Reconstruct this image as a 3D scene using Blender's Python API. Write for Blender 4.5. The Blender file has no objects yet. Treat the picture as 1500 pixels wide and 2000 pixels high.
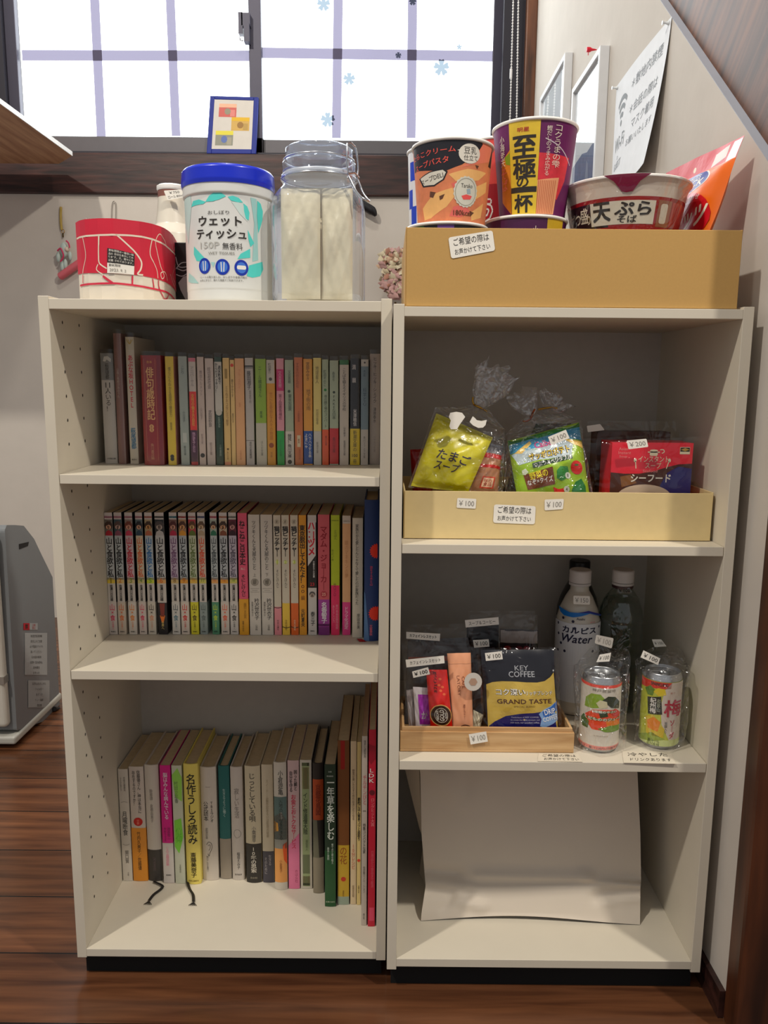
import bpy, bmesh, math, random, colorsys
from mathutils import Vector, Matrix
random.seed(7)
S = bpy.context.scene
COL = S.collection
# ---------------------------------------------------------------- camera
F, PITCH, YAW, ROLL = 1555.65, .1641, .00146, .00879
CAM = Vector((.44363, -1.04038, .80061))
_cp, _sp, _cy, _sy, _cr, _sr = math.cos(PITCH), math.sin(PITCH), math.cos(YAW), math.sin(YAW), math.cos(ROLL), math.sin(ROLL)
FWD = Vector((-_sy*_cp, _cy*_cp, -_sp)); _r0 = Vector((_cy, _sy, 0)); _u0 = _r0.cross(FWD)
RIGHT = _r0*_cr + _u0*_sr; UP = _u0*_cr - _r0*_sr
cd = bpy.data.cameras.new('camera'); cam = bpy.data.objects.new('camera', cd); COL.objects.link(cam)
cd.sensor_fit = 'VERTICAL'; cd.sensor_height = 24; cd.lens = F*24/2000; cd.clip_start = .01
cam.matrix_world = Matrix(((RIGHT.x, UP.x, -FWD.x, CAM.x), (RIGHT.y, UP.y, -FWD.y, CAM.y), (RIGHT.z, UP.z, -FWD.z, CAM.z), (0, 0, 0, 1)))
S.camera = cam
# ---------------------------------------------------------------- world, lamps, exposure
W = bpy.data.worlds.new('world'); S.world = W; W.use_nodes = True
bg = W.node_tree.nodes['Background']; bg.inputs[0].default_value = (.97, .98, 1, 1); bg.inputs[1].default_value = .31
def lamp(name, loc, power, color, r=.05, blend=None):
    l = bpy.data.lights.new(name, 'POINT'); l.energy = power; l.color = color; l.shadow_soft_size = r
    o = bpy.data.objects.new(name, l); COL.objects.link(o); o.location = loc
    return o
lamp('fill_lamp', (-.83, -1.09, 3.05), 150, (1, .93, .82))
lamp('fill_lamp', (1.75, -1.16, 3.05), 150, (1, .93, .82))
lamp('fill_lamp', (.15, .35, 3.0), 30, (1, .93, .84), .08)  # third lamp added as fill to brighten the back and right walls
S.view_settings.view_transform = 'Standard'; S.view_settings.look = 'None'
S.view_settings.exposure = .29; S.view_settings.gamma = 1; S.view_settings.use_curve_mapping = False
WINDOW_LIGHT = 3.4
# ---------------------------------------------------------------- pixel rays of the photograph (1500 x 2000) onto real planes
def ray(x, y): return FWD + RIGHT*((x-750)/F) - UP*((y-1000)/F)
def onX(x, y, X): d = ray(x, y); return CAM + d*((X-CAM.x)/d.x)
def onY(x, y, Y): d = ray(x, y); return CAM + d*((Y-CAM.y)/d.y)
def onZ(x, y, Z): d = ray(x, y); return CAM + d*((Z-CAM.z)/d.z)
# ---------------------------------------------------------------- materials
def lin(h):
    h = h.lstrip('#').ljust(6, '0'); o = []
    for i in (0, 2, 4):
        c = int(h[i:i+2], 16)/255; o.append(c/12.92 if c <= .04045 else ((c+.055)/1.055)**2.4)
    return (*o, 1)
MATS = {}; VIVID = False
def vivid(h):
    r, g, b = (int(h.lstrip('#')[i:i+2], 16)/255 for i in (0, 2, 4)); H_, S_, V_ = colorsys.rgb_to_hsv(r, g, b)
    if S_ < .25: return h
    r, g, b = colorsys.hsv_to_rgb(H_, min(1, S_*1.14), min(.95, V_*1.1)); return '#%02x%02x%02x' % (round(r*255), round(g*255), round(b*255))
def new_mat(key):
    m = bpy.data.materials.new(key); m.use_nodes = True; MATS[key] = m
    return m, m.node_tree.nodes, m.node_tree.links, m.node_tree.nodes['Principled BSDF']
def M(h, rough=.5, metal=0, var=.06, scale=40, bump=0, coat=0):
    if VIVID: h = vivid(h)
    key = f'{h}_{rough}_{metal}_{var}_{scale}_{bump}_{coat}'
    if key in MATS: return MATS[key]
    m, n, l, p = new_mat(key); c = lin(h)
    t = n.new('ShaderNodeTexCoord'); z = n.new('ShaderNodeTexNoise'); z.inputs['Scale'].default_value = scale; z.inputs['Detail'].default_value = 3
    l.new(t.outputs['Object'], z.inputs['Vector'])
    x = n.new('ShaderNodeMix'); x.data_type = 'RGBA'; l.new(z.outputs['Fac'], x.inputs['Factor'])
    x.inputs[6].default_value = (*[a*(1-var) for a in c[:3]], 1); x.inputs[7].default_value = (*[min(1, a*(1+var)) for a in c[:3]], 1)
    l.new(x.outputs[2], p.inputs['Base Color']); p.inputs['Roughness'].default_value = rough; p.inputs['Metallic'].default_value = metal
    p.inputs['Coat Weight'].default_value = coat
    if bump:
        b = n.new('ShaderNodeBump'); b.inputs['Strength'].default_value = bump; b.inputs['Distance'].default_value = .004
        l.new(z.outputs['Fac'], b.inputs['Height']); l.new(b.outputs[0], p.inputs['Normal'])
    return m
def wood(key, c1, c2, stretch, scale=8, rough=.45, plank=None, bump=.12, gap=.0025, off=0, rot=0):
    m, n, l, p = new_mat(key); t = n.new('ShaderNodeTexCoord'); mp = n.new('ShaderNodeMapping'); mp.inputs['Scale'].default_value = stretch
    mp.inputs['Rotation'].default_value = (rot, 0, 0); mp.vector_type = 'TEXTURE' if rot else 'POINT'; l.new(t.outputs['Object'], mp.inputs[0]); vec = mp.outputs[0]
    z = n.new('ShaderNodeTexNoise'); z.inputs['Scale'].default_value = scale; z.inputs['Detail'].default_value = 6; z.inputs['Distortion'].default_value = .35
    rp = n.new('ShaderNodeValToRGB'); rp.color_ramp.elements[0].position = .32; rp.color_ramp.elements[1].position = .7
    rp.color_ramp.elements[0].color = lin(c1); rp.color_ramp.elements[1].color = lin(c2)
    out = rp.outputs[0]
    if plank:
        sx = n.new('ShaderNodeSeparateXYZ'); l.new(t.outputs['Object'], sx.inputs[0])
        a = n.new('ShaderNodeMath'); a.operation = 'MULTIPLY_ADD'; a.inputs[1].default_value = 1/plank; a.inputs[2].default_value = off; l.new(sx.outputs[1], a.inputs[0])
        fl = n.new('ShaderNodeMath'); fl.operation = 'FLOOR'; l.new(a.outputs[0], fl.inputs[0])
        fr = n.new('ShaderNodeMath'); fr.operation = 'FRACT'; l.new(a.outputs[0], fr.inputs[0])
        wn = n.new('ShaderNodeTexWhiteNoise'); wn.noise_dimensions = '1D'; l.new(fl.outputs[0], wn.inputs['W'])
        cx = n.new('ShaderNodeVectorMath'); cx.operation = 'MULTIPLY_ADD'; l.new(wn.outputs['Color'], cx.inputs[0]); cx.inputs[1].default_value = (7, 7, 7); l.new(vec, cx.inputs[2])
        l.new(cx.outputs[0], z.inputs['Vector'])
        hs = n.new('ShaderNodeHueSaturation'); mr = n.new('ShaderNodeMapRange'); mr.inputs[3].default_value = .7; mr.inputs[4].default_value = 1.3
        l.new(wn.outputs['Value'], mr.inputs[0]); l.new(mr.outputs[0], hs.inputs['Value']); l.new(out, hs.inputs['Color'])
        lt = n.new('ShaderNodeMath'); lt.operation = 'LESS_THAN'; lt.inputs[1].default_value = gap/plank; l.new(fr.outputs[0], lt.inputs[0])
        mx = n.new('ShaderNodeMix'); mx.data_type = 'RGBA'; l.new(lt.outputs[0], mx.inputs['Factor']); l.new(hs.outputs[0], mx.inputs[6]); mx.inputs[7].default_value = lin('#140c08')
        out = mx.outputs[2]
    else: l.new(vec, z.inputs['Vector'])
    l.new(z.outputs['Fac'], rp.inputs[0]); l.new(out, p.inputs['Base Color']); p.inputs['Roughness'].default_value = rough
    b = n.new('ShaderNodeBump'); b.inputs['Strength'].default_value = bump; b.inputs['Distance'].default_value = .003; l.new(z.outputs['Fac'], b.inputs['Height']); l.new(b.outputs[0], p.inputs['Normal'])
    return m
def clear(key, tint='#ffffff', base=.05, edge=.5, rough=.08, wrinkle=0, wscale=30, gcol='#ffffff', milk=0):
    """thin clear film or glass wall: see-through, with a facing-dependent sheen"""
    m, n, l, p = new_mat(key); n.remove(p); o = n['Material Output']
    tr = n.new('ShaderNodeBsdfTransparent'); tr.inputs[0].default_value = lin(tint)
    g = n.new('ShaderNodeBsdfGlossy'); g.inputs['Roughness'].default_value = rough; g.inputs[0].default_value = lin(gcol)
    lw = n.new('ShaderNodeLayerWeight'); lw.inputs[0].default_value = .3
    mr = n.new('ShaderNodeMapRange'); mr.inputs[3].default_value = base; mr.inputs[4].default_value = edge; l.new(lw.outputs['Facing'], mr.inputs[0])
    src = tr.outputs[0]
    if milk:
        df = n.new('ShaderNodeBsdfDiffuse'); df.inputs[0].default_value = lin('#e8f0ff'); m2 = n.new('ShaderNodeMixShader'); m2.inputs[0].default_value = milk
        l.new(tr.outputs[0], m2.inputs[1]); l.new(df.outputs[0], m2.inputs[2]); src = m2.outputs[0]
    mx = n.new('ShaderNodeMixShader'); l.new(mr.outputs[0], mx.inputs[0]); l.new(src, mx.inputs[1]); l.new(g.outputs[0], mx.inputs[2]); l.new(mx.outputs[0], o.inputs[0])
    if wrinkle:
        t = n.new('ShaderNodeTexCoord'); z = n.new('ShaderNodeTexNoise'); z.inputs['Scale'].default_value = wscale; z.inputs['Detail'].default_value = 2; z.inputs['Distortion'].default_value = 1.5
        l.new(t.outputs['Object'], z.inputs['Vector'])
        b = n.new('ShaderNodeBump'); b.inputs['Strength'].default_value = wrinkle; b.inputs['Distance'].default_value = .02; l.new(z.outputs['Fac'], b.inputs['Height'])
        l.new(b.outputs[0], g.inputs['Normal'])
    return m
CREAM = M('#d3cab8', .5, var=.03, scale=25)
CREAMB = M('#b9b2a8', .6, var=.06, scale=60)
NECK = clear('film_neck', base=.11, edge=.55, milk=.09, rough=.12, wrinkle=.9, wscale=38)
FILM = clear('film', base=.035, edge=.4, milk=.012, rough=.12, wrinkle=.9, wscale=38)
SLEEVE = clear('sleeve', base=.018, edge=.3, rough=.1, wrinkle=.5, wscale=22)
GLASS = clear('jar_glass', tint='#fafcff', base=.05, edge=.7, rough=.03, gcol='#e8f1ff', milk=.06)
PET = clear('pet', tint='#e6efec', base=.06, edge=.6, rough=.06, wrinkle=.3, wscale=30)
BOOKFILM = clear('book_film', tint='#f4f2ef', base=.035, edge=.3, rough=.15)
STEEL = M('#c9cbd0', .22, 1); GOLD = M('#b98d3a', .3, 1); WHITE = M('#efece6', .55, var=.02); INK = M('#1d1a18', .6)
PAPER = M('#e9e2d6', .75, var=.03); TAG = M('#f1ece1', .7, var=.02)
KRAFT = M('#bf9655', .75, var=.05, scale=300); PALEK = M('#dcc48d', .7, var=.05, scale=90)
PAGES = M('#c9b48f', .85, var=.15, scale=120)
# ---------------------------------------------------------------- 2D shapes: (points, faces)
def rect(a, b, c, d): return ([(a, b), (c, b), (c, d), (a, d)], [(0, 1, 2, 3)])
def poly(p): return (list(p), [tuple(range(len(p)))])
def ell(cx, cy, rx, ry=None, n=28):
    ry = ry or rx; return poly([(cx+rx*math.cos(2*math.pi*i/n), cy+ry*math.sin(2*math.pi*i/n)) for i in range(n)])
def ring(cx, cy, rx, ry, w, n=32):
    a = [(cx+rx*math.cos(2*math.pi*i/n), cy+ry*math.sin(2*math.pi*i/n)) for i in range(n)]; b = [(cx+(rx-w)*math.cos(2*math.pi*i/n), cy+(ry-w)*math.sin(2*math.pi*i/n)) for i in range(n)]
    return (a+b, [(i, (i+1) % n, n+(i+1) % n, n+i) for i in range(n)])
def rr(a, b, c, d, r):
    p = []
    for (x, y, s) in ((c-r, b+r, -90), (c-r, d-r, 0), (a+r, d-r, 90), (a+r, b+r, 180)):
        for k in range(5): t = math.radians(s+k*22.5); p.append((x+r*math.cos(t), y+r*math.sin(t)))
    return poly(p)
def stroke(p, w, smooth=True):
    if smooth and len(p) > 2: p = spline(p, 6)
    v, f = [], []
    for i, (x, y) in enumerate(p):
        x0, y0 = p[max(i-1, 0)]; x1, y1 = p[min(i+1, len(p)-1)]; L = math.hypot(x1-x0, y1-y0) or 1
        nx, ny = -(y1-y0)/L*w/2, (x1-x0)/L*w/2; v += [(x+nx, y+ny), (x-nx, y-ny)]
        if i: f.append((2*i-2, 2*i-1, 2*i+1, 2*i))
    return (v, f)
def spline(p, k=6):
    o = []
    for i in range(len(p)-1):
        a, b, c, d = p[max(i-1, 0)], p[i], p[i+1], p[min(i+2, len(p)-1)]
        for j in range(k):
            t = j/k; o.append(tuple(.5*(2*b[q]+(c[q]-a[q])*t+(2*a[q]-5*b[q]+4*c[q]-d[q])*t*t+(3*b[q]-a[q]-3*c[q]+d[q])*t**3) for q in range(len(b))))
    o.append(tuple(p[-1])); return o
TX = {}
def glyphs(body, bold):
    k = (body, bold)
    if k not in TX:
        c = bpy.data.curves.new('t', 'FONT'); c.body = body; c.size = 1; c.align_x = 'CENTER'; c.resolution_u = 2; c.space_line = .92
        o = bpy.data.objects.new('t', c); m = bpy.data.meshes.new_from_object(o)
        v = [(q.co.x, q.co.y) for q in m.vertices]; f = [tuple(q.vertices) for q in m.polygons]
        bpy.data.objects.remove(o); bpy.data.curves.remove(c); bpy.data.meshes.remove(m)
        if not v: v = [(0, 0), (1, 0), (0, 1)]; f = []
        if bold > .012 and f:      # heavier strokes: overlapping shifted copies
            k9 = 8 if bold > .06 else 4; v0, f0_ = v, f; v, f = [], []
            for i in range(k9):
                t = 2*math.pi*(i+.5)/k9; b_ = len(v); v += [(x+bold*.75*math.cos(t), y+bold*.75*math.sin(t), i*.08) for x, y in v0]; f += [tuple(j+b_ for j in q) for q in f0_]
        x0, x1 = min(p[0] for p in v), max(p[0] for p in v); y0, y1 = min(p[1] for p in v), max(p[1] for p in v)
        TX[(body, bold)] = ([(p[0]-(x0+x1)/2, p[1]-(y0+y1)/2, p[2] if len(p) > 2 else 0) for p in v], f, x1-x0, y1-y0)
    return TX[(body, bold)]
def text(body, cx, cy, w, h, vert=False, bold=0, rot=0, stretch=True, shear=0):
    """lettering centred on (cx, cy) and fitted into w x h"""
    if vert: body = '\n'.join(body.replace('ー', '｜').replace('－', '｜'))
    v, f, tw, th = glyphs(body, bold); s = min(w/tw, h/th); sx = sy = s
    if stretch: sx = min(w/tw, s*1.35); sy = min(h/th, s*1.35)
    c, n = math.cos(rot), math.sin(rot); o = []
    for a, b, e in v: a, b = a*sx+shear*b*sy, b*sy; o.append((cx+a*c-b*n, cy+a*n+b*c, e))
    return (o, f)
def turn(sh, cx, cy, rot):
    c, n = math.cos(rot), math.sin(rot); return ([(cx+(a-cx)*c-(b-cy)*n, cy+(a-cx)*n+(b-cy)*c) for a, b in sh[0]], sh[1])
def merge(*shs):
    v, f = [], []
    for a, b in shs: k = len(v); v += a; f += [tuple(i+k for i in q) for q in b]
    return (v, f)
def cut(sh, du=None, dv=None):
    bm = bmesh.new(); vs = [bm.verts.new((p[0], p[1], p[2] if len(p) > 2 else 0)) for p in sh[0]]
    for q in sh[1]:
        try: bm.faces.new([vs[i] for i in q])
        except ValueError: pass
    bmesh.ops.triangulate(bm, faces=[f for f in bm.faces if len(f.verts) > 4])
    for ax, d in ((0, du), (1, dv)):
        if not d: continue
        lo = min(v.co[ax] for v in bm.verts); hi = max(v.co[ax] for v in bm.verts); k = math.floor(lo/d)+1
        while k*d < hi:
            no = (1, 0, 0) if ax == 0 else (0, 1, 0); co = (k*d, 0, 0) if ax == 0 else (0, k*d, 0)
            bmesh.ops.bisect_plane(bm, geom=bm.verts[:]+bm.edges[:]+bm.faces[:], plane_co=co, plane_no=no, dist=1e-7); k += 1
    bm.verts.index_update(); r = ([(v.co.x, v.co.y, v.co.z) for v in bm.verts], [tuple(v.index for v in f.verts) for f in bm.faces]); bm.free()
    return r
# ---------------------------------------------------------------- mesh builder (all coordinates are world metres)
class MB:
    def __init__(s): s.v, s.f, s.m, s.sm, s.mats = [], [], [], [], []
    def add(s, v, f, mat, smooth=False):
        if mat not in s.mats: s.mats.append(mat)
        i, k = s.mats.index(mat), len(s.v); s.v += [tuple(p) for p in v]
        for q in f: s.f.append(tuple(j+k for j in q)); s.m.append(i); s.sm.append(smooth)
        return s
    def box(s, x0, x1, y0, y1, z0, z1, mat):
        return s.add([(x, y, z) for z in (z0, z1) for y in (y0, y1) for x in (x0, x1)], [(0, 2, 3, 1), (4, 5, 7, 6), (0, 1, 5, 4), (2, 6, 7, 3), (0, 4, 6, 2), (1, 3, 7, 5)], mat)
    def obox(s, o, a, b, c, mat):
        o, a, b, c = map(Vector, (o, a, b, c))
        return s.add([o+a*i+b*j+c*k for k in (0, 1) for j in (0, 1) for i in (0, 1)], [(0, 2, 3, 1), (4, 5, 7, 6), (0, 1, 5, 4), (2, 6, 7, 3), (0, 4, 6, 2), (1, 3, 7, 5)], mat)
    def prism(s, pts, d, mat, smooth=False):
        n = len(pts); pts = [Vector(p) for p in pts]; d = Vector(d)
        s.add(pts+[p+d for p in pts], [(i, (i+1) % n, n+(i+1) % n, n+i) for i in range(n)], mat, smooth)
        return s.add(pts+[p+d for p in pts], [tuple(range(n-1, -1, -1)), tuple(range(n, 2*n))], mat)
    def lathe(s, prof, mat, c=(0, 0, 0), n=48, sq=0, smooth=True, cap=True):
        q_ = [prof[0]]
        for a, b in zip(prof, prof[1:]):      # supporting rings keep long walls evenly shaded
            L = math.hypot(b[0]-a[0], b[1]-a[1])
            if L > .004: k = .0012/L; q_ += [(a[0]+(b[0]-a[0])*k, a[1]+(b[1]-a[1])*k), (b[0]-(b[0]-a[0])*k, b[1]-(b[1]-a[1])*k)]
            q_.append(b)
        prof = q_; v, f = [], []
        for r, z in prof:
            for i in range(n):
                t = 2*math.pi*i/n; q = r
                if sq: q = r/(abs(math.cos(t))**sq+abs(math.sin(t))**sq)**(1/sq)
                v.append((c[0]+q*math.sin(t), c[1]-q*math.cos(t), c[2]+z))
        for k in range(len(prof)-1):
            for i in range(n): j = (i+1) % n; f.append((k*n+i, k*n+j, k*n+n+j, k*n+n+i))
        s.add(v, f, mat, smooth)
        if cap:
            for k in (0, len(prof)-1):
                if prof[k][0] > 1e-5: s.add(v[k*n:k*n+n], [tuple(range(n))], mat)
        return s
    def tube(s, path, r, mat, n=8, closed=False, radii=None):
        P = [Vector(p) for p in path]; v, f = [], []; N = len(P); up = Vector((.13, .31, .94))
        for i, p in enumerate(P):
            t = (P[(i+1) % N] if closed or i < N-1 else p) - (P[i-1] if closed or i else p); t.normalize()
            a = t.cross(up); a = a.normalized() if a.length > 1e-4 else t.cross(Vector((1, 0, 0))).normalized(); b = t.cross(a); q = radii[i] if radii else r
            v += [p+(a*math.cos(2*math.pi*k/n)+b*math.sin(2*math.pi*k/n))*q for k in range(n)]
        for i in range(N if closed else N-1):
            j = (i+1) % N
            for k in range(n): l = (k+1) % n; f.append((i*n+k, i*n+l, j*n+l, j*n+k))
        s.add(v, f, mat, True)
        if not closed: s.add(v[:n], [tuple(range(n))], mat); s.add(v[-n:], [tuple(range(n))], mat)
        return s
    def grid(s, fn, nu, nv, mat, smooth=True):
        v = [fn(i/nu, j/nv) for j in range(nv+1) for i in range(nu+1)]
        return s.add(v, [(j*(nu+1)+i, j*(nu+1)+i+1, (j+1)*(nu+1)+i+1, (j+1)*(nu+1)+i) for j in range(nv) for i in range(nu)], mat, smooth)
    def ball(s, c, r, mat, n=12, sc=(1, 1, 1)):
        pr = [(math.sin(math.pi*k/n)*1.0, -math.cos(math.pi*k/n)) for k in range(n+1)]; v, f = [], []; m = n*2
        for a, z in pr:
            for i in range(m): t = 2*math.pi*i/m; v.append((c[0]+r*sc[0]*a*math.sin(t), c[1]-r*sc[1]*a*math.cos(t), c[2]+r*sc[2]*z))
        for k in range(n):
            for i in range(m): j = (i+1) % m; f.append((k*m+i, k*m+j, k*m+m+j, k*m+m+i))
        return s.add(v, f, mat, True)
    def decal(s, fn, sh, mat, lay=1, du=None, dv=None):
        if du or dv: sh = cut(sh, du, dv)
        return s.add([fn(p[0], p[1], (lay+(p[2] if len(p) > 2 else 0))*.00013) for p in sh[0]], sh[1], mat)
    def build(s, name, parent=None, loc=None, bevel=0, seg=2, weld=False):
        o0 = Vector(parent['_o']) if parent else (Vector(loc) if loc else s.base())
        me = bpy.data.meshes.new(name); me.from_pydata([Vector(p)-o0 for p in s.v], [], s.f)
        for m in s.mats: me.materials.append(m)
        me.polygons.foreach_set('material_index', s.m); me.polygons.foreach_set('use_smooth', s.sm); me.update()
        if weld:
            bm = bmesh.new(); bm.from_mesh(me); bmesh.ops.remove_doubles(bm, verts=bm.verts, dist=1e-6); bm.to_mesh(me); bm.free()
        o = bpy.data.objects.new(name, me); COL.objects.link(o); o['_o'] = tuple(o0)
        if parent: o.parent = parent
        else: o.location = o0
        if bevel:
            b = o.modifiers.new('bevel', 'BEVEL'); b.width = bevel; b.segments = seg; b.limit_method = 'ANGLE'; b.angle_limit = .7
        return o
    def base(s):
        xs, ys, zs = zip(*[tuple(p) for p in s.v]); return Vector(((min(xs)+max(xs))/2, (min(ys)+max(ys))/2, min(zs)))
def tag(o, label, cat, group=None):
    o['label'] = label; o['category'] = cat
    if group: o['group'] = group
    return o
def thing(name, label, cat, loc, group=None):
    o = bpy.data.objects.new(name, None); COL.objects.link(o); o.location = loc; o.empty_display_size = .02; o['_o'] = tuple(loc)
    return tag(o, label, cat, group)
def struct(o): o['kind'] = 'structure'; return o
def plane(o, u, v):
    """a flat face: (a, b, lift) -> world"""
    o, u, v = Vector(o), Vector(u).normalized(), Vector(v).normalized(); n = u.cross(v)
    return lambda a, b, d=0: o+u*a+v*b+n*d
def cone(cx, cy, z0, h, r0, r1, a0=0):
    rm = (r0+r1)/2
    def fn(a, b, d=0): t = a/rm+a0; r = r0+(r1-r0)*b/h+d; return Vector((cx+r*math.sin(t), cy-r*math.cos(t), z0+b))
    return fn
def pillow(o, u, v, w, h, t, seal=.0, wob=0, seed=0):
    """puffed packet face: local (a across -w/2..w/2, b up 0..h)"""
    o, u, v = Vector(o), Vector(u).normalized(), Vector(v).normalized(); n = u.cross(v); rnd = random.Random(seed); ph = [rnd.uniform(0, 6) for _ in range(6)]
    def fn(a, b, d=0):
        x = max(-1, min(1, 2*a/w)); y = max(-1, min(1, 2*b/h-1)); ys = max(0, 1-abs(y)/(1-seal)) if seal else 1-abs(y)
        k = (1-x**4)**.6*min(1, 1.8*ys)**.7 if ys > 0 and abs(x) < 1 else 0
        wv = wob*(math.sin(a*90+ph[0]+b*40)+math.sin(b*110+ph[1]-a*60)+.6*math.sin((a+b)*170+ph[2]))*(.3+.7*min(1, k*2))
        return o+u*a+v*b+n*(t*k+wv+d)
    return fn
def puff(mb, w, h, mat, args, nu=14, nv=18, back=True, **kw):
    """front and back skins of a packet"""
    o, u, v, t = args; fr = pillow(o, u, v, w, h, t, **kw); mb.grid(lambda i, j: fr((i-.5)*w, j*h), nu, nv, mat)
    if back: bk = pillow(o, u, v, w, h, -t*.8, **kw); mb.grid(lambda i, j: bk((.5-i)*w, j*h), nu, nv, mat)
    return fr
# ================================================================ the room
ZF, XW, YW = -.07, .92, 1.78
FLOORM = wood('floor_boards', '#47291a', '#7a4d31', (.7, 10, 4), 5, .24, .1345, .08, .003, -.05/.1345)
struct(MB().box(-1.6, 2.2, -2.6, 2.2, ZF-.03, ZF, FLOORM).build('floor', loc=(0, 0, 0)))
PLASTER = M('#cac2b8', .85, var=.05, scale=14, bump=.35)
wb = MB(); wx0, wx1, wz0, wz1 = -1.3, .83, 1.50, 2.6
for a in ((-1.6, wx0, ZF, 2.6), (wx1, XW+.1, ZF, 2.6), (wx0, wx1, ZF, wz0)): wb.box(a[0], a[1], YW, YW+.1, a[2], a[3], PLASTER)
struct(wb.build('wall_back', loc=(0, YW, 0)))
sa, sb = onX(1289, 0, XW), onX(1500, 316, XW); slp = (sa.z-sb.z)/(sa.y-sb.y); wz = lambda y: sb.z+slp*(y-sb.y)
struct(MB().prism([(XW, -.062, ZF), (XW, YW, ZF), (XW, YW, wz(YW)), (XW, -.062, wz(-.062))], (.013, 0, 0), PLASTER).build('wall_right', loc=(XW, 0, 0)))
struct(MB().prism([(XW, -.062, wz(-.062)), (XW, YW, wz(YW)), (XW, YW, wz(YW)+.001), (XW, -.062, wz(-.062)+.001)], (.0135, 0, 0), M('#a9adb8', .6)).build('trim_6', loc=(XW, 0, 1)))  # cut edge of the plaster wall, cool daylight tint put into its colour
DWOOD = wood('dark_wood', '#1c0f0d', '#4a2a24', (1.5, 8, 14), 5, .4)
BWOOD = wood('brown_wood', '#3a1f11', '#7d4c2f', (10, 6, 1.2), 4, .45)
struct(MB().box(XW-.008, XW, -.062, YW, ZF, -.028, DWOOD).build('baseboard_right', loc=(XW, 0, ZF)))
BZ1 = onY(600, 301, 1.766).z; BZ0 = onY(500, 381, 1.766).z
struct(MB().box(-1.6, XW, 1.766, YW+.05, BZ0, BZ1, DWOOD).build('trim_1', bevel=.004))              # beam under the window
struct(MB().box(.885, XW, 1.75, YW, BZ1, 2.6, BWOOD).build('trim_2', bevel=.003))                  # right casing
# stair stringer running down the right wall towards the post
SWOOD = wood('stringer_wood', '#412819', '#75492f', (.12, .8, .07), 4, .5, bump=.05, rot=-math.atan(slp))
struct(MB().prism([(XW+.0135, -.062, wz(-.062)-.1), (XW+.0135, YW, wz(YW)-.1), (XW+.0135, YW, wz(YW)+.8), (XW+.0135, -.062, wz(-.062)+.8)], (.03, 0, 0), SWOOD).build('trim_3', loc=(XW, 0, 1.2)))
struct(MB().box(XW-.003, XW+.14, -.103, -.0625, ZF, 1.3, wood('post_wood', '#24110a', '#5d3119', (7, 7, 1), 4, .4)).build('trim_4', bevel=.006))
struct(MB().box(-.62, -.565, .80, .90, ZF, .80, M('#120c0b', .5)).build('trim_5'))
# window
win = bpy.data.objects.new('window_1', None); COL.objects.link(win); win.location = (0, 1.78, BZ1); win['_o'] = (0, 1.78, BZ1); win['kind'] = 'structure'
ALU = M('#3a3847', .45, .3); ALUD = M('#23212b', .5, .2); ALUS = M('#5d5a5e', .5, .3)
YG = 1.83
gl, gr_ = onY(40, 100, YG), onY(962, 100, YG); gb = onY(300, 272, YG).z; zt = 2.5
mm, mn_, p_l, pr = new_mat('frosted_pane'); pr.inputs['Base Color'].default_value = lin('#f4fbff'); pr.inputs['Roughness'].default_value = .7
pr.inputs['Emission Color'].default_value = (.90, .97, 1, 1); pr.inputs['Emission Strength'].default_value = WINDOW_LIGHT
xm0, xm1 = onY(487, 150, YG-.03).x, onY(511, 150, YG-.03).x
MB().box(gl.x, (xm0+xm1)/2, YG, YG+.004, gb, zt, mm).build('pane', win)
MB().box((xm0+xm1)/2, gr_.x, YG-.001, YG+.003, gb, zt, mm).build('pane', win)
f = MB(); f.box(wx0-.02, gl.x-.035, 1.776, 1.87, BZ1, 2.6, ALUD); f.box(gr_.x+.028, .887, 1.776, 1.87, BZ1, 2.6, ALUD); f.box(wx0, .83, 1.79, 1.87, BZ1-.01, BZ1+.010, ALUD); f.build('window_frame', win)
for nm, a, b, y in (('sash', gl.x-.036, xm1, 1.80), ('sash', xm0+.01, gr_.x+.03, 1.822)):
    s = MB(); s.box(a, gl.x if a < 0 and a < xm0-.1 else xm1, y, y+.026, BZ1+.01, zt, ALU); s.box(xm0 if b == xm1 else gr_.x, b, y, y+.026, BZ1+.01, zt, ALU); s.box(a, b, y, y+.026, BZ1+.01, gb, ALUS); s.build(nm, win, bevel=.002)
lt = MB(); c = onY(480, 50, 1.79); lt.box(c.x-.022, c.x-.008, 1.775, 1.80, c.z-.03, c.z+.035, ALU); lt.box(c.x-.012, c.x+.016, 1.775, 1.80, c.z-.005, c.z+.033, ALU); lt.box(c.x-.004, c.x+.014, 1.77, 1.80, c.z-.055, c.z, ALU)
lt.tube([(c.x-.02, 1.785, c.z-.035), (c.x-.018, 1.785, c.z-.046), (c.x-.008, 1.785, c.z-.048)], .003, STEEL); lt.build('latch', win)
# paper tape lattice and blossom stickers on the panes (lit through)
def glow(key, h, k):
    m, n, l, p = new_mat(key); p.inputs['Base Color'].default_value = lin('#c9bfd8'); p.inputs['Roughness'].default_value = .8
    t = n.new('ShaderNodeBsdfTransparent'); t.inputs[0].default_value = lin(h); a = n.new('ShaderNodeMixShader'); a.inputs[0].default_value = k
    l.new(t.outputs[0], a.inputs[1]); l.new(p.outputs[0], a.inputs[2]); l.new(a.outputs[0], n['Material Output'].inputs[0]); return m
TAPE = glow('tape', '#625e6b', .10); BLOS = glow('blossom_film', '#6a737a', .03)
def tape(pts, w):
    m = MB(); q = [onY(x, y, YG-.002) for x, y in pts]
    sh = stroke([(p.x, p.z) for p in q], w, False); return m.add([(a, YG-.0022 - (.0004 if abs(q[0].z-q[-1].z) > .1 else 0), b) for a, b in sh[0]], sh[1], TAPE)
for a in (((190-8, -60), (199-8, 280)), ((337-5, -60), (343+1, 268))): pass
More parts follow.
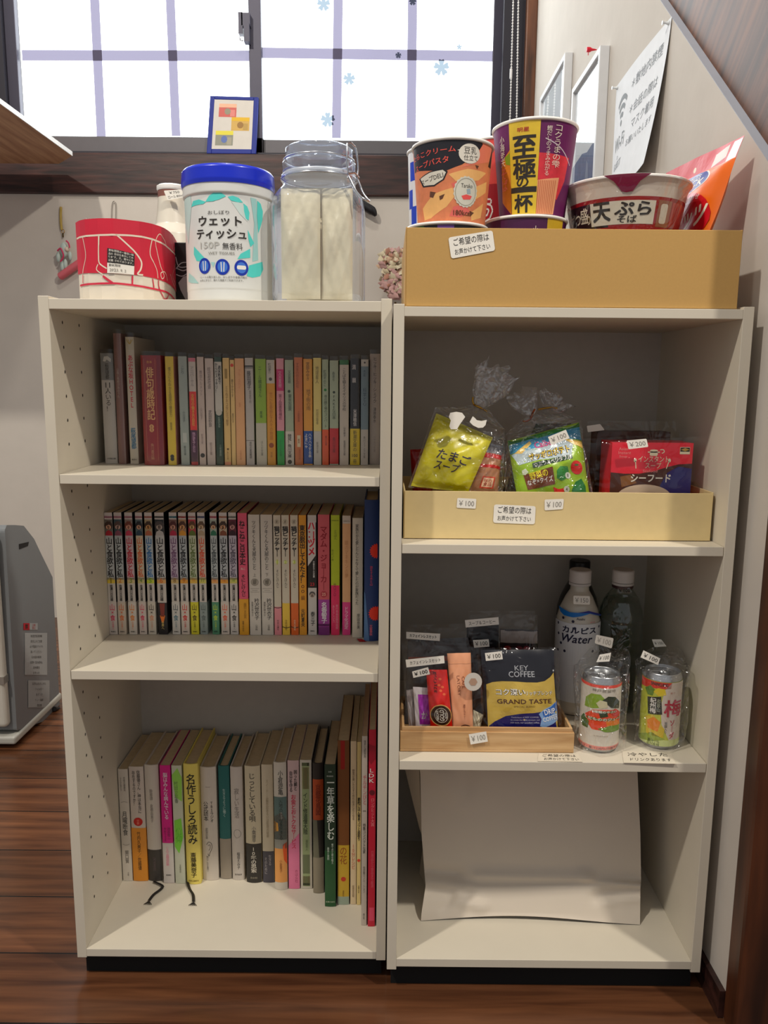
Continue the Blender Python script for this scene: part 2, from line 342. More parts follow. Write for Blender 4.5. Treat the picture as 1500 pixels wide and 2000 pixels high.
for pts, w in ((((183, -40), (198, 268)), .031), (((331, -40), (344, 266)), .03), (((661, -30), (657, 270)), .031), (((806, -30), (803, 270)), .031), (((43, 108), (487, 109)), .033), (((511, 103), (964, 110)), .033)):
    tape(pts, w).build('paper_tape', win)
def blossom(px, py, r, name='blossom_sticker'):
    c = onY(px, py, YG-.003); p = []
    for k in range(5):
        t = math.radians(90+72*k)
        for da, q in ((-34, .46), (-27, .86), (-15, 1.05), (0, .9), (15, 1.05), (27, .86), (34, .46)): p.append((c.x+r*q*math.cos(t+math.radians(da)), YG-.003, c.z+r*q*math.sin(t+math.radians(da))))
    MB().add(p, [tuple(range(len(p)))], BLOS).build(name, win)
for a in ((862, 132, .026), (682, 154, .020), (640, 234, .024), (632, 8, .022), (778, 108, .010), (897, 92, .009), (806, 3, .012)): blossom(*a)
# blind cord, two strands of beads
BEAD = M('#d9d7d6', .4)
root = thing('blind_cord', 'white beaded blind cord hanging in two strands right of the window', 'cord', tuple(onY(1000, 236, 1.70)))
for x0, x1 in ((1002.5, 996), (1012.5, 1009)):
    a, b = onY(x0, 0, 1.70), onY(x1, 236, 1.70); a = a+(a-b)*.5; n = int((a-b).length/.0085); m = MB().tube([a, b], .0011, BEAD, 5)
    for i in range(n): m.ball(tuple(a.lerp(b, (i+.5)/n)), .003, BEAD, 5)
    m.build('bead_strand', root)
c = onY(998, 144, 1.70); MB().lathe([(.0, -.016), (.0042, -.014), (.0042, .014), (.0, .016)], BEAD, tuple(c), 10).build('connector', root)
# wall shelf board, upper left
ZS = 1.488; e0, e1, e2 = onZ(0, 204, ZS), onZ(140, 305, ZS), onZ(115, 320, ZS)
d = (e1-e0).normalized(); e0 = e0-d*.35
UW = wood('shelf_wood', '#9a6a4a', '#c79a74', (14, 1.2, 6), 3, .5)
root = thing('wall_shelf', 'wooden wall shelf board with white edge jutting in at upper left', 'shelf', (-.9, e2.y, ZS))
bd = [e0, e1, e2, Vector((-1.5, e2.y, ZS)), Vector((-1.5, e0.y, ZS))]
MB().prism(bd, (0, 0, .012), UW).build('board', root)
MB().prism([e0+Vector((.0005, 0, .0005)), e1+Vector((.0005, 0, .0005)), e1+Vector((.003, 0, .0005)), e0+Vector((.003, 0, .0005))], (0, 0, .013), M('#f2f2f0', .4)).build('edge_band', root)
# ================================================================ bookcases
TT = .01366
def bookcase(x0, y0, zs, label, back_y=.297, holes=()):
    """zs: side top, side bottom, [(board top, bottom)...] from top to bottom"""
    top, bot, bds = zs; x1 = x0+.45
    r = thing('bookcase', label, 'bookcase', (x0+.225, y0+.15, ZF), 'white bookcases')
    for k, (a, b) in enumerate(((x0, x0+TT), (x1-TT, x1))):
        m = MB().box(a, b, y0, y0+.30, bot, top, CREAM)
        if k == 0 and holes:
            for hy, hz in holes: m.add([(a+TT+.0003, hy+.0019*math.cos(t*.785), hz+.0024*math.sin(t*.785)) for t in range(8)], [tuple(range(8))], M('#221a12', .9))
        m.build('side_panel', r, bevel=.0006)
    for k, (a, b) in enumerate(bds):
        nm = 'top_board' if k == 0 else 'bottom_board' if k == len(bds)-1 else 'shelf_board'
        ins = .0 if nm != 'shelf_board' else .001; g = 0.0006 if nm == 'shelf_board' else 0
        MB().box(x0+TT+g, x1-TT-g, y0+ins, y0+back_y, b, a, CREAM).build(nm, r, bevel=.0006)
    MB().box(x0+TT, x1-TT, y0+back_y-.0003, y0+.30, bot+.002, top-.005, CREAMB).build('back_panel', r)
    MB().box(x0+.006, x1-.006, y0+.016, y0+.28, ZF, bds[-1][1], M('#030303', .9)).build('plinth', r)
    return r
hl = [(y, z) for y in (.040, .098) for z in [.035+.0322*k for k in range(27)] if min(abs(z-q) for q in (.668, .397, -.02)) > .012]
bookcase(0, 0, (.9025, -.0354, [(.8992, .8862), (.6744, .6619), (.4036, .3908), (-.0212, -.0335)]), 'white open bookcase full of books, left of the pair', holes=hl)
XR, YR = .45185, -.0186
bookcase(XR, YR, (.8946, -.035, [(.8916, .8795), (.5888, .5762), (.2854, .2721), (-.0174, -.0301)]), 'white open bookcase holding snacks and drinks, right of the pair')
Z1, Z2, Z3 = .6748, .4040, -.0208
# ================================================================ books
VIVID = True
def book(xl, xr, yt, yb, Z, col, label, art=(), group=None, depth=.105, hard=0, film=False, cat='book', side=None, name='book', dx=0):
    """xl..xr and yb: foot of the spine in the photograph on shelf height Z; yt: top of the spine"""
    a, b = onZ(xl, yb, Z), onZ(xr, yb, Z); y = (a.y+b.y)/2; w = max(b.x-a.x-.0004, .004); cx = (a.x+b.x)/2+dx
    h = onY((xl+xr)/2, yt, y).z-Z; depth = min(depth, .288-y)
    r = thing(name, label, cat, (cx, y, Z), group)
    bow = w*(.13 if hard else .05); th = .0022 if hard else .0007; n = 8
    arc = [(cx-w/2+w*i/n, y-bow*(1-(2*i/n-1)**2)) for i in range(n+1)]
    ys = [y]+[]; cov = M(col, .42 if film else .5, var=.03)
    out = [(cx-w/2, y+depth)]+arc+[(cx+w/2, y+depth)]
    inn = [(cx-w/2+th, y+depth)]+[(cx+(q[0]-cx)*(1-2*th/w), q[1]+th) for q in arc]+[(cx+w/2-th, y+depth)]
    def shell(m, o, i, z0, z1, mat):
        k = len(o); v = [(p[0], p[1], z) for z in (z0, z1) for p in o]+[(p[0], p[1], z) for z in (z0, z1) for p in i]; f = []
        for j in range(k-1): f += [(j, j+1, k+j+1, k+j), (2*k+j+1, 2*k+j, 3*k+j, 3*k+j+1), (k+j, k+j+1, 3*k+j+1, 3*k+j), (j+1, j, 2*k+j, 2*k+j+1)]
        f += [(0, k, 3*k, 2*k), (k-1, 2*k-1+0, 4*k-1, 3*k-1)]
        m.add(v, f, mat)
    c = MB(); shell(c, out, inn, Z, Z+h, cov)
    if side: c.box(cx-w/2-.0002, cx-w/2, y+.001, y+depth, Z, Z+h, M(side, .5)); c.box(cx+w/2, cx+w/2+.0002, y+.001, y+depth, Z, Z+h, M(side, .5))
    def sp(u, v, d=0): q = 2*u/w; return Vector((cx+u, y-bow*max(0, 1-q*q)-d, Z+v))
    ob = None
    for it in art:
        k = it[0]; m, lay = (ob, 3) if ob and it[1] != 'under' and k in 'thcps' and it[2 if k in 'tc' else 2] is not None and ((it[2] if k != 'c' else it[1]) if isinstance((it[2] if k != 'c' else it[1]), (int, float)) else 0) >= ob_f else (c, 2)
        if k == 'r':
            x0, x1 = (it[4], it[5]) if len(it) > 4 else (-.5, .5)
            c.decal(sp, rect(x0*w, h*(1-it[2]), x1*w, h*(1-it[1])), M(it[3], .45, var=.03), 1, du=w/8)
        elif k == 'o':
            ob = MB(); ob_f = it[1]; o2 = [(p[0]+(.0003 if p[0] > cx else -.0003)*(1 if i in (0, n+2) else abs(p[0]-cx)/(w/2)), p[1]-.00028*(0 if i in (0, n+2) else 1)) for i, p in enumerate(out)]
            shell(ob, o2, out, Z+h*(1-it[2])+.0002, Z+h*(1-it[1]), M(it[3], .4, var=.03))
        elif k == 't':
            xc = it[5] if len(it) > 5 else 0; wf = it[6] if len(it) > 6 else .62; bo = it[7] if len(it) > 7 else .01
            m.decal(sp, text(it[1], xc*w, h*(1-(it[2]+it[3])/2), w*wf, h*(it[3]-it[2]), True, bo), M(it[4], .5), lay+1)
        elif k == 'h':
            wf = it[4]; xc = it[5] if len(it) > 5 else 0; m.decal(sp, text(it[1], xc*w, h*(1-it[2]), w*wf, w*.75, False, .015, 0, False), M(it[3], .5), lay+1)
        elif k == 'c':
            xc = it[4] if len(it) > 4 else 0; m.decal(sp, ell(xc*w, h*(1-it[1]), it[2]*w), M(it[3], .5), lay, du=w/6)
        elif k == 'p': m.decal(sp, ([(px*w, h*(1-pz)) for px, pz in it[3]], [tuple(range(len(it[3])))]), M(it[1], .5), lay+.7, du=w/6)
        elif k == 's': m.decal(sp, stroke([(px*w, h*(1-pz)) for px, pz in it[3]], it[4]*w, len(it) < 6), M(it[1], .5), lay)
    c.build('cover', r)
    ins = .003 if hard else .0006
    MB().box(cx-w/2+th, cx+w/2-th, y+th+.0004, y+depth-ins, Z+ins, Z+h-(ins if hard else .0008), PAGES).build('page_block', r)
    if ob: ob.build('paper_band', r)
    if film:
        m = MB(); o3 = [(p[0]+(.0003 if p[0] > cx else -.0003), p[1]-(.0009 if 0 < i < n+2 else 0)) for i, p in enumerate(out)]
        k = len(o3); m.add([(p[0], p[1], z) for z in (Z+.0005, Z+h+.006) for p in o3], [(j, j+1, k+j+1, k+j) for j in range(k-1)], BOOKFILM, True); m.build('clear_jacket', r)
    return r
G1, G2, G3, GM = 'paperbacks on the upper shelf', 'comics on the middle shelf', 'books on the lowest shelf', 'volumes of one comic series'
GR, BK, WH = '#6d675f', '#1b1714', '#d9cfc6'
A = lambda y0, y1: (lambda y: (y-y0)/(y1-y0))
def B1(xl, xr, yt, col, label, art=(), yb=908, **k): return book(xl, xr, yt, yb, Z1, col, label, art, G1, film=True, **k)
B1(205.4, 231, 690, '#cfcac6', 'white paperback with grey top block and small black title, leftmost on the upper shelf', [('r', 0, .24, '#8d8f90'), ('p', '#d5d5d2', .05, [(-.3, .07), (-.2, .03), (.1, .025), (.35, .05), (.3, .08), (0, .055), (-.1, .075)]), ('t', '萩尾望都', .09, .23, BK, 0, .3), ('h', '11', .285, BK, .36), ('t', '人いる！', .31, .52, BK, 0, .45), ('h', '小学館文庫', .955, BK, .7)], yb=905)
B1(232, 247.5, 651, '#7b5a55', 'mauve brown film-wrapped picture book, tallest next to the white and grey paperback', [('t', '山猫と鳥柳ぴあのうた', .15, .6, '#c9b9b4', -.1, .3), ('r', 0, 1, '#8f7470', .3, .45)], yb=906)
B1(254.7, 271.7, 658, '#d8cfc0', 'cream book with red vertical title and blue author name on the upper shelf', [('r', .0, .1, '#cfc9b4'), ('s', '#b09a4f', .05, [(-.35, .02), (0, .055), (.35, .02)], .08), ('s', '#b09a4f', .05, [(-.15, .02), (0, .055), (.15, .02)], .08), ('t', 'あぶな坂HOTEL', .14, .55, '#c5303f', 0, .6, .03), ('t', '萩尾望都', .71, .88, '#2f7396', 0, .6, .03), ('h', '集英社', .965, BK, .6)], yb=906)
B1(282, 322, 694, '#8e1622', 'thick deep red book with gold title, widest on the upper shelf', [('r', 0, 1, '#7c1430', .3, .5), ('s', '#c58f72', .04, [(-.33, .96), (-.33, .03), (.22, .03), (.22, .96), (-.33, .96)], .012, 0), ('h', '合本', .06, '#d9a05a', .28, -.06), ('t', '俳句歳時記', .09, .6, '#e6bb82', -.06, .4, .02), ('c', .645, .11, '#e6bb82', -.06), ('c', .675, .11, '#e6bb82', -.06), ('t', '新版', .63, .69, '#8e1622', -.06, .12), ('t', '角川書店編', .80, .95, '#c58f72', -.06, .16)], yb=908)
B1(329, 345.5, 696, '#d3bb3d', 'plain yellow paperback with thin olive title, right of the thick red book', [('t', '僕らにもわかる国語の練習力', .08, .57, '#7d6c22', 0, .36), ('t', '齋藤孝', .6, .68, '#7d6c22', 0, .25), ('c', .92, .24, BK), ('c', .945, .24, BK)], side='#c9908a')
B1(354, 371, 696, '#a8b4b0', 'grey-blue paperback, right of the plain yellow one', [('t', 'ことり', .09, .16, '#4d5a58', 0, .45), ('t', '小川洋子', .5, .6, '#4d5a58', 0, .3), ('r', .7, .79, '#c5cbc7', -.2, .25), ('t', '朝日文庫', .82, .91, '#4d5a58', 0, .25)])
B1(373.5, 387.5, 699, '#d5cbc6', 'white paperback with pink top, red middle band and dark purple foot', [('r', 0, .035, '#c9788a'), ('t', 'アニバーサル', .08, .26, '#9a9490', 0, .5), ('r', .31, .67, '#d8423a'), ('t', '女性の働き方自在', .33, .63, '#e9b45a', 0, .45, .02), ('r', .67, .97, '#45183a'), ('t', '我が道をゆく女たち', .69, .88, '#cfa0c4', 0, .8, .03), ('r', .97, 1, '#b8444a')])
B1(390, 403, 697, '#d6c3bb', 'pale pink-white paperback with a faded grey title and round black emblem at the foot', [('t', '舞台ヘルメット', .08, .4, '#a08c88', .05, .42), ('t', '山口裕子', .46, .58, '#a08c88', 0, .35), ('c', .91, .35, BK), ('t', '新潮文庫', .66, .85, '#a08c88', 0, .3)])
B1(405, 421.5, 700, '#d8c9c3', 'pinkish white paperback with widely spaced title characters, ninth from the left on the upper shelf', [('t', '紋切型社会', .06, .3, '#7b6c68', 0, .4), ('t', '武田砂鉄', .48, .64, '#5f5350', 0, .4), ('t', '朝日文庫', .74, .95, '#a08c88', 0, .3)])
B1(423, 437.5, 697, '#1d3a2b', 'dark green paperback with wide white top panel and bold black two-line title', [('r', .045, .5, '#d6d2cb'), ('t', '週末断食で', .06, .27, BK, .2, .4, .02), ('t', 'からだスッキリ！', .05, .33, BK, -.22, .38, .02), ('c', .51, .42, '#cfcac0'), ('t', '松尾伊津香', .55, .65, '#9fb3a4', 0, .35), ('t', '三笠書房', .8, .93, '#9fb3a4', .1, .3)])
B1(439, 452, 699, '#d8bb80', 'straw yellow paperback, first of three yellow-orange spines in a row', [('r', .10, .19, '#9c8142', -.2, .2), ('t', 'とらぬ子ネコ役に立つ獣学', .25, .64, '#8d6a34', .05, .4), ('r', .84, .86, '#6f5426', -.1, .2), ('t', '角川文庫', .87, .95, '#8d6a34', 0, .25), ('r', .97, 1, '#d99a78')])
B1(453, 461.5, 703, '#dcbf86', 'slim pale yellow paperback with a small red mark near its top', [('c', .05, .4, '#cf4a2a'), ('t', '娘りかかりす', .13, .4, '#6d4f28', 0, .55), ('t', '夏目かず', .48, .62, '#6d4f28', 0, .45)])
B1(462, 480, 700, '#e0b184', 'plain peach paperback, third of the yellow-orange spines', [('t', 'ブルースカイ', .1, .28, '#c78f68', 0, .3), ('t', '桜庭', .4, .46, '#c78f68', 0, .2), ('t', '文春文庫', .84, .97, '#c78f68', 0, .2)])
B1(481.6, 497.7, 699, '#c9c3c0', 'light grey paperback with black ruled lines and a bold author name near the top', [('r', .07, .082, BK), ('r', .088, .094, BK), ('t', '藤田湘子', .12, .29, BK, -.02, .5, .01), ('t', '実作俳句入門', .3, .42, GR, .1, .25), ('r', .765, .772, '#8f8884'), ('t', '俳句の家庭教師', .78, .94, BK, .05, .3, .01)])
B1(501, 522, 701, '#8fae3d', 'bright lime green paperback with a white lower third', [('t', 'ニール横道さん', .06, .37, '#3f5a1e', -.05, .32), ('t', '尾後', .48, .56, '#3f5a1e', .02, .25), ('r', .6, 1, '#cfcabb'), ('t', 'はらだ文庫', .73, .95, '#77736a', .05, .22)])
B1(522.5, 539, 703, '#d09a2f', 'orange-yellow paperback with a white top panel', [('r', 0, .22, '#d4cdc4'), ('t', '町田康介', .03, .13, '#55504a', -.1, .35), ('c', .18, .2, '#55504a'), ('t', '世にも奇妙な人々の物語', .26, .8, '#b27318', .02, .4), ('c', .81, .3, '#8c4a1a'), ('t', '河出', .87, .93, '#8c5a1a', 0, .25)])
B1(541.6, 556.3, 700, '#d59aa8', 'pink paperback with a magenta block near the top and green foot', [('r', .1, .3, '#c02a72'), ('t', '又吉直樹', .12, .27, '#e6a7c0', 0, .45, .02), ('t', '第２図書係補佐', .33, .57, '#7a3a52', 0, .45, .01), ('r', .675, 1, '#129a48'), ('t', 'よしもと文庫', .72, .95, '#0d6a30', 0, .3)])
B1(558, 574.5, 703, '#b0bfa6', 'pale green paperback with a white band reading vertical black letters at its foot', [('t', '又吉直樹', .1, .22, '#4b574a', .05, .35), ('c', .295, .17, '#33402f'), ('t', '東京百景', .32, .48, '#33402f', .08, .42, .01), ('o', .675, 1, '#d8d3cb'), ('t', '発見！角川文庫', .7, .93, BK, 0, .48, .015), ('c', .97, .26, BK)])
B1(576, 592.3, 698, '#c47a4b', 'brown-orange paperback with a small white oval near the foot', [('t', 'すきまのおともだち', .05, .28, '#8e4a22', -.1, .4), ('t', '江國香織', .47, .62, '#8e4a22', 0, .25), ('r', .72, .83, '#e5d5b2', -.2, .22), ('t', '集英', .74, .81, '#8e4a22', 0, .22), ('t', '集英社文庫', .85, .95, '#a85f35', .1, .25)])
B1(593.6, 611, 701, '#d8a043', 'amber paperback with a blue band and white writing at its foot', [('t', '宮部みゆき', .03, .2, '#6d4a18', 0, .38), ('t', '地下街の雨', .28, .48, '#7d5a20', .05, .5, .01), ('o', .675, .99, '#14509a'), ('t', 'ハラハラする本', .7, .93, '#e9e9e6', .2, .36, .02), ('t', 'よまにゃ', .7, .84, '#e9e9e6', -.22, .34, .02)])
B1(612.5, 628, 699, '#d9c982', 'pale lemon paperback with a cream white lower third', [('t', '地球星人', .05, .26, '#77683a', 0, .42), ('t', '村田沙耶香', .47, .62, '#77683a', 0, .3), ('r', .68, 1, '#d3cfc8'), ('t', '新潮文庫', .74, .93, '#8a857e', 0, .28)])
B1(629.6, 642, 702, '#b3c2a5', 'pale green paperback with an orange foot', [('t', '町田そのこ', .1, .25, '#33402f', -.05, .42, .01), ('c', .285, .22, '#2f7a3a'), ('t', '夜の踊り場のコンパート', .33, .64, '#33402f', .05, .5, .01), ('o', .66, 1, '#d9642f'), ('t', '角川の夏', .7, .83, '#7a2a18', .1, .3)])
B1(644, 661, 704, '#b6c3ab', 'pale green paperback with a bright red foot', [('t', '森達也', .1, .2, '#4b574a', -.05, .28), ('c', .3, .15, '#33402f'), ('t', 'FAKEな日本', .33, .56, '#33402f', 0, .42, .01), ('o', .645, .99, '#c2202c'), ('t', '角川文庫', .68, .93, '#5d0d15', 0, .35, .01), ('r', .965, .99, '#1c1a12', -.4, .4)])
B1(663, 681, 703, '#d8cdc2', 'white paperback with a dark green top stripe', [('r', 0, .045, '#2c6a35'), ('t', 'ことばを鍛えるイギリスの学校', .08, .48, BK, .02, .4, .01), ('t', '山本麻子', .63, .73, '#4d453f', .05, .25), ('t', '岩波現代文庫', .75, .92, '#4d453f', .05, .22)])
B1(683.7, 702.4, 700, '#15131a', 'black paperback with white title and yellow band at its foot', [('t', '満', .05, .11, '#d8d5d8', -.12, .4, .02), ('t', '願', .18, .225, '#d8d5d8', -.1, .4, .02), ('t', '米澤穂信', .47, .63, '#d8d5d8', 0, .38, .02), ('o', .655, 1, '#d5be2f'), ('t', '新潮文庫の', .67, .87, '#3c3410', 0, .4), ('h', '100', .91, '#2a1c0c', .6), ('t', '冊', .945, .99, '#3c3410', 0, .35)])
B1(704, 719, 702, '#7990a0', 'slate blue paperback with white top and foot', [('r', 0, .065, '#cfcac6'), ('c', .03, .12, '#4a4845'), ('t', '湯川秀樹', .1, .16, '#33485a', -.05, .3), ('t', '科学と心', .24, .46, '#33485a', 0, .45), ('r', .66, 1, '#cdc6c0'), ('t', '角川ソフィア文庫', .72, .94, '#66605a', 0, .28)])
B1(721, 741.5, 691, '#cbbdb4', 'pinkish grey paperback standing taller than its neighbours, rightmost on the upper shelf', [('t', 'ヒッキーヒッキーシェイク', .03, .44, BK, 0, .32), ('t', '津原泰水', .46, .64, BK, 0, .28), ('t', 'ハヤカワ文庫', .7, .93, '#9a8c84', 0, .2)], yb=906.5)
# --- middle shelf: the comic series and its neighbours
def manga(xl, xr, no, pub, hair, skin, cloth, bgc, tcol, tbg, ncol, nbg, band, bt, bt2, label, dark=False):
    art = [('r', 0, .055, '#cfc6c2'), ('r', .028, .045, pub), ('r', .055, .185, bgc), ('c', .105, .52, hair), ('c', .117, .32, skin), ('p', cloth, .14, [(-.45, .185), (-.35, .155), (0, .14), (.4, .155), (.5, .185)]), ('p', hair, .08, [(-.4, .1), (-.2, .07), (.3, .07), (.45, .11), (.1, .095), (-.2, .105)]),
           ('r', .185, .545, tbg), ('t', '山と食欲と私', .2, .525, tcol, 0, .82, .03), ('r', .528, .575, nbg), ('h', no, .551, ncol, .35), ('t', '信濃川日出雄', .585, .72, BK, 0, .38, .03)]
    if dark: art += [('o', .735, 1, '#191418'), ('p', '#7d3a30', .76, [(-.3, .74), (.3, .74), (.2, .85), (-.2, .85)]), ('p', '#e0803a', .85, [(-.3, .84), (.3, .84), (.1, .9), (-.1, .9)]), ('t', '世界へ', .89, .955, '#d9c07a', 0, .3)]
    else: art += [('o', .73, 1, band), ('t', '山', .745, .80, bt, -.02, .6, .02), ('h', '×', .815, bt, .3), ('t', '食', .835, .885, bt2, 0, .65, .03), ('t', 'の世界へ', .89, .96, bt2, 0, .28), ('h', '新潮社', .975, BK, .6)]
    book(xl, xr, 1001, 1239, Z2, '#cdc4bb', label, art, GM, depth=.118, side='#191a20', name='comic_book')
ML = [(214.5, 230, '1', '#c98aa0', '#3d2b22', '#d9ab8f', '#a32a38', '#6d675d', '#1d1a1a', '#b9bcbb', '#7a6a1e', '#cbb24a', '#d2c6bd', '#c9506a', '#c9506a', 'comic with black title and pink foot emblem, leftmost on the middle shelf'),
 (232.5, 247.5, '2', '#c98aa0', '#51403c', '#d5b3a5', '#7d4a5a', '#3a4c52', '#1d1a1a', '#b4bbbc', '#b9722a', '#c9b07a', '#cfc0ae', '#d27a4a', '#d27a4a', 'comic with black title and pale orange mountain emblem, second from left on the middle shelf'),
 (253, 268, '3', '#c98a9a', '#6d3b2f', '#dba894', '#b5425a', '#8d7a72', '#b5263e', '#c9b0b4', '#7a8a3a', '#bfae84', '#d8cfc4', '#d88a45', '#d88a45', 'comic with red title on pink ground, third from left on the middle shelf'),
 (273.3, 287, '4', '#c98a9a', '#171a22', '#d9ab8f', '#27404e', '#5b6a6d', '#c96a3a', '#cfc0a4', '#5a7a2e', '#b9b07c', '#d5c6bd', '#d2506a', '#d2506a', 'comic with orange title and pink emblem, fourth from left on the middle shelf'),
 (290.8, 305.5, '5', '#cf7a6a', '#3d2b1c', '#d2a06a', '#a5654a', '#9c8c70', '#2a6a9c', '#b4bfc4', '#6a9a1e', '#b9c04a', '#d2c8b8', '#4a3a30', '#cf9a7a', 'comic with blue title, the only blue one of its series'),
 (310.4, 328, '6', '#2a2828', '#4a4240', '#b9a79c', '#b9b4b0', '#22262a', '#1d1a1a', '#c2c2c0', '#c9722a', '#cba06a', '#000000', '#000000', '#000000', 'comic with dark foot band bearing a small orange flame on middle shelf'),
 (337.7, 352.5, '8', '#2a7a8a', '#4a1f1c', '#d2a08c', '#a52a48', '#6d5048', '#6d4a6a', '#bfb0c0', '#8a6a3a', '#c4ad7c', '#cfcac2', '#5d6468', '#5d7a84', 'comic with purple-grey title and greyish emblem, right of the widest gap in the row'),
 (355.4, 370.5, '9', '#b53a3a', '#4a2c1e', '#dba87a', '#c9923a', '#9a7a5a', '#1d1f22', '#b4babd', '#b9722a', '#cf9a4a', '#d6c8ba', '#c8403a', '#c8403a', 'comic with black title and orange-red emblem, eighth from left on middle shelf'),
 (374.3, 388.8, '10', '#c98a8a', '#5a3a1e', '#d8b884', '#5a6a2e', '#a5424a', '#5a6a34', '#c0c6a8', '#c98a2a', '#cfae5a', '#c5bd38', '#5a4a1a', '#5a4a1a', 'comic with green title and bright yellow foot band, middle shelf'),
 (391.8, 406, '11', '#3a4a7a', '#5d4a3a', '#d5b896', '#a5927a', '#c6bcae', '#cf5a3a', '#cfb8a4', '#7a8a2a', '#c2b86a', '#8f9a96', '#5d6a66', '#66726e', 'comic with orange title over a grey foot band, middle shelf'),
 (415.6, 428.8, '15', '#c9506a', '#3a3028', '#dbb08c', '#2f6a50', '#a5b0a0', '#4d5558', '#b9c0bf', '#d0703a', '#cfa06a', '#4f8064', '#b5c84a', '#b5c84a', 'comic with grey title and a green foot band, middle shelf'),
 (433, 448.3, '16', '#cf8a6a', '#3d2b22', '#d8a884', '#7a4a34', '#c0ae94', '#18171a', '#b8bcbf', '#c9702a', '#cf9a4a', '#d3c6ba', '#d86a4a', '#d86a4a', 'comic with heavy black title and salmon emblem, second to last of its series'),
 (451, 466, '18', '#8a8a82', '#42161e', '#c99a94', '#30141c', '#5a2230', '#5f5866', '#bfb6c2', '#7a9a2a', '#bcb46a', '#d0c8c0', '#3a3430', '#4a4440', 'comic with grey title beside the pink spine, last of its series')]
for q in ML: manga(*q, dark=q[2] == '6')
def B2(xl, xr, yt, yb, col, label, art=(), **k): return book(xl, xr, yt, yb, Z2, col, label, art, G2, depth=.118, name='comic_book', **k)
B2(468.5, 486.3, 1002, 1240, '#cf5f76', 'rose pink comic with a mustard yellow foot band', [('t', 'ねこねこ日本史', .06, .42, BK, -.02, .66, .03), ('h', 'ねこ', .45, '#e9dfd4', .5), ('t', 'そにしけんじ', .5, .68, BK, .02, .45, .02), ('o', .7, 1, '#c9952e'), ('t', '童謡ねこま大発見', .73, .86, '#8d6418', .15, .35), ('t', '実業之日本社', .88, .97, '#5d4210', -.1, .22)], side='#7a1f2e')
for xl, xr, vol, lab in ((488.4, 510.5, '上', 'wide white comic with a small round grey emblem, left one of a pair'), (512, 534.7, '下', 'wide white comic with a small round grey emblem, right one of a pair')):
    B2(xl, xr, 1005, 1240, '#cfc6ba', lab, [('t', 'ツヅキくんと犬部のこと', .05, .45, BK, 0, .34, .01), ('t', vol, .48, .51, GR, 0, .25), ('c', .555, .34, '#8d857a'), ('c', .555, .28, '#b3aa9c'), ('r', .607, .610, '#8d857a', -.4, .4), ('r', .622, .625, '#8d857a', -.25, .25), ('r', .637, .640, '#8d857a', -.4, .4), ('t', '衿沢世衣子', .69, .87, BK, .15, .42, .01), ('t', '原案片野ゆか', .72, .84, GR, -.24, .18), ('t', '小学館', .91, .96, GR, .1, .22)])
for xl, xr, n, bc, bt, lab in ((536.4, 550.5, '1', '#cf8a90', '#4d2a2a', 'white comic with brushed black title and a dusty pink foot'), (552, 566.8, '2', '#d8b850', '#5d4214', 'white comic with brushed black title and a yellow foot'), (568.8, 583.5, '3', '#cf6a2e', '#ead9b4', 'white comic with brushed black title and an orange foot')):
    B2(xl, xr, 1006, 1240, '#d3c8b4', lab, [('c', .055, .34, '#b9ad96'), ('c', .055, .28, '#d3c8b4'), ('t', '猫ピッチャー', .09, .34, BK, 0, .8, .05), ('c', .385, .25, '#c9cf94'), ('h', n, .385, '#a8b04a', .3), ('t', 'そにしけんじ', .45, .6, BK, .02, .36), ('r', .76 if n == '1' else .73, 1, bc), ('s', BK, .93, [(-.5, .765 if n == '1' else .93), (0, .77 if n == '1' else .94), (.5, .765 if n == '1' else .932)], .1), ('t', '中央公論社', .87, .96, bt, 0, .28)], side='#d88a3a' if n != '1' else None)
B2(585, 599.5, 1006, 1240, '#cf9638', 'orange comic with dense black title running down its whole spine', [('t', '東京脱出してみたよ！', .08, .56, BK, -.02, .78, .04), ('c', .59, .22, '#6d4214'), ('c', .59, .12, '#cf9638'), ('c', .63, .22, '#6d4214'), ('c', .63, .12, '#cf9638'), ('t', '編', .66, .71, '#6d4214', 0, .5), ('t', '元町夏央', .78, .93, BK, 0, .5, .02)], side='#7a2018')
B2(602, 619, 1006, 1240, '#cdc6c0', 'white and black comic with a large red title and a circled red number', [('r', .06, .58, BK, .0, .5), ('p', '#d3cbc6', .06, [(-.5, .05), (.42, .05), (.42, .33), (-.5, .42)]), ('p', BK, .38, [(-.5, .42), (.42, .33), (.5, .33), (.5, .6), (-.5, .6)]), ('t', 'ハコヅメ', .06, .33, '#c2203a', -.05, .82, .06), ('t', '交番女子の逆襲', .37, .52, '#d8d3d0', .2, .22, .02), ('c', .57, .45, '#c8384a'), ('c', .57, .38, '#e6d8d4'), ('h', '23', .57, '#c2203a', .5), ('c', .655, .35, '#55504d'), ('c', .665, .27, '#d6bfae'), ('t', '泰三子', .8, .92, BK, .05, .5, .02), ('h', '講談社', .965, BK, .5)], side=BK)
B2(621.7, 644, 1005, 1240, '#c06068', 'old rose comic with a jagged red title fading to purple at its foot', [('t', 'マダム・ジョーカー', .1, .62, '#8d1f30', 0, .6, .03), ('c', .655, .3, '#a8404a'), ('h', '25', .655, '#e0b0a0', .35), ('r', .7, .93, '#96408c'), ('r', .93, 1, '#6d2a6a'), ('t', '名香智子', .72, .9, '#e9dfe6', .03, .5, .05), ('r', .905, .925, '#3a143a')])
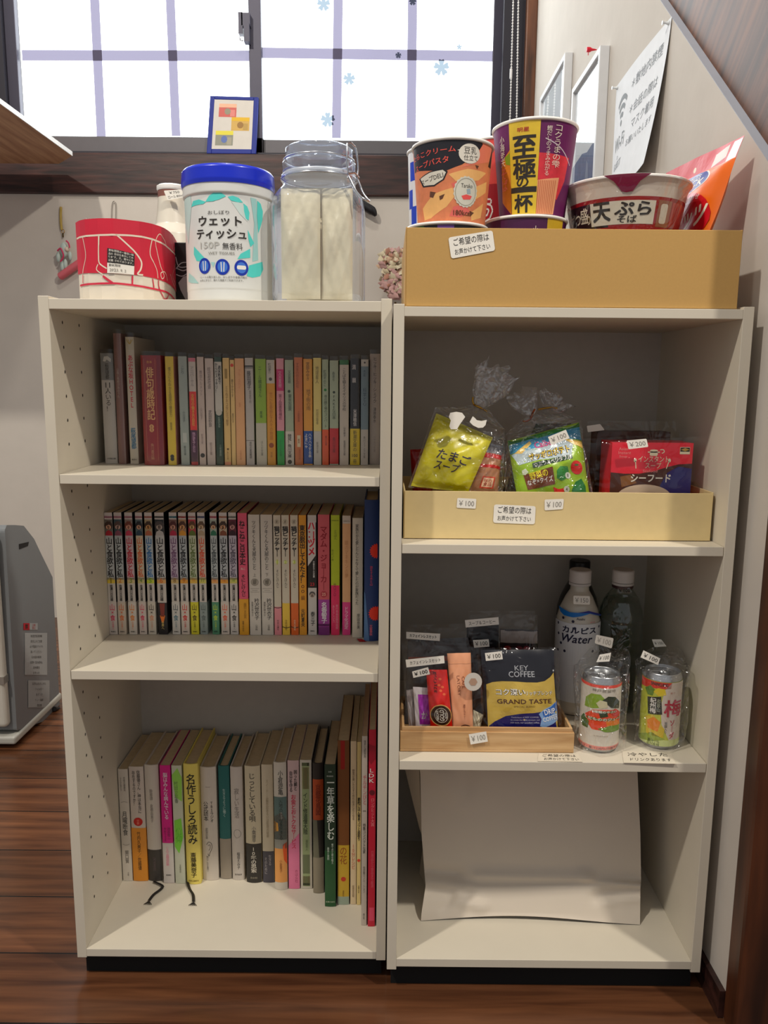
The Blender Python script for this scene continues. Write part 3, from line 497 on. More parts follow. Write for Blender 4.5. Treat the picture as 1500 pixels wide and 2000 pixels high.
B2(646.5, 663.3, 1006, 1240, '#a9b52e', 'lime green comic with a hot pink foot', [('h', 'OFFICE YOU', .045, BK, .85), ('t', 'とりぱん', .12, .2, '#66701a', .05, .35), ('t', 'キミノキ', .28, .38, '#66701a', -.3, .3), ('r', .58, 1, '#d23a66'), ('t', '谷口ジロー', .56, .7, '#6d1428', -.05, .32, .01), ('t', '単行本未収録作収録', .74, .95, '#e8a0b4', .2, .3), ('t', 'あたらしい力', .74, .9, '#e8a0b4', -.2, .25)])
B2(668.5, 684.5, 1007, 1240, '#cfa57e', 'tan comic with a black heading and a magenta pink foot', [('r', 0, .065, '#cfc2b4'), ('h', 'YOUNG YOU', .045, BK, .85), ('t', '銀のマネキンの夢', .12, .6, '#b98a64', 0, .45), ('r', .72, 1, '#d04a86'), ('t', 'ドラマ化決定', .76, .95, '#efc4d8', .0, .5, .02)])
B2(687.6, 708, 1011.6, 1245, '#d0c6b4', 'off-white book with long handwritten title and a red ribbon at its foot', [('t', '家族だから愛したんじゃなくて愛したのが家族だった', .05, .72, BK, -.05, .32, .01), ('t', '岸田奈美', .77, .95, BK, .1, .3)])
e = onZ(703, 1247, Z2); m = MB(); m.grid(lambda u, v: (e.x-.004+.010*v+(u-.5)*(.006+.006*v), e.y-.004-.012*v, Z2+.001+.001*math.sin(v*5)), 3, 5, M('#8f1420', .5)); rb = m.build('ribbon', [o for o in COL.objects if o.name.startswith('comic_book') and o.get('label', '').startswith('off-white')][0])
rb['label'] = 'red ribbon'
B2(710.5, 738.5, 976, 1251, '#14305f', 'tall navy blue book with two red spiky suns, rightmost on the middle shelf', [('p', '#4f6d94', .66, [(-.5, .64), (-.42, .66), (-.12, 1.0), (-.5, 1.0)]), ('p', '#d2402e', .35, [(.05+r*math.cos(t)*1.0+.3, .355+r*math.sin(t)*.11) for k in range(36) for r, t in ((.5 if k % 2 else .40, k*math.pi/18),) if .05+r*math.cos(t)+.3 < .5]), ('p', '#d2402e', .8, [(.3+r*math.cos(t), .80+r*math.sin(t)*.11) for k in range(36) for r, t in ((.5 if k % 2 else .40, k*math.pi/18),) if .3+r*math.cos(t) < .5]), ('t', '旅をする木と山', .46, .6, '#c2506a', .0, .2), ('t', '文藝春秋', .88, .96, '#cf6a7a', 0, .2)], hard=1)
# --- lowest shelf
def B3(xl, xr, yt, yb, col, label, art=(), hard=1, depth=.135, **k): return book(xl, xr, yt, yb, Z3, col, label, art, G3, depth=depth, hard=hard, **k)
B3(240.5, 259.5, 1502, 1720, '#cfc6b8', 'white hardback with a bracketed grey title, leftmost on the lowest shelf', [('t', '究極の健康法', .04, .22, GR, .12, .2), ('t', 'みるみる痩せる', .04, .22, GR, -.25, .16), ('s', GR, .28, [(-.35, .295), (0, .285), (.35, .295)], .03), ('t', '月曜断食', .32, .64, BK, 0, .52), ('s', GR, .66, [(-.35, .665), (0, .675), (.35, .665)], .03), ('t', '関口賢', .71, .85, GR, .05, .36), ('t', '文藝', .91, .96, GR, .1, .15)], hard=0)
B3(261.4, 289.3, 1497, 1720, '#cdc0b4', 'pale book with a red disc above an orange lower half', [('t', '佐藤優さん、神は本当に', .03, .4, BK, .16, .24, .01), ('t', '存在するのですか？', .03, .34, BK, -.18, .22, .01), ('c', .475, .32, '#b02820'), ('t', '宗教', .455, .5, '#d98a7a', 0, .18), ('o', .53, 1, '#c98a3a'), ('t', '竹内久美子／佐藤優', .56, .9, '#3a2a1a', 0, .26)], hard=0)
B3(291, 318, 1493, 1719, '#cdc3b6', 'white hardback with a charcoal grey lower quarter', [('t', '酔郷譚　倉橋由美子', .16, .53, '#8a8076', -.05, .22), ('r', .725, 1, '#3c3733'), ('t', '河出書房', .78, .92, '#6a5a5a', 0, .2)])
B3(320.5, 341, 1494.5, 1724, '#c2217f', 'magenta book with white title and white foot', [('t', '脳はみんな病んでいる', .06, .45, '#ead0df', 0, .42, .02), ('t', '池谷裕二', .52, .62, '#6d1248', .15, .3), ('t', '中村うさぎ', .52, .64, '#6d1248', -.2, .22), ('o', .655, 1, '#cfc6be'), ('t', '二人で自閉症診断', .69, .85, '#d87a94', -.05, .3), ('h', '新潮社', .93, BK, .5)], hard=0)
B3(343, 362.5, 1495, 1725, '#c9cbb4', 'white book brushed with soft green patches', [('p', '#8fbf5a', .2, [(-.5, .08), (.1, .02), (.5, .1), (.45, .3), (-.2, .26)]), ('p', '#7fc24a', .5, [(-.4, .46), (.3, .44), (.45, .6), (0, .74), (-.45, .68)]), ('t', '村田沙耶香', .07, .37, '#4f5d44', -.1, .36), ('t', '信仰', .47, .7, '#4fa02e', 0, .6), ('t', '文藝春秋', .82, .92, '#8a8a76', .05, .18)], hard=0)
B3(365.5, 393.5, 1491, 1725, '#cfbf6a', 'butter yellow hardback with big handwritten black title', [('t', '名作うしろ読み', .08, .66, BK, .02, .66, .02), ('t', '斎藤美奈子', .73, .94, '#3a3220', .03, .4, .02), ('h', '中央公論新社', .97, '#6d5a2a', .7)])
B3(397, 427.5, 1497, 1717, '#cfc4b6', 'wide white hardback with a small line-drawn ear', [('h', '開局70周年記念', .17, GR, .3), ('t', 'TBSラジオ', .3, .48, BK, .2, .2), ('t', '公式読本', .3, .47, BK, -.18, .3, .01), ('t', '武田砂鉄', .53, .63, GR, -.16, .16), ('s', '#5d544a', .72, [(-.2, .68), (-.05, .655), (.12, .67), (.15, .71), (.02, .75), (-.05, .78), (-.12, .76)], .035), ('s', '#5d544a', .72, [(-.1, .69), (.03, .68), (.03, .71), (-.06, .73)], .03), ('t', '聴けば、わかる面白い', .78, .92, GR, -.16, .14)])
B3(431.5, 453, 1495, 1715, '#1c5a58', 'dark teal hardback with a grey-beige lower third', [('t', '生きるように働く', .09, .55, '#b4d0c8', 0, .26), ('o', .64, 1, '#9c9080')])
B3(454.5, 478, 1497, 1717, '#cbc1b6', 'white hardback with a small drawn circle, right of the dark teal one', [('t', '寂しい生活', .18, .45, '#8d8278', 0, .4), ('s', GR, .58, [(-.3, .59), (-.2, .555), (.1, .55), (.3, .58), (.2, .61), (-.1, .62), (-.3, .59)], .025), ('t', '稲垣えみ子', .75, .9, '#55504a', .05, .26), ('h', '東洋経済', .95, GR, .6)])
B3(482, 512, 1495, 1722, '#cfc2a4', 'cream hardback with handwritten title over a black lower quarter', [('t', 'じっとしている唄', .06, .47, BK, -.02, .42, .01), ('t', '小栗康平', .51, .65, GR, .05, .28), ('r', .66, 1, '#2b2723'), ('t', '10年の思索', .69, .91, '#d8cfbe', 0, .36, .02), ('h', '白水社', .955, '#9a917f', .45)])
B3(514, 536, 1493, 1723, '#cdbfa4', 'cream book with faint title over a slate foot', [('t', 'スノードーム製作記あるいは彫刻の秘術', .04, .7, '#8d7f66', -.02, .24), ('r', .73, 1, '#45414a'), ('t', '生きる', .75, .86, '#b9b2b2', .15, .25), ('t', 'そのために', .76, .95, '#b9b2b2', -.22, .22)], hard=0)
B3(537.5, 562, 1488, 1736, '#cfc6b6', 'book with white head, misty teal middle and orange foot', [('t', '小倉遊亀', .06, .25, BK, .05, .4, .01), ('p', '#5d7570', .3, [(-.5, .265), (.5, .265), (.5, .6), (-.5, .6)]), ('p', '#8f8d82', .4, [(-.5, .42), (.1, .38), (.5, .46), (.5, .67), (-.5, .67)]), ('p', '#cf9a4a', .5, [(-.5, .455), (-.2, .47), (-.15, .53), (-.5, .54)]), ('r', .67, .94, '#cf965a'), ('p', '#cf5f2e', .7, [(.15, .64), (.5, .62), (.5, .8), (.25, .76)]), ('t', '天地の恵みを生きる', .28, .6, BK, .05, .3), ('t', '小倉寛子', .75, .87, '#8d5a2e', 0, .22)], hard=1)
B3(564, 586, 1485, 1735, '#cfb0ac', 'white and pink paperback with a large red title', [('p', '#d07a96', .6, [(-.5, .66), (.5, .56), (.5, 1), (-.5, 1)]), ('t', '困った親と', .06, .24, BK, .2, .3, .02), ('t', '自分を守る', .08, .24, BK, -.2, .3, .02), ('t', 'お金とおトクなサービス', .26, .68, '#c02a50', 0, .46, .02), ('c', .8, .25, '#e0c4c4'), ('t', 'のはら社', .85, .95, '#8d2a4a', .2, .25)], hard=0)
B3(587.5, 610, 1484, 1735, '#cdc4b2', 'soft green book inside a white frame', [('r', .02, .98, '#8f9a72', -.32, .32), ('r', .02, .045, '#2a2420', -.32, .32), ('r', .055, .22, '#9a8a62', -.28, .28), ('r', .73, .88, '#9aa07c', -.32, .32), ('r', .9, .955, '#8d8060', -.32, .32), ('r', .955, .975, '#2a2420', -.32, .32), ('t', 'インド修道僧大陸', .25, .57, '#2c3a24', -.05, .4, .02), ('t', '福知英人', .6, .71, '#55623e', .05, .2)], hard=0)
B3(612, 632.5, 1490, 1743, '#26201c', 'black book with a dull orange upper band and grey-beige foot', [('r', .12, .43, '#a8502a'), ('t', '京都花鳥図', .15, .4, '#7a2f16', 0, .5, .03), ('p', '#6d6a55', .43, [(-.5, .43), (-.1, .43), (.1, .72), (-.5, .72)]), ('o', .72, 1, '#8f846e')])
B3(634.5, 656, 1492.5, 1770, '#1c2f20', 'dark green garden book with large white title', [('r', .6, 1, '#1f4a28'), ('h', '別冊', .05, '#b4bbaf', .3), ('h', '家庭園芸', .08, '#b4bbaf', .6), ('t', '一年草を楽しむ', .12, .52, '#d6dccf', .05, .68, .03), ('t', '育て方と寄せ植え', .54, .70, '#b4c2b0', .2, .2, .03), ('t', '基本と実例', .54, .7, '#b4c2b0', -.18, .2, .03), ('h', '主婦の友社', .965, '#b9c4a8', .85)], hard=0, depth=.16, side='#0f1a12')
B3(659.5, 682, 1446, 1766, '#6d4522', 'tall brown book turning yellow at its foot', [('r', 0, .17, '#8f1f18', -.25, .12), ('r', .63, .95, '#b99a3a'), ('r', .95, 1, '#9aa894'), ('t', 'の花', .64, .75, '#8d4a22', 0, .62), ('c', .84, .22, '#b5402e'), ('t', '草思社', .9, .96, '#6d4a22', 0, .15)], hard=0, depth=.18)
B3(684, 695.5, 1447.5, 1766, '#cbb898', 'slim tan cookbook, tall, right of the brown and yellow one', [('t', '野菜が届いたらすぐ作りおきしたくなる', .04, .6, '#5d4630', 0, .4), ('t', '10分レシピ', .62, .78, '#c06a50', 0, .6), ('t', '成美堂出版', .86, .97, '#7d664a', 0, .35)], hard=0, depth=.18)
B3(696.3, 704.5, 1449, 1767, '#cdb982', 'slim pale yellow cookbook squeezed between two tan and white ones', [('t', '節約ごはん簡単コツと段取り', .25, .68, BK, 0, .7, .03), ('c', .72, .4, '#c8503a'), ('t', '主婦の友', .85, .95, '#5d4630', 0, .4)], hard=0, depth=.18)
B3(705, 716, 1437.5, 1807, '#c2b6a8', 'white magazine standing forward, left of the red one', [('t', '住まいは生き方', .02, .11, BK, .05, .4), ('t', 'チルチンびと', .19, .36, '#b5646a', .05, .7), ('h', '104', .385, BK, .5), ('t', '特集コンパクトな家', .42, .64, BK, 0, .5), ('t', '住空間リノベーション', .66, .84, '#5d544c', 0, .4), ('t', '風土社', .93, .97, BK, 0, .3)], hard=0, depth=.205)
B3(718, 732, 1425, 1809, '#b02840', 'red magazine with white letters, rightmost on the lowest shelf', [('p', '#8a1530', .1, [(-.5, .07), (.4, .08), (.5, .14), (-.2, .17), (-.5, .15)]), ('t', 'LDK', .19, .26, '#e8dcd6', -.1, .7, .02), ('c', .31, .4, '#5d1424'), ('t', 'ロングヒット大賞', .34, .48, '#d88a90', .1, .5), ('t', '日用品から食品まで厳選', .5, .9, '#d06a78', .1, .4), ('r', .9, .97, '#c8506a', -.3, .4)], hard=0, depth=.205)
# black ribbons trailing from two hardbacks
for lab, pts in (('white hardback with a charcoal', [(300, 1722), (318, 1732), (300, 1748), (291, 1760)]), ('butter yellow', [(366, 1722), (370, 1736), (377, 1748), (378, 1762)])):
    o = [q for q in COL.objects if q.get('label', '').startswith(lab)][0]; P = spline([tuple(onZ(x, y, Z3+.002)) for x, y in pts], 5)
    m = MB(); sh = stroke([(p[0], p[1]) for p in P], .0045, False); m.add([(a, b, Z3+.0022+.0008*(i % 2)) for i, (a, b) in enumerate(sh[0])], sh[1], INK)
    for k in range(5): q = P[-1]; m.tube([q, (q[0]-.006+.003*k, q[1]-.007, Z3+.0015)], .0006, INK, 5)
    rb = m.build('ribbon', o); rb['label'] = 'black bookmark ribbon'
# ================================================================ helpers for packets
def crop(x0, y0, s): return lambda x, y: (x0+x/s, y0+y/s)
def qp(c, t=.01, seal=.06, wob=.0, seed=0, flat=False, full=3.2):
    """packet skin through four world corners (bottom left, bottom right, top right, top left)"""
    a0, a1, a2, a3 = [Vector(p) for p in c]; W_ = ((a1-a0).length+(a2-a3).length)/2; H_ = ((a3-a0).length+(a2-a1).length)/2
    n = (a1-a0+a2-a3).cross(a3-a0+a2-a1).normalized(); rnd = random.Random(seed); ph = [rnd.uniform(0, 6) for _ in range(6)]
    def fn(a, b, d=0, sgn=1):
        x, y = a/W_, b/H_; p = a0*(1-x)*(1-y)+a1*x*(1-y)+a2*x*y+a3*(1-x)*y; X = abs(2*x-1); Y = abs(2*y-1)
        k = 0 if flat or X >= 1 or Y >= 1 else (1-X**full)**.6*(min(1, (1-Y)/(1-seal)*1.0)**.55 if Y < 1-seal else .0)
        w = wob*(math.sin(x*9+ph[0]+y*6)+math.sin(y*12+ph[1]-x*7)+.6*math.sin((x+y)*19+ph[2])+.4*math.sin((x-y)*27+ph[3]))*(.35+.65*min(1, k))
        return p+n*(t*k*sgn+w+d)
    return fn, W_, H_
NU, NV = 22, 26
def skin(mb, q, mat, back=True, mat2=None):
    fn, w, h = q; mb.grid(lambda i, j: fn(i*w, j*h), NU, NV, mat)
    if back: mb.grid(lambda i, j: fn((1-i)*w, j*h, 0, -.7), NU, NV, mat2 or mat)
    return mb
def pr(mb, q, sh, mat, lay=2): fn, w, h = q; return mb.decal(fn, sh, mat, lay, w/NU, h/NV)
def px(Y, *pts):
    """photo points onto the upright plane Y (Y may be a list, one per point)"""
    return [onY(x, y, Y[i] if isinstance(Y, (list, tuple)) else Y) for i, (x, y) in enumerate(pts)]
def sticker(name, parent, c, txt, mat=None, ink='#4a4743', lab=None, th=.0004, bold=0, twf=.8, thf=.55, rnd=True):
    q = qp(c, flat=True); fn, w, h = q; m = MB(); m.decal(fn, rr(0, 0, w, h, min(w, h)*.12) if rnd else rect(0, 0, w, h), mat or TAG, 1)
    lines = txt if isinstance(txt, list) else [txt]; n = len(lines)
    for i, t in enumerate(lines):
        if t: m.decal(fn, text(t, w/2, h*(1-(i+.5)/n*.92-.04), w*twf, h*thf/n, False, bold), M(ink, .7), 2.5)
    o = m.build(name, parent)
    if lab: o['label'] = lab
    return o
K1 = crop(130, 300, 4.839); K2 = crop(350, 300, 6.667); K3 = crop(500, 260, 5); K4 = crop(760, 200, 3.75); K5 = crop(1080, 230, 3.571)
E1 = crop(780, 700, 5); E2 = crop(960, 740, 5.77); E3 = crop(1120, 800, 4.839); E4 = crop(770, 1180, 4.1667); E5 = crop(1070, 1080, 4.652)
ZL, ZT2 = .8996, .8920
# ================================================================ on top of the left bookcase
# red and white curved carton
top = [K1(*p) for p in ((90, 655), (120, 635), (180, 620), (300, 612), (430, 612), (600, 630), (700, 642), (800, 662), (880, 687), (920, 705), (965, 735), (1000, 770), (1035, 830))]
ZC = onY(219, 426.5, .022).z; loop = [onZ(x, y, ZC) for x, y in top]; acc = [0]
for i in range(1, len(loop)): acc.append(acc[-1]+(loop[i]-loop[i-1]).length)
HC = ZC-ZL
def cfn(a, b, d=0):
    i = max(0, min(len(acc)-2, next((k for k in range(len(acc)-1) if acc[k+1] >= a), len(acc)-2))); t = (a-acc[i])/(acc[i+1]-acc[i]); p = loop[i].lerp(loop[i+1], t); e = (loop[i+1]-loop[i]).normalized()
    d += .0007*(d != 0); return Vector((p.x+e.y*d, p.y-e.x*d, ZL+b))
def cpx(x, y):
    X, Y_ = K1(x, y); i = max(0, min(len(top)-2, next((k for k in range(len(top)-1) if top[k+1][0] >= X), len(top)-2)))
    t = (X-top[i][0])/(top[i+1][0]-top[i][0]); yt = top[i][1]+t*(top[i+1][1]-top[i][1]); t = max(-.5, min(1, t)); return (acc[i]+t*(acc[i+1]-acc[i]), HC*(585-Y_)/(585-yt))
car = thing('carton', 'red and white curved carton with looping cord pattern on the left bookcase', 'carton', tuple(Vector((loop[4].x, loop[4].y+.07, ZL))))
RED = M('#c02c44', .5); WHC = M('#e6dccb', .55)
full = loop+[Vector((loop[-1].x-.012, loop[-1].y+.018, ZC)), Vector((loop[-1].x-.03, loop[-1].y+.022, ZC)), Vector((loop[0].x+.02, loop[0].y+.10, ZC)), Vector((loop[0].x+.002, loop[0].y+.08, ZC))]
m = MB(); n = len(full)
for zz, k in ((0, 0),):
    o = [(p.x, p.y) for p in full]; cx_ = sum(p[0] for p in o)/n; cy_ = sum(p[1] for p in o)/n; i_ = [(cx_+(x-cx_)*.985, cy_+(y-cy_)*.985) for x, y in o]
    v = [(x, y, ZL) for x, y in o]+[(x, y, ZC) for x, y in o]+[(x, y, ZC) for x, y in i_]+[(x, y, ZL+.001) for x, y in i_]
    m.add(v, [(a+b*n, (a+1) % n+b*n, (a+1) % n+(b+1)*n, a+(b+1)*n) for b in range(3) for a in range(n)]+[tuple(range(n)), tuple(range(3*n, 4*n))], WHC)
AL = acc[-1]; wl = [cpx(x, y) for x, y in ((95, 1122), (300, 1122), (620, 1132), (820, 1155), (960, 1195), (1070, 1270))]
m.decal(cfn, poly([(0, wl[0][1])]+wl[1:-1]+[(AL, wl[-1][1]), (AL, HC), (0, HC)]), RED, 1, AL/40)
CORD = M('#eadcc6', .6); CORDR = M('#c23850', .6)
for p, w in (([(95, 800), (180, 775), (300, 768), (450, 765), (600, 770), (750, 790), (880, 830), (980, 900), (1040, 960)], 16), ([(150, 790), (170, 950), (140, 1080), (135, 1120)], 9), ([(300, 770), (295, 850), (290, 950), (295, 1030), (360, 1080)], 12), ([(460, 760), (560, 850), (640, 930), (690, 1010), (680, 1080), (650, 1122), (700, 1130)], 14), ([(800, 800), (775, 940), (830, 1070), (840, 1150)], 9),
             ([(840, 900), (830, 820), (870, 755), (910, 800), (930, 850)], 8), ([(830, 860), (870, 1040), (900, 1120), (880, 1150), (870, 1100), (910, 1090), (930, 1160)], 9), ([(280, 1040), (265, 1090), (320, 1135)], 9), ([(985, 830), (1000, 900), (1020, 870), (1040, 950), (1000, 1050), (985, 1120), (1010, 1180)], 6), ([(960, 1100), (990, 1180), (1020, 1230), (1035, 1160)], 6)):
    m.decal(cfn, stroke([cpx(*q) for q in p], w/4.839*.00068), CORD, 2, AL/40)
for p, w in (([(105, 1230), (250, 1222), (420, 1218), (600, 1228), (800, 1250), (950, 1275), (1075, 1360)], 17), ([(320, 1150), (360, 1180), (410, 1215)], 20), ([(600, 1140), (595, 1225)], 14), ([(790, 1155), (800, 1240)], 10), ([(845, 1165), (850, 1240), (900, 1330), (940, 1280)], 12), ([(135, 1130), (130, 1210)], 9)):
    m.decal(cfn, stroke([cpx(*q) for q in p], w/4.839*.00068), CORDR, 3, AL/40)
m.build('body', car)
lc = [cpx(365, 1122), cpx(612, 1132), cpx(628, 940), cpx(378, 888)]; w = lc[1][0]-lc[0][0]; h = lc[3][1]-lc[0][1]
def fn(a, b, d=0):
    x, y = a/w, b/h; return cfn(*[lc[0][k]*(1-x)*(1-y)+lc[1][k]*x*(1-y)+lc[2][k]*x*y+lc[3][k]*(1-x)*y for k in (0, 1)], d+.0009)
m = MB(); m.decal(fn, rect(0, 0, w, h), TAG, 1, w/12); m.decal(fn, rect(0, h*.42, w, h), INK, 2, w/12)
for i, t in enumerate(('賞味期限は一番短い個', '品の日付を表示してお', 'ります。又、個々にも', '記載されております。')): m.decal(fn, text(t, w/2, h*(.93-.135*i), w*.9, h*.1), TAG, 3)
m.decal(fn, text('賞味期限', w*.27, h*.33, w*.42, h*.11), INK, 3); m.decal(fn, text('2023. 9. 2', w*.4, h*.13, w*.6, h*.12), M('#77726a'), 3); m.build('date_label', car)
a, b = px(.075, (160, 424), (181, 428)); m = MB(); m.grid(lambda u, v: (a.x+(b.x-a.x)*u, .075+.012*v, ZL+.02+(a.z-ZL-.02)*math.sin(math.pi*(.15+.7*u))**.5*(1-.1*v)), 8, 6, M('#f4f4f2', .25)); m.grid(lambda u, v: (a.x+(b.x-a.x)*u, .087, ZL+.001+(a.z-ZL-.001)*v*math.sin(math.pi*(.15+.7*u))**.5), 8, 4, M('#f4f4f2', .25))
tag(m.build('sachet'), 'glossy white sachet just poking above the red and white carton', 'sachet')
# white bottle with a tag, behind the carton
BY = .262; p0 = onY(338, 470, BY); zt_ = onY(338, 363, BY).z-ZL
bt = thing('bottle', 'white flared bottle with brown cap ring and price tag behind the red carton', 'bottle', (p0.x, BY, ZL))
BW = M('#ddd5c6', .3)
MB().lathe([(0, 0), (.036, 0), (.040, .006), (.040, zt_*.35), (.040, zt_*.52), (.036, zt_*.62), (.026, zt_*.70), (.0225, zt_*.80), (.0205, zt_*.91), (.0205, zt_*.915)], BW, (p0.x, BY, ZL)).build('body', bt)
MB().lathe([(.0207, zt_*.905), (.0207, zt_*.955)], M('#7a5248', .5), (p0.x, BY, ZL)).build('cap_ring', bt)
MB().lathe([(.0212, zt_*.955), (.0222, zt_*.965), (.0222, zt_*.99), (.019, zt_), (0, zt_)], M('#efece8', .25), (p0.x, BY, ZL)).build('cap', bt)
sticker('price_tag', bt, px(BY-.03, K1(955, 442), K1(1120, 410), K1(1105, 338), K1(918, 350)), ['￥750', 'ロール 800ml'], bold=0)
# black box with white line drawing
bx = px(.16, (332, 586), (455, 586), (455, 474), (332, 474)); m = MB(); m.box(bx[0].x, bx[1].x, .16, .20, ZL, bx[2].z, M('#0d0c0d', .4))
f = plane((bx[0].x, .16, ZL), (1, 0, 0), (0, 0, 1)); sx_ = (bx[1].x-bx[0].x)/123; ln = M('#b9b8ba', .5)
PB = lambda x, y: ((K1(x, y)[0]-332)*sx_, (586-K1(x, y)[1])*sx_)
m.decal(f, poly([PB(*p) for p in ((1062, 1135), (1110, 1080), (1175, 1055), (1260, 1040), (1300, 1200), (1240, 1340), (1175, 1345), (1120, 1280), (1080, 1200))]), M('#a5a3a4', .5), 1)
for p in ([(1045, 1010), (1090, 960), (1140, 950), (1200, 960)], [(1045, 1060), (1100, 1075), (1170, 1040), (1260, 1010)], [(1045, 1000), (1110, 1025), (1175, 1000)], [(1045, 900), (1075, 990), (1170, 985)], [(1150, 900), (1300, 960), (1400, 1100)]): m.decal(f, stroke([PB(*q) for q in p], .0012), ln, 2)
tag(m.build('patterned_box', bevel=.001), 'black box with pale line-drawn petals between the carton and wet tissue canister', 'box')
# wet tissue canister
wx = onY(448, 450, .085).x; wc = (wx, .085, ZL); zw = onY(444, 318, .03).z-ZL; R_ = .0575
wt = thing('wet_tissue_canister', 'white wet tissue canister with blue lid and turquoise petals', 'canister', wc)
BODY = M('#dfe0dc', .35); LIDB = M('#1634b4', .3, coat=.3); hz = zw*.868
MB().lathe([(0, 0), (R_-.001, 0), (R_, .003), (R_, .016), (R_+.0004, .017), (R_+.0004, zw*.785), (R_+.0022, zw*.79), (R_+.0026, zw*.80), (R_+.0026, hz)], BODY, wc, 64).build('body', wt)
MB().lathe([(R_+.0035, hz-.001), (R_+.0045, hz+.004), (R_+.0035, zw-.004), (R_+.001, zw-.0008), (R_-.003, zw), (R_-.006, zw-.002), (0, zw-.002)], LIDB, wc, 64).build('lid', wt)
w_f = cone(wx, .085, ZL, 1, R_+.0006, R_+.0006, .18); m = MB(); TQ = M('#5cc4bd', .4); TQ2 = M('#a5d5d2', .4)
sc_ = .000755/1.0
def WP(x, y): X, Y_ = K2(x, y); s = max(-1, min(1, (X-450)/78)); return (math.asin(s)*R_*.96, onY(X, Y_, .085-R_*math.cos(math.asin(s))).z-ZL)
for p, mt in (([(395, 640), (440, 560), (500, 510), (570, 500), (640, 555), (560, 600), (480, 630)], TQ), ([(225, 720), (250, 640), (320, 615), (400, 640), (370, 670), (290, 690)], TQ), ([(660, 560), (720, 545), (790, 570), (840, 630), (780, 630), (700, 610)], TQ), ([(845, 640), (890, 680), (915, 760), (905, 860), (870, 840), (850, 740)], TQ), ([(1010, 600), (1050, 640), (1075, 740), (1070, 850), (1040, 960), (1015, 1030), (1005, 800)], TQ), ([(890, 985), (930, 1080), (965, 1160), (920, 1210), (895, 1100)], TQ), ([(915, 1230), (915, 1350), (760, 1370), (800, 1300)], TQ), ([(900, 1450), (1060, 1400), (1070, 1500), (1030, 1590), (940, 1610), (870, 1590)], TQ), ([(245, 1225), (300, 1290), (370, 1370), (330, 1420), (270, 1410), (240, 1330)], TQ), ([(175, 1570), (230, 1620), (290, 1700), (200, 1700), (165, 1680)], TQ2), ([(440, 1420), (490, 1420), (470, 1490)], TQ2), ([(930, 560), (1000, 580), (1010, 1380), (940, 1400), (970, 900)], TQ2), ([(700, 620), (840, 640), (890, 880), (800, 780)], M('#cfe0db', .4)), ([(135, 520), (220, 540), (230, 700), (180, 1200), (150, 900)], M('#c5dbd6', .4))):
    m.decal(w_f, poly([WP(*q) for q in p]), mt, 1, .006)
def wtx(t, x0, y0, x1, y1, mat, bold=0, lay=3):
    a, b = WP(x0, y1), WP(x1, y0); m.decal(w_f, text(t, (a[0]+b[0])/2, (a[1]+b[1])/2, b[0]-a[0], b[1]-a[1], False, bold), mat, lay, .006)
BLK = M('#26211c', .5)
wtx('おしぼり', 410, 740, 685, 805, BLK); wtx('ウェット', 312, 815, 820, 968, BLK, .035); wtx('ティッシュ', 285, 990, 872, 1138, BLK, .035); wtx('150P', 325, 1150, 548, 1255, M('#b9b7b0')); wtx('無香料', 585, 1165, 825, 1252, BLK); wtx('WET TISSUES', 415, 1280, 728, 1325, M('#8a877f')); wtx('1シートの取り出し口、おしぼりや食事の時の', 310, 1600, 870, 1640, M('#55524c')); wtx('お手ふきなど、様々な場面でご利用できます。', 310, 1640, 825, 1680, M('#55524c'))
for x, rx in ((367, 68), (580, 85), (805, 83)):
    a, b = WP(x-rx, 1480), WP(x+rx, 1480); cxx = (a[0]+b[0])/2; ry = 88*sc_/6.667
    m.decal(w_f, ell(cxx, a[1], (b[0]-a[0])/2, ry), M('#1b3a9c', .4), 2, .004); m.decal(w_f, ell(cxx, a[1], (b[0]-a[0])/2*.7, ry*.7), M('#4a78c4', .4), 3, .004)
    for dx_ in ((-.0012, .0016) if x < 700 else (0,)):
        s2 = stroke([(cxx+dx_, a[1]-.006), (cxx+dx_*1.4, a[1]+.006)], .0012, False) if x < 700 else rr(cxx-.006, a[1]-.0022, cxx+.006, a[1]+.0028, .002)
        m.decal(w_f, s2, WHITE, 4, .004)
m.build('label', wt)
# clip-top glass jar
jx = onY(624, 450, .085).x; jc = (jx, .085, ZL); zj = onY(620, 290, .085).z-ZL
jr = thing('clip_top_jar', 'clip-top glass jar full of beige packets on the left bookcase', 'jar', jc)
R_ = .0615; prof = [(R_-.008, 0), (R_-.002, .003), (R_, .012), (R_, zj*.60), (R_-.002, zj*.655), (R_-.008, zj*.70), (R_-.014, zj*.735), (R_-.016, zj*.75), (R_-.016, zj*.765), (R_-.013, zj*.775), (R_-.013, zj*.80), (R_-.015, zj*.805)]
MB().lathe(prof, GLASS, jc, 64, sq=4.2, cap=False).build('body', jr)
MB().lathe([(R_-.015, zj*.806), (R_-.0125, zj*.81), (R_-.0125, zj*.83), (R_-.0145, zj*.836)], clear('gasket', tint='#dcdcda', base=.25, edge=.6, rough=.3, milk=.5), jc, 64).build('gasket', jr)
MB().lathe([(R_-.0145, zj*.837), (R_-.0125, zj*.842), (R_-.0125, zj*.90), (R_-.016, zj*.91), (R_-.018, zj*.93), (R_-.0165, zj*.955), (R_-.0165, zj*.985), (R_-.021, zj), (0, zj)], GLASS, jc, 64, cap=False).build('lid', jr)
m = MB()
for zz, rr_ in ((.80, R_-.0108), (.918, R_-.0145)): m.tube([(jx+rr_*math.sin(t*math.pi/24), .085-rr_*math.cos(t*math.pi/24), ZL+zj*zz) for t in range(48)], .0012, STEEL, 6, closed=True)
ca = math.radians(58)
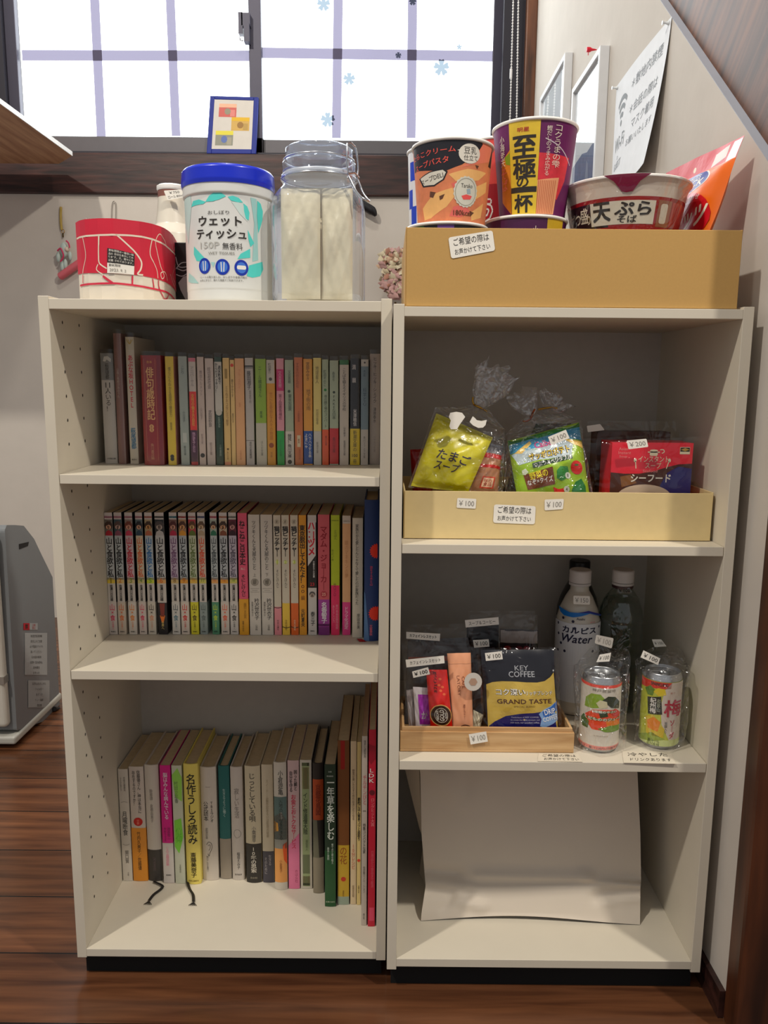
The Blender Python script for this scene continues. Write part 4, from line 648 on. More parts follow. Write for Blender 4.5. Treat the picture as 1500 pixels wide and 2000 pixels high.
def J(u, v, out):  # u sideways on the rim near the clasp, v height fraction
    r = R_-.012+out; t = ca+u/r; return (jx+r*math.sin(t), .085-r*math.cos(t), ZL+zj*v)
for side in (-.013, .013): m.tube(spline([J(side*.7, .985, .003), J(side*.9, .93, .005), J(side, .86, .006), J(side*.8, .80, .006), J(side*.9, .775, .006)], 5), .0013, STEEL, 6)
m.tube([J(-.009, .985, .003), J(0, 1.0, .002), J(.009, .985, .003)], .0013, STEEL, 6)
m.tube(spline([J(-.011, .785, .007), J(-.009, .70, .016), J(-.007, .645, .026), J(0, .635, .029), J(.007, .645, .026), J(.009, .70, .016), J(.011, .785, .007)], 5), .0014, STEEL, 6)
m.tube([J(-.013, .80, .007), J(0, .815, .008), J(.013, .80, .007)], .0014, STEEL, 6)
m.build('wire_clasp', jr)
PKT = M('#e6dab8', .35, var=.08, scale=60, bump=.3)
for i, (x0, x1, y0, z1, nm) in enumerate(((-.047, .004, -.040, .71, 0), (.006, .046, -.036, .72, 0), (-.045, .045, -.005, .755, 0))):
    m = MB(); c = [(jx+x0, .085+y0, ZL+.006), (jx+x1, .085+y0, ZL+.006), (jx+x1, .085+y0+.004, ZL+zj*z1), (jx+x0, .085+y0+.004, ZL+zj*z1)]
    skin(m, qp(c, .008, .05, .0012, 11+i), PKT); tag(m.build('beige_packet', loc=((jx+(x0+x1)/2), .085+y0, ZL+.006)), ['flat beige packet at front left inside the glass jar', 'narrow beige packet at front right inside the glass jar', 'taller beige packet behind the front pair inside the glass jar'][i], 'packet', 'packets inside the glass jar')
# ================================================================ window sill and back wall
c = px(1.775, (404, 301), (500, 303), (503, 186), (408, 183)); z0 = BZ1+.0005; dz = z0-min(c[0].z, c[1].z)
c = [Vector((p.x, 1.770 if i < 2 else 1.792, z0 if i < 2 else p.z)) for i, p in enumerate(c)]; fn, w, h = qp(c, flat=True)
pf = thing('photo_frame', 'blue photo frame with three small pictures standing on the window beam', 'photo frame', tuple((c[0]+c[1])/2))
m = MB(); BLUE = M('#0e2878', .6); bw = w*.095
for r in ((0, 0, bw, h), (w-bw, 0, w, h), (bw, 0, w-bw, bw), (bw, h-bw*.75, w-bw, h)):
    o = fn(r[0], r[1]); m.obox(o, fn(r[2], r[1])-o, fn(r[0], r[3])-o, fn(r[0], r[1], -.012)-o, BLUE)
m.build('frame', pf, bevel=.002)
m = MB(); m.decal(fn, rect(bw, bw, w-bw, h-bw*.7), M('#cfc9c0', .6), -12)
for (x0, y0, x1, y1, cs) in ((.2, .64, .56, .87, ('#b5605a', '#d2a88e', '#8f8a74', '#c58078')), (.47, .405, .84, .64, ('#b99a5a', '#c9a52e', '#8a6a3a', '#a58a52')), (.16, .145, .52, .4, ('#8a8a7c', '#c9bf4a', '#5a6a9a', '#a09a86'))):
    m.decal(fn, rect(x0*w, y0*h, x1*w, y1*h), M(cs[0], .6), -11); X = x1-x0; Y_ = y1-y0
    m.decal(fn, rect(x0*w, (y0+.72*Y_)*h, x1*w, y1*h), M(cs[1], .6), -10); m.decal(fn, ell((x0+.5*X)*w, (y0+.42*Y_)*h, X*.18*w, Y_*.25*h, 10), M(cs[2], .6), -9.5); m.decal(fn, rect((x0+.65*X)*w, (y0+.05*Y_)*h, (x0+.92*X)*w, (y0+.55*Y_)*h), M(cs[3], .6), -10)
m.build('picture_sheet', pf)
# charm, pink handle, pin, hanger with cloth, dried flowers: all on the back wall
YB = YW-.006
ch = thing('charm_strap', 'small pale mint charm hanging on a gold braided strap at left of the wall', 'charm', tuple(onY(124, 525, YB)))
m = MB(); P = px(YB, (119, 404), (118.5, 420), (119, 436), (120.5, 449)); m.tube(P, .0042, M('#a58f4e', .5, bump=.5, scale=400), 8); m.build('strap', ch)
m = MB(); c = onY(123, 452, YB); m.tube([(c.x+.005*math.cos(t), YB, c.z+.006*math.sin(t)) for t in [k*.5236 for k in range(12)]], .001, GOLD, 6, closed=True); c = onY(123, 460, YB); m.box(c.x-.002, c.x+.002, YB-.002, YB+.002, c.z-.006, c.z+.008, M('#5a4c30', .4, .6)); m.build('clasp', ch)
m = MB(); MINT = M('#b5c4bd', .6); c = onY(125, 488, YB-.01); m.ball((c.x, c.y, c.z), .0165, MINT, 10, (.8, .6, 1.5)); c = onY(131, 487, YB-.014); m.ball(tuple(c), .0085, M('#d9c4b4', .6), 8)
for x, y, r in ((114, 502, .010), (137, 500, .009), (122, 520, .010), (128, 516, .010)): c = onY(x, y, YB-.012); m.ball(tuple(c), r, MINT, 8, (.7, .7, 1.7))
m.build('plush_body', ch)
m = MB()
for a in (((112, 490), (118, 485), (122, 492)), ((120, 487), (124, 500), (118, 511)), ((129, 470), (134, 475), (136, 484))): m.tube(spline([tuple(p) for p in px(YB-.024, *a)], 4), .0025, M('#b5325a', .5), 6)
m.build('ribbon', ch)
a, b = px(YB-.012, (118, 540), (175, 500)); m = MB(); d = (b-a).normalized(); m.tube([a-d*.006, a-d*.004, a, b], .013, M('#cf7078', .45), 14, radii=[.005, .010, .013, .013]); tag(m.build('pink_handle', loc=tuple(a)), 'pink rounded handle sticking out left of the carton below the charm', 'handle')
m = MB(); c = onY(222, 398, YB); m.tube(spline([tuple(p) for p in px(YB, (218, 432), (218.5, 408), (220, 396), (223, 393), (226, 397), (226.5, 410), (226, 432))], 4), .0013, M('#9a938a', .3, .6), 6); tag(m.build('wire_hook', loc=tuple(c)), 'thin wire hook on the wall above the red carton', 'hook')
hg = thing('coat_hanger', 'black coat hanger on the wall behind the glass jar', 'hanger', tuple(onY(625, 380, 1.75)))
m = MB(); BP = M('#17161a', .35); P = [tuple(p) for p in px(1.75, (516, 418), (535, 402), (575, 380), (625, 362), (675, 378), (708, 400), (727, 412), (734, 422))]; P = spline(P, 5); m.tube(P, .012, BP, 10, radii=[.004+.011*min(1, 1.6*min(i, len(P)-1-i)/8) for i in range(len(P))]); m.build('arms', hg)
m = MB(); m.tube(spline([tuple(p) for p in px(1.75, (625, 362), (625, 345), (632, 336), (628, 327), (618, 330))], 5), .0022, STEEL, 6); m.build('hook', hg)
c = px(1.772, (530, 640), (620, 640), (620, 372), (519, 410)); fn, w, h = qp(c, .0, flat=True); m = MB(); m.grid(lambda u, v: fn(u*w, v*h, .006*math.sin(u*9+v*2)), 14, 12, M('#c5c2c2', .8)); f2 = lambda a, b, d=0: fn(a, b, .006*math.sin(a/w*9+b/h*2)+d)
for pts in ([(0, .78), (.10, .78), (.14, .66), (.1, .56), (.02, .58)], [(0, .42), (.08, .5), (.13, .4), (.1, .3), (.0, .28)], [(.0, 1), (.16, .98), (.14, .84), (.05, .90)], [(.04, .30), (.14, .24), (.14, .17), (.05, .18)]): m.decal(f2, poly([(a*w, b*h) for a, b in pts]), BP, 3, w/14, h/12)
for pts in ([(.02, .52), (.08, .56), (.1, .50), (.05, .46), (.03, .53)], [(.04, .50), (.09, .46), (.05, .44), (.12, .52)], [(.02, .82), (.08, .84), (.06, .80), (.03, .83)], [(.08, .22), (.12, .28), (.16, .22), (.1, .18)]): m.decal(f2, stroke([(a*w, b*h) for a, b in pts], .0012), INK, 5)
tag(m.build('printed_cloth', loc=tuple(c[3])), 'white cloth printed with black flowers, glimpsed between canister and jar', 'cloth')
df = thing('dried_flowers', 'bunch of dried beige and pink flowers hanging on the wall left of the brown tray', 'flowers', tuple(onY(765, 580, 1.72)))
rnd = random.Random(4); m = MB(); pal = [M('#cdbd9d', .8), M('#b99f88', .8), M('#c49a94', .8), M('#d9ccae', .8), M('#a9806e', .8)]
for i in range(420):
    t = rnd.random(); cxp = 772+18*t*0+rnd.gauss(0, 15); cyp = 487+t*95; lim = 36*math.sin(math.pi*min(1, .12+t*.85))**.7
    if abs(cxp-772) > lim: continue
    c = onY(cxp, cyp, 1.735-rnd.random()*.055); r = .008+.010*rnd.random(); a = rnd.uniform(0, 6.28); e = rnd.uniform(-.9, .9); u = Vector((math.cos(a), math.sin(a)*e, math.sin(a))).normalized(); v = u.cross(Vector((rnd.uniform(-.4, .4), -1, rnd.uniform(-.4, .4)))).normalized(); k = u.cross(v)*r*.45
    mt = pal[2 if t > .55 and rnd.random() < .6 else rnd.randrange(5)]
    m.add([c-u*r, c+v*r*.7+k, c+u*r, c-v*r*.7+k, c+k*-.6], [(0, 1, 4), (1, 2, 4), (2, 3, 4), (3, 0, 4)], mt, True)
m.build('petals', df); MB().tube(px(1.74, (772, 590), (776, 640)), .004, M('#6d5a3a', .8), 6).build('stems', df)
# ================================================================ right wall: frames and notice
wallf = lambda o: plane(o, (0, -1, 0), (0, 0, 1))
def wframe(tl, tr, bot, lab, scene):
    a, b = onX(*tl, XW-.02), onX(*tr, XW-.02); z1 = (a.z+b.z)/2; z0 = onX(*bot, XW-.02).z; W_ = a.y-b.y; H_ = z1-z0
    r = thing('picture_frame', lab, 'picture frame', (XW-.01, (a.y+b.y)/2, z0), 'frames on the right wall'); m = MB(); bw = .014; FW = M('#d3d4d6', .35)
    for (y0, y1, q0, q1) in ((b.y, b.y+bw, z0, z1), (a.y-bw, a.y, z0, z1), (b.y+bw, a.y-bw, z0, z0+bw), (b.y+bw, a.y-bw, z1-bw, z1)): m.box(XW-.022, XW-.0005, y0, y1, q0, q1, FW)
    m.build('frame', r, bevel=.0015); f = wallf((XW-.014, a.y-bw, z0+bw)); w, h = W_-2*bw, H_-2*bw; m = MB(); m.decal(f, rect(0, 0, w, h), M('#eaf0f4', .5), 1)
    if scene:
        pts = [(0, 0), (w, 0), (w, h*.30), (w*.8, h*.33), (w*.6, h*.31), (w*.4, h*.345), (w*.2, h*.33), (0, h*.31)]; m.decal(f, poly(pts), M('#5d6f92', .6, var=.35, scale=60), 2); m.decal(f, poly([(w*.55, 0), (w*.7, 0), (w*.66, h*.2), (w*.6, h*.24)]), M('#8fa0bd', .6), 3)
    m.build('picture', r); g = MB(); g.decal(f, rect(0, 0, w, h), clear('pane_glass', base=.08, edge=.75, rough=.02), 10); g.build('glass', r)
wframe((1055.6, 190), (1104.8, 104), (1104, 360), 'white picture frame, farther of the two on the right wall', False)
wframe((1118.6, 172), (1174, 91), (1166, 352), 'white picture frame with blue mountain picture, nearer of the two on the right wall', True)
c = onX(1156, 97, XW-.012); m = MB(); m.tube([(XW-.001, c.y, c.z), (XW-.012, c.y, c.z), (XW-.016, c.y, c.z), (XW-.024, c.y, c.z)], .004, M('#c41f3a', .4), 8, radii=[.001, .003, .0055, .0055]); m.tube([(XW-.02, c.y, c.z), (XW-.02, c.y, c.z-.012)], .001, M('#c41f3a', .4), 6); tag(m.build('push_pin'), 'red push pin above the nearer white picture frame', 'pin')
tl, tr_, br = onX(1203, 165, XW-.003), onX(1310, 37, XW-.003), onX(1277, 303, XW-.003); z1 = (tl.z+tr_.z)/2; W_ = tl.y-tr_.y; H_ = W_*.70
nt = thing('notice_sheet', 'white notice sheet with wireless symbol pinned on the right wall', 'notice', (XW, (tl.y+tr_.y)/2, z1-H_))
f0 = wallf((XW-.0015, tl.y, z1-H_))
def nf(a, b, d=0): t = max(0, 1-b/H_); s = a/W_; return f0(a-.02*t*s, b, d+.028*t**1.5*s+.004*math.sin(s*6)*t+.003*math.sin(math.pi*s))
m = MB(); m.grid(lambda u, v: nf(u*W_, v*H_), 16, 12, M('#e4e6e9', .7)); GI = M('#8d9297', .7)
def nt_(t, x, y, w, h, b=.0): m.decal(nf, text(t, x*W_, y*H_, w*W_, h*H_, False, b), GI, 3, W_/16, H_/12)
nt_('＊敷地内禁煙', .66, .83, .56, .09, .01); nt_('＊会話の際は', .66, .62, .56, .085, .01); nt_('マスク着用', .69, .48, .46, .085, .01); nt_('お願いいたします', .66, .355, .54, .06); nt_('Wi-Fi', .21, .44, .26, .12, .01); nt_('ID', .2, .315, .06, .03); nt_('GUEST', .21, .25, .22, .06); nt_('PASS', .2, .15, .08, .03); nt_('WIFI2020', .21, .09, .24, .06)
for r in (.05, .10, .15):
    p = [((.21*W_+r*W_*math.cos(math.radians(t))), .60*H_+r*W_*math.sin(math.radians(t))) for t in range(48, 133, 7)]; m.decal(nf, stroke(p, .028*W_, False), M('#84898d', .7), 3)
m.decal(nf, ell(.21*W_, .60*H_, .018*W_), M('#84898d', .7), 3); m.build('sheet', nt)
PIN = clear('pin_plastic', tint='#f6f6f6', base=.35, edge=.8, rough=.1)
for a in (.03, .965):
    p = f0(a*W_, H_*.975, .001); MB().tube([p, p+Vector((-.004, 0, 0)), p+Vector((-.008, 0, 0)), p+Vector((-.011, 0, 0))], .004, M('#dfe3e4', .15), 8, radii=[.0038, .002, .002, .0036]).build('clear_pin', nt)
# ================================================================ on top of the right bookcase: kraft tray of instant noodles
def tray(name, lab, x0, x1, y0, y1, z0, z1, mat, th=.0022, front=True, cat='tray', bev=0):
    r = thing(name, lab, cat, ((x0+x1)/2, (y0+y1)/2, z0)); m = MB()
    m.box(x0, x1, y0, y1, z0, z0+th, mat); m.box(x0, x0+th, y0+.0005, y1, z0+th, z1+.001, mat); m.box(x1-th, x1, y0+.0005, y1, z0+th, z1+.001, mat); m.box(x0+th, x1-th, y1-th, y1, z0+th, z1, mat)
    m.build('body', r, bevel=bev); k = .0012
    m = MB(); m.box(x0+k, x1-k, y0-th, y0, z0+.0006, z1, mat); m.build('front_panel', r, bevel=bev); return r
kt = tray('cardboard_tray', 'brown cardboard tray of instant noodle cups on the right bookcase', .4662, .8835, -.010, .245, ZT2, .987, KRAFT, .0022, bev=.0006)
YT = -.0128
sticker('note_label', kt, px(YT, K4(455, 1145), K4(777, 1085), K4(757, 937), K4(433, 990)), ['ご希望の際は', 'お声かけて下さい'], ink='#2a2622', lab='handwritten white label', bold=.004, thf=.72)
ZTB = ZT2+.0026
FOILW = M('#e6e2dc', .35); SHR = clear('shrink', base=.03, edge=.35, rough=.05, wrinkle=.6, wscale=24)
def cup(name, lab, cx, cy, z, h, r0, r1, mat, art=None, a0=-.3, lidm=None, cat='noodle cup', rim=FOILW, group=None):
    t = thing(name, lab, cat, (cx, cy, z), group); e = (r1-r0)
    MB().lathe([(0, .002), (r0-.004, .002), (r0-.003, 0), (r0, 0), (r0, .001), (r1-.002, h-.006), (r1, h-.004)], mat, (cx, cy, z), 64).build('body', t)
    MB().lathe([(r1-.0005, h-.0045), (r1+.0014, h-.0042), (r1+.0020, h-.0025), (r1+.0014, h-.0008), (r1-.001, h-.0006)], rim, (cx, cy, z), 64, cap=False).build('rim', t)
    MB().lathe([(0, h-.0002), (r1+.0004, h-.0002), (r1+.0012, h-.001)], lidm or rim, (cx, cy, z), 64).build('lid', t)
    if art:
        m = MB(); f = cone(cx, cy, z, h, r0, r1, a0); art(m, f, h, (r0+r1)/2); m.build('printed_sleeve', t)
    return t
def cupmap(ctr, left, right, ytop, ybot, h, rm, xs=1.0, bt=0, bb=0):
    """photo crop coordinates -> (arc, height) on a cup seen from the front"""
    hw = (right-left)/2
    def f(x, y):
        s = max(-.98, min(.98, (x-ctr)/hw)); c = math.sqrt(1-s*s); t_, b_ = ytop-bt*c, ybot-bb*c
        return (math.asin(s)*rm*xs, max(0, min(h*.985, h*(b_-y)/(b_-t_))))
    return f
# lower cups first
def rimpx(xl, xr, yt, Y):
    a, b = onY(xl, yt, Y), onY(xr, yt, Y); return (a.x+b.x)/2, (b.x-a.x)/2
cxa, ra = rimpx(800, 946, 438, .066); zA = onY(873, 430, .010).z
def art_a0(m, f, h, rm):
    m.decal(f, rect(-.05, h*.3, .06, h*.985), M('#1f1a20', .4), 1, .004); m.decal(f, poly([(-.045, h*.985), (-.02, h*.985), (-.015, h*.9), (-.04, h*.9)]), M('#3f6a35', .4), 2, .004); m.decal(f, rect(.0, h*.7, .02, h*.985), M('#6a4a8c', .4), 2, .004)
cup('noodle_cup', 'cup with purple and black print, mostly hidden in the tray under the orange pasta cup', cxa, .066, ZTB, zA-ZTB, .046, .053, M('#3a2a3c', .4), art_a0)
def art_tarako(m, f, h, rm):
    q = cupmap(455, 190, 725, 300, 885, h, rm, 1, 58, 12)
    def P(*p): return poly([q(*a) for a in p])
    PI = M('#c9805e', .4, var=.25, scale=90); m.decal(f, rect(-rm*1.75, .001, rm*1.75, h*.985), PI, 1, .004)
    m.decal(f, P((150, 230), (640, 230), (650, 300), (610, 380), (520, 450), (400, 500), (210, 480), (150, 490)), M('#1d1c24', .4), 2, .004)
    m.decal(f, P((640, 230), (700, 250), (735, 300), (700, 420), (520, 470), (610, 390), (650, 300)), M('#d7806a', .4), 2, .004); m.decal(f, P((715, 310), (765, 320), (720, 460), (700, 450)), M('#231c22', .4), 3, .004)
    PASTA = M('#dcae74', .4, var=.1, scale=120); PK = M('#cf6f66', .4)
    for p in (((240, 760), (330, 660), (460, 620), (480, 680), (420, 760), (300, 840), (250, 850)), ((430, 520), (560, 480), (690, 500), (640, 560), (500, 590)), ((560, 640), (700, 560), (700, 640), (600, 720)), ((600, 800), (690, 720), (680, 830), (610, 860))): m.decal(f, P(*p), PASTA, 2, .004)
    for p in (((300, 640), (340, 650), (320, 690), (295, 680)), ((365, 680), (405, 665), (390, 700), (370, 710)), ((610, 450), (635, 455), (625, 480)), ((590, 790), (625, 800), (600, 830))): m.decal(f, P(*p), M('#5a3a2a', .4), 3, .004)
    for p in (((470, 760), (560, 740), (600, 800), (520, 840), (440, 830)), ((450, 590), (520, 560), (480, 640))): m.decal(f, P(*p), PK, 2, .004)
    def T(t, x0, y0, x1, y1, mat, bold=0, rot=0, lay=4): a, b = q(x0, y1), q(x1, y0); m.decal(f, text(t, (a[0]+b[0])/2, (a[1]+b[1])/2, b[0]-a[0], b[1]-a[1], False, bold, rot), mat, lay, .004)
    RD = M('#e8685c', .4); T('たらこクリーム', 195, 325, 475, 405, RD, .015, .06); T('スープパスタ', 205, 400, 430, 475, RD, .015, .1)
    b = [q(x, y) for x, y in ((225, 540), (300, 495), (400, 478), (425, 500), (400, 560), (330, 605), (250, 605))]; m.decal(f, poly(b), M('#1f1d22', .4), 3, .004)
    cx0 = sum(p[0] for p in b)/7; cy0 = sum(p[1] for p in b)/7; m.decal(f, poly([(cx0+(x-cx0)*.88, cy0+(y-cy0)*.84) for x, y in b]), M('#ddd8c8', .4), 4, .004); T('スープDELI', 240, 520, 395, 575, BLK, .01, .2, 5)
    a, b2 = q(570, 370), q(635, 370); m.decal(f, ell(a[0], a[1], (b2[0]-a[0]), h*.115), M('#e6e0d2', .4), 4, .004); m.decal(f, P((485, 345), (540, 330), (540, 365)), M('#e6e0d2', .4), 4, .004); T('豆乳', 530, 325, 612, 370, BLK, 0, 0, 5); T('仕立て', 530, 385, 622, 418, BLK, 0, 0, 5)
    a, b2 = q(557, 650), q(635, 650); R2 = (b2[0]-a[0])*1.02; m.decal(f, poly([(a[0]+R2*(1 if k % 2 else .93)*math.cos(k*math.pi/20), a[1]+R2*1.12*(1 if k % 2 else .93)*math.sin(k*math.pi/20)) for k in range(40)]), M('#d9d6c6', .4), 4, .004)
    m.decal(f, ring(a[0], a[1], R2*.86, R2*.97, R2*.05), M('#a9a594', .4), 5, .004); T('Tarako', 520, 592, 600, 618, BLK, .01, 0, 5); m.decal(f, P((525, 680), (560, 668), (600, 680), (590, 705), (540, 708)), M('#d9605c', .4), 5, .004); m.decal(f, P((560, 630), (585, 625), (590, 662), (565, 665)), M('#9db0b8', .4), 5, .004); T('180kcal', 470, 788, 600, 825, M('#5a3a24', .4), .015, 0, 5)
cx1, r1 = rimpx(805, 964, 285, .066); zB = onY(882, 264, .010).z
cup('noodle_cup', 'orange soup pasta cup with black top stacked at the left end of the brown tray', cx1, .066, zA+.0005, zB-zA, .044, r1-.001, M('#d98f6c', .4), art_tarako, -.08)
cxb, rb_ = rimpx(948, 1106, 436, .092); zA2 = onY(1026, 417, .037).z
def art_b(m, f, h, rm, full=True):
    q = cupmap(1055 if full else 1040, 800, 1330, 180, 822, h, rm, 1, 78, 8)
    def P(*p): return poly([q(*a) for a in p])
    PU = M('#5d2150', .4, var=.15, scale=60); m.decal(f, rect(-rm*1.75, .001, rm*1.75, h*.985), PU, 1, .004)
    m.decal(f, P((1090, 360), (1290, 400), (1280, 560), (1240, 700), (1090, 560)), M('#c4404a', .4, var=.3, scale=130), 2, .004); m.decal(f, P((1080, 560), (1240, 540), (1225, 805), (1070, 805)), M('#dfa27c', .4), 3, .004)
    for k in range(11): x = 1088+k*13; m.decal(f, stroke([q(x, 560), q(x-4, 680), q(x-8, 800)], .0011), M('#b97252', .4), 4, .004)
    m.decal(f, P((840, 420), (900, 330), (900, 800), (830, 700)), M('#c8863a', .4, var=.25, scale=90), 2, .004); m.decal(f, P((865, 380), (900, 350), (900, 440), (870, 430)), M('#7a8f2e', .4), 3, .004)
    m.decal(f, stroke([q(1130, 260), q(1230, 330), q(1300, 450)], .0014), M('#c9b5c0', .4), 3, .004)
    m.decal(f, P((900, 110), (1095, 110), (1090, 812), (905, 812)), M('#cdb244', .4, var=.1, scale=150), 5, .004)
    def T(t, x0, y0, x1, y1, mat, bold=0, lay=7, v=False): a, b = q(x0, y1), q(x1, y0); m.decal(f, text(t, (a[0]+b[0])/2, (a[1]+b[1])/2, b[0]-a[0], b[1]-a[1], v, bold), mat, lay, .004)
    T('明星', 945, 175, 1035, 212, M('#a83a3a', .4), .02); T('至', 920, 232, 1075, 402, BLK, .045); T('極', 920, 398, 1078, 548, BLK, .04); T('の', 945, 530, 1030, 608, BLK, .03); T('一', 905, 600, 1088, 650, BLK, .05); T('杯', 925, 655, 1065, 795, BLK, .045)
    LT = M('#e4d7c4', .4); T('小海老天', 838, 225, 868, 450, LT, .01, 7, True); T('そば', 838, 455, 880, 625, M('#d98a6a', .4), .03, 7, True); T('コクうまの雫', 1180, 178, 1232, 468, LT, .01, 7, True); T('鰹だしのうまみ広がる', 1135, 175, 1168, 525, LT, .005, 7, True)
def art_b0(m, f, h, rm):
    m.decal(f, rect(-rm*1.7, .001, rm*1.7, h*.985), M('#451a40', .4), 1, .004); m.decal(f, rect(.034, h*.2, .062, h*.985), M('#bfa032', .4), 2, .004); m.decal(f, text('小', .019, h*.83, .009, .012), M('#e4d7c4', .4), 3, .004)
cup('noodle_cup', 'purple noodle cup mostly sunk in the tray beneath the yellow-banded soba cup', cxb, .092, ZTB, zA2-ZTB, .046, .054, M('#451a40', .4), art_b0)
cx2, r2 = rimpx(968, 1122, 262, .092); zB2 = onY(1045, 227, .037).z
cup('noodle_cup', 'purple soba cup with yellow vertical band and black calligraphy, tallest in the tray', cx2, .092, zA2+.0005, zB2-zA2, .043, .0555, M('#5d2150', .4), art_b, -.2)
def art_udon(m, f, h, rm):
    m.decal(f, rect(-rm*1.7, .001, rm*1.7, h*.985), M('#8f1f2c', .4), 1, .004); m.decal(f, rect(-rm*1.7, .001, -.004, h*.4), M('#c9a05a', .4, var=.2, scale=90), 2, .004); m.decal(f, rect(-rm*1.7, h*.74, rm*1.7, h*.985), M('#c8504a', .4), 2, .004)
    m.decal(f, text('う', .001, h*.60, .021, .034, False, .13), M('#e9e4dc', .4), 3, .004); m.decal(f, text('う', .001, h*.60, .017, .030, False, .03), M('#a3182c', .4), 5, .004); m.decal(f, text('ど', .003, h*.29, .021, .034, False, .13), M('#e9e4dc', .4), 3, .004); m.decal(f, text('ど', .003, h*.29, .017, .030, False, .03), M('#a3182c', .4), 5, .004)
c = onY(978, 280, .195); cup('noodle_cup', 'red udon cup with white-edged letters, glimpsed between the pasta and soba cups', c.x, .198, ZTB, c.z-ZTB, .033, .044, M('#8f1f2c', .4), art_udon, -.62)
def art_d(m, f, h, rm):
    m.decal(f, rect(-rm*1.7, h*.45, rm*1.7, h*.985), M('#e2e2e6', .35), 1, .004)
    for x, y in ((-.030, .86), (-.036, .70), (-.028, .6)): m.decal(f, rect(x-.006, h*(y-.05), x+.006, h*(y+.06)), M('#2c4ab0', .4), 2, .004)
c = onY(850, 296, .195); rr2 = c.x-onY(797, 296, .195).x; cup('noodle_cup', 'white and blue cup peeking out at the left behind the orange pasta cup', c.x, .198, ZTB, c.z-ZTB, .032, rr2, M('#dcdce0', .4), art_d, -.2)
# wide bowl
cx3, r3 = rimpx(1104, 1344, 352, .097); yb_ = .097; zR = onY(1224, 338, yb_-r3).z; hb = zR-ZTB
ZU = zR-.080; hb = .080; rF = lambda q: .066+(r3-.07)*(q-.05)/.79
lb = thing('noodle_bowl', 'second bowl hidden in the tray under the tempura soba bowl', 'noodle bowl', (cx3, yb_, ZTB)); hl0 = ZU-ZTB-.0005
MB().lathe([(0, .002), (.058, .002), (.06, 0), (.062, 0), (.066, hl0*.05), (r3-.006, hl0*.84), (r3-.004, hl0*.96), (r3-.006, hl0), (0, hl0)], M('#d8c9b8', .35), (cx3, yb_, ZTB), 72).build('body', lb)
bw = thing('noodle_bowl', 'wide tempura soba bowl in shrink film at the right of the brown tray', 'noodle bowl', (cx3, yb_, ZU))
BOWL = M('#d8c9b8', .35)
MB().lathe([(0, .002), (.058, .002), (.06, 0), (.062, 0), (.066, hb*.05), (r3-.004, hb*.84), (r3, hb*.955)], BOWL, (cx3, yb_, ZU), 72).build('body', bw)
MB().lathe([(r3-.001, hb*.95), (r3+.0015, hb*.955), (r3+.002, hb*.975), (r3+.0005, hb*.995), (r3-.002, hb)], FOILW, (cx3, yb_, ZU), 72, cap=False).build('rim', bw)
m = MB(); m.lathe([(0, hb+.0004), (r3, hb+.0004), (r3+.0018, hb-.0012)], M('#efe9e2', .3), (cx3, yb_, ZU), 72)
a0 = -.5; f = cone(cx3, yb_, ZU, hb, .062, r3+.0022, a0); rm = (.062+r3)/2
m.decal(cone(cx3, yb_, ZU+hb*.70, hb*.30, rF(.70)+.0008, r3+.0026, -.27), poly([(-.028, hb*.295), (-.016, hb*.2), (-.006, hb*.05), (.0, hb*.035), (.008, hb*.05), (.016, hb*.19), (.028, hb*.295)]), M('#7a1540', .3), 2, .004); m.build('lid', bw)
m = MB(); fb = cone(cx3, yb_, ZU+hb*.19, hb*.49, rF(.19)+.0003, rF(.68)+.0003, -.32)
hh = hb*.49; m.decal(fb, rect(-.115, 0, .118, hh), M('#8f2222', .4), 1, .005); m.decal(fb, rect(-.112, hh*.10, -.018, hh*.88), M('#24120f', .4), 2, .005); m.decal(fb, rect(-.042, hh*.17, .041, hh*.88), M('#dcd4bf', .5, var=.05, scale=200), 3, .005); m.decal(fb, rect(.045, hh*.1, .066, hh*.9), M('#8a5a42', .4), 3, .005); m.decal(fb, rr(.049, hh*.2, .060, hh*.8, .003), M('#d8cbb4', .4), 4, .005); m.decal(fb, rect(.068, hh*.12, .112, hh*.88), M('#b85048', .4), 3, .005)
for x, c_ in ((-.078, 'ご'), (-.066, 'つ')): m.decal(fb, text(c_, x, hh*.46, .012, hh*.5, False, .02), M('#dccfb8', .4), 5, .005)
m.decal(fb, text('盛', -.053, hh*.55, .014, hh*.5, False, .02), M('#dccfb8', .4), 5, .005); m.decal(fb, text('り', -.0455, hh*.40, .006, hh*.3, False, .02), M('#dccfb8', .4), 5, .005)
m.decal(fb, text('天', -.0265, hh*.58, .024, hh*.6, False, .045), BLK, 6, .005); m.decal(fb, text('ぷら', .013, hh*.64, .046, hh*.42, False, .04), BLK, 6, .005); m.decal(fb, text('そば', .006, hh*.32, .026, hh*.22, False, .03), BLK, 6, .005)
m.build('printed_band', bw)
MB().lathe([(.0635, .001), (.0675, hb*.05), (r3-.0015, hb*.84), (r3+.0035, hb*.95), (r3+.0035, hb*1.0)], SHR, (cx3, yb_, ZU), 72, cap=False).build('shrink_film', bw)
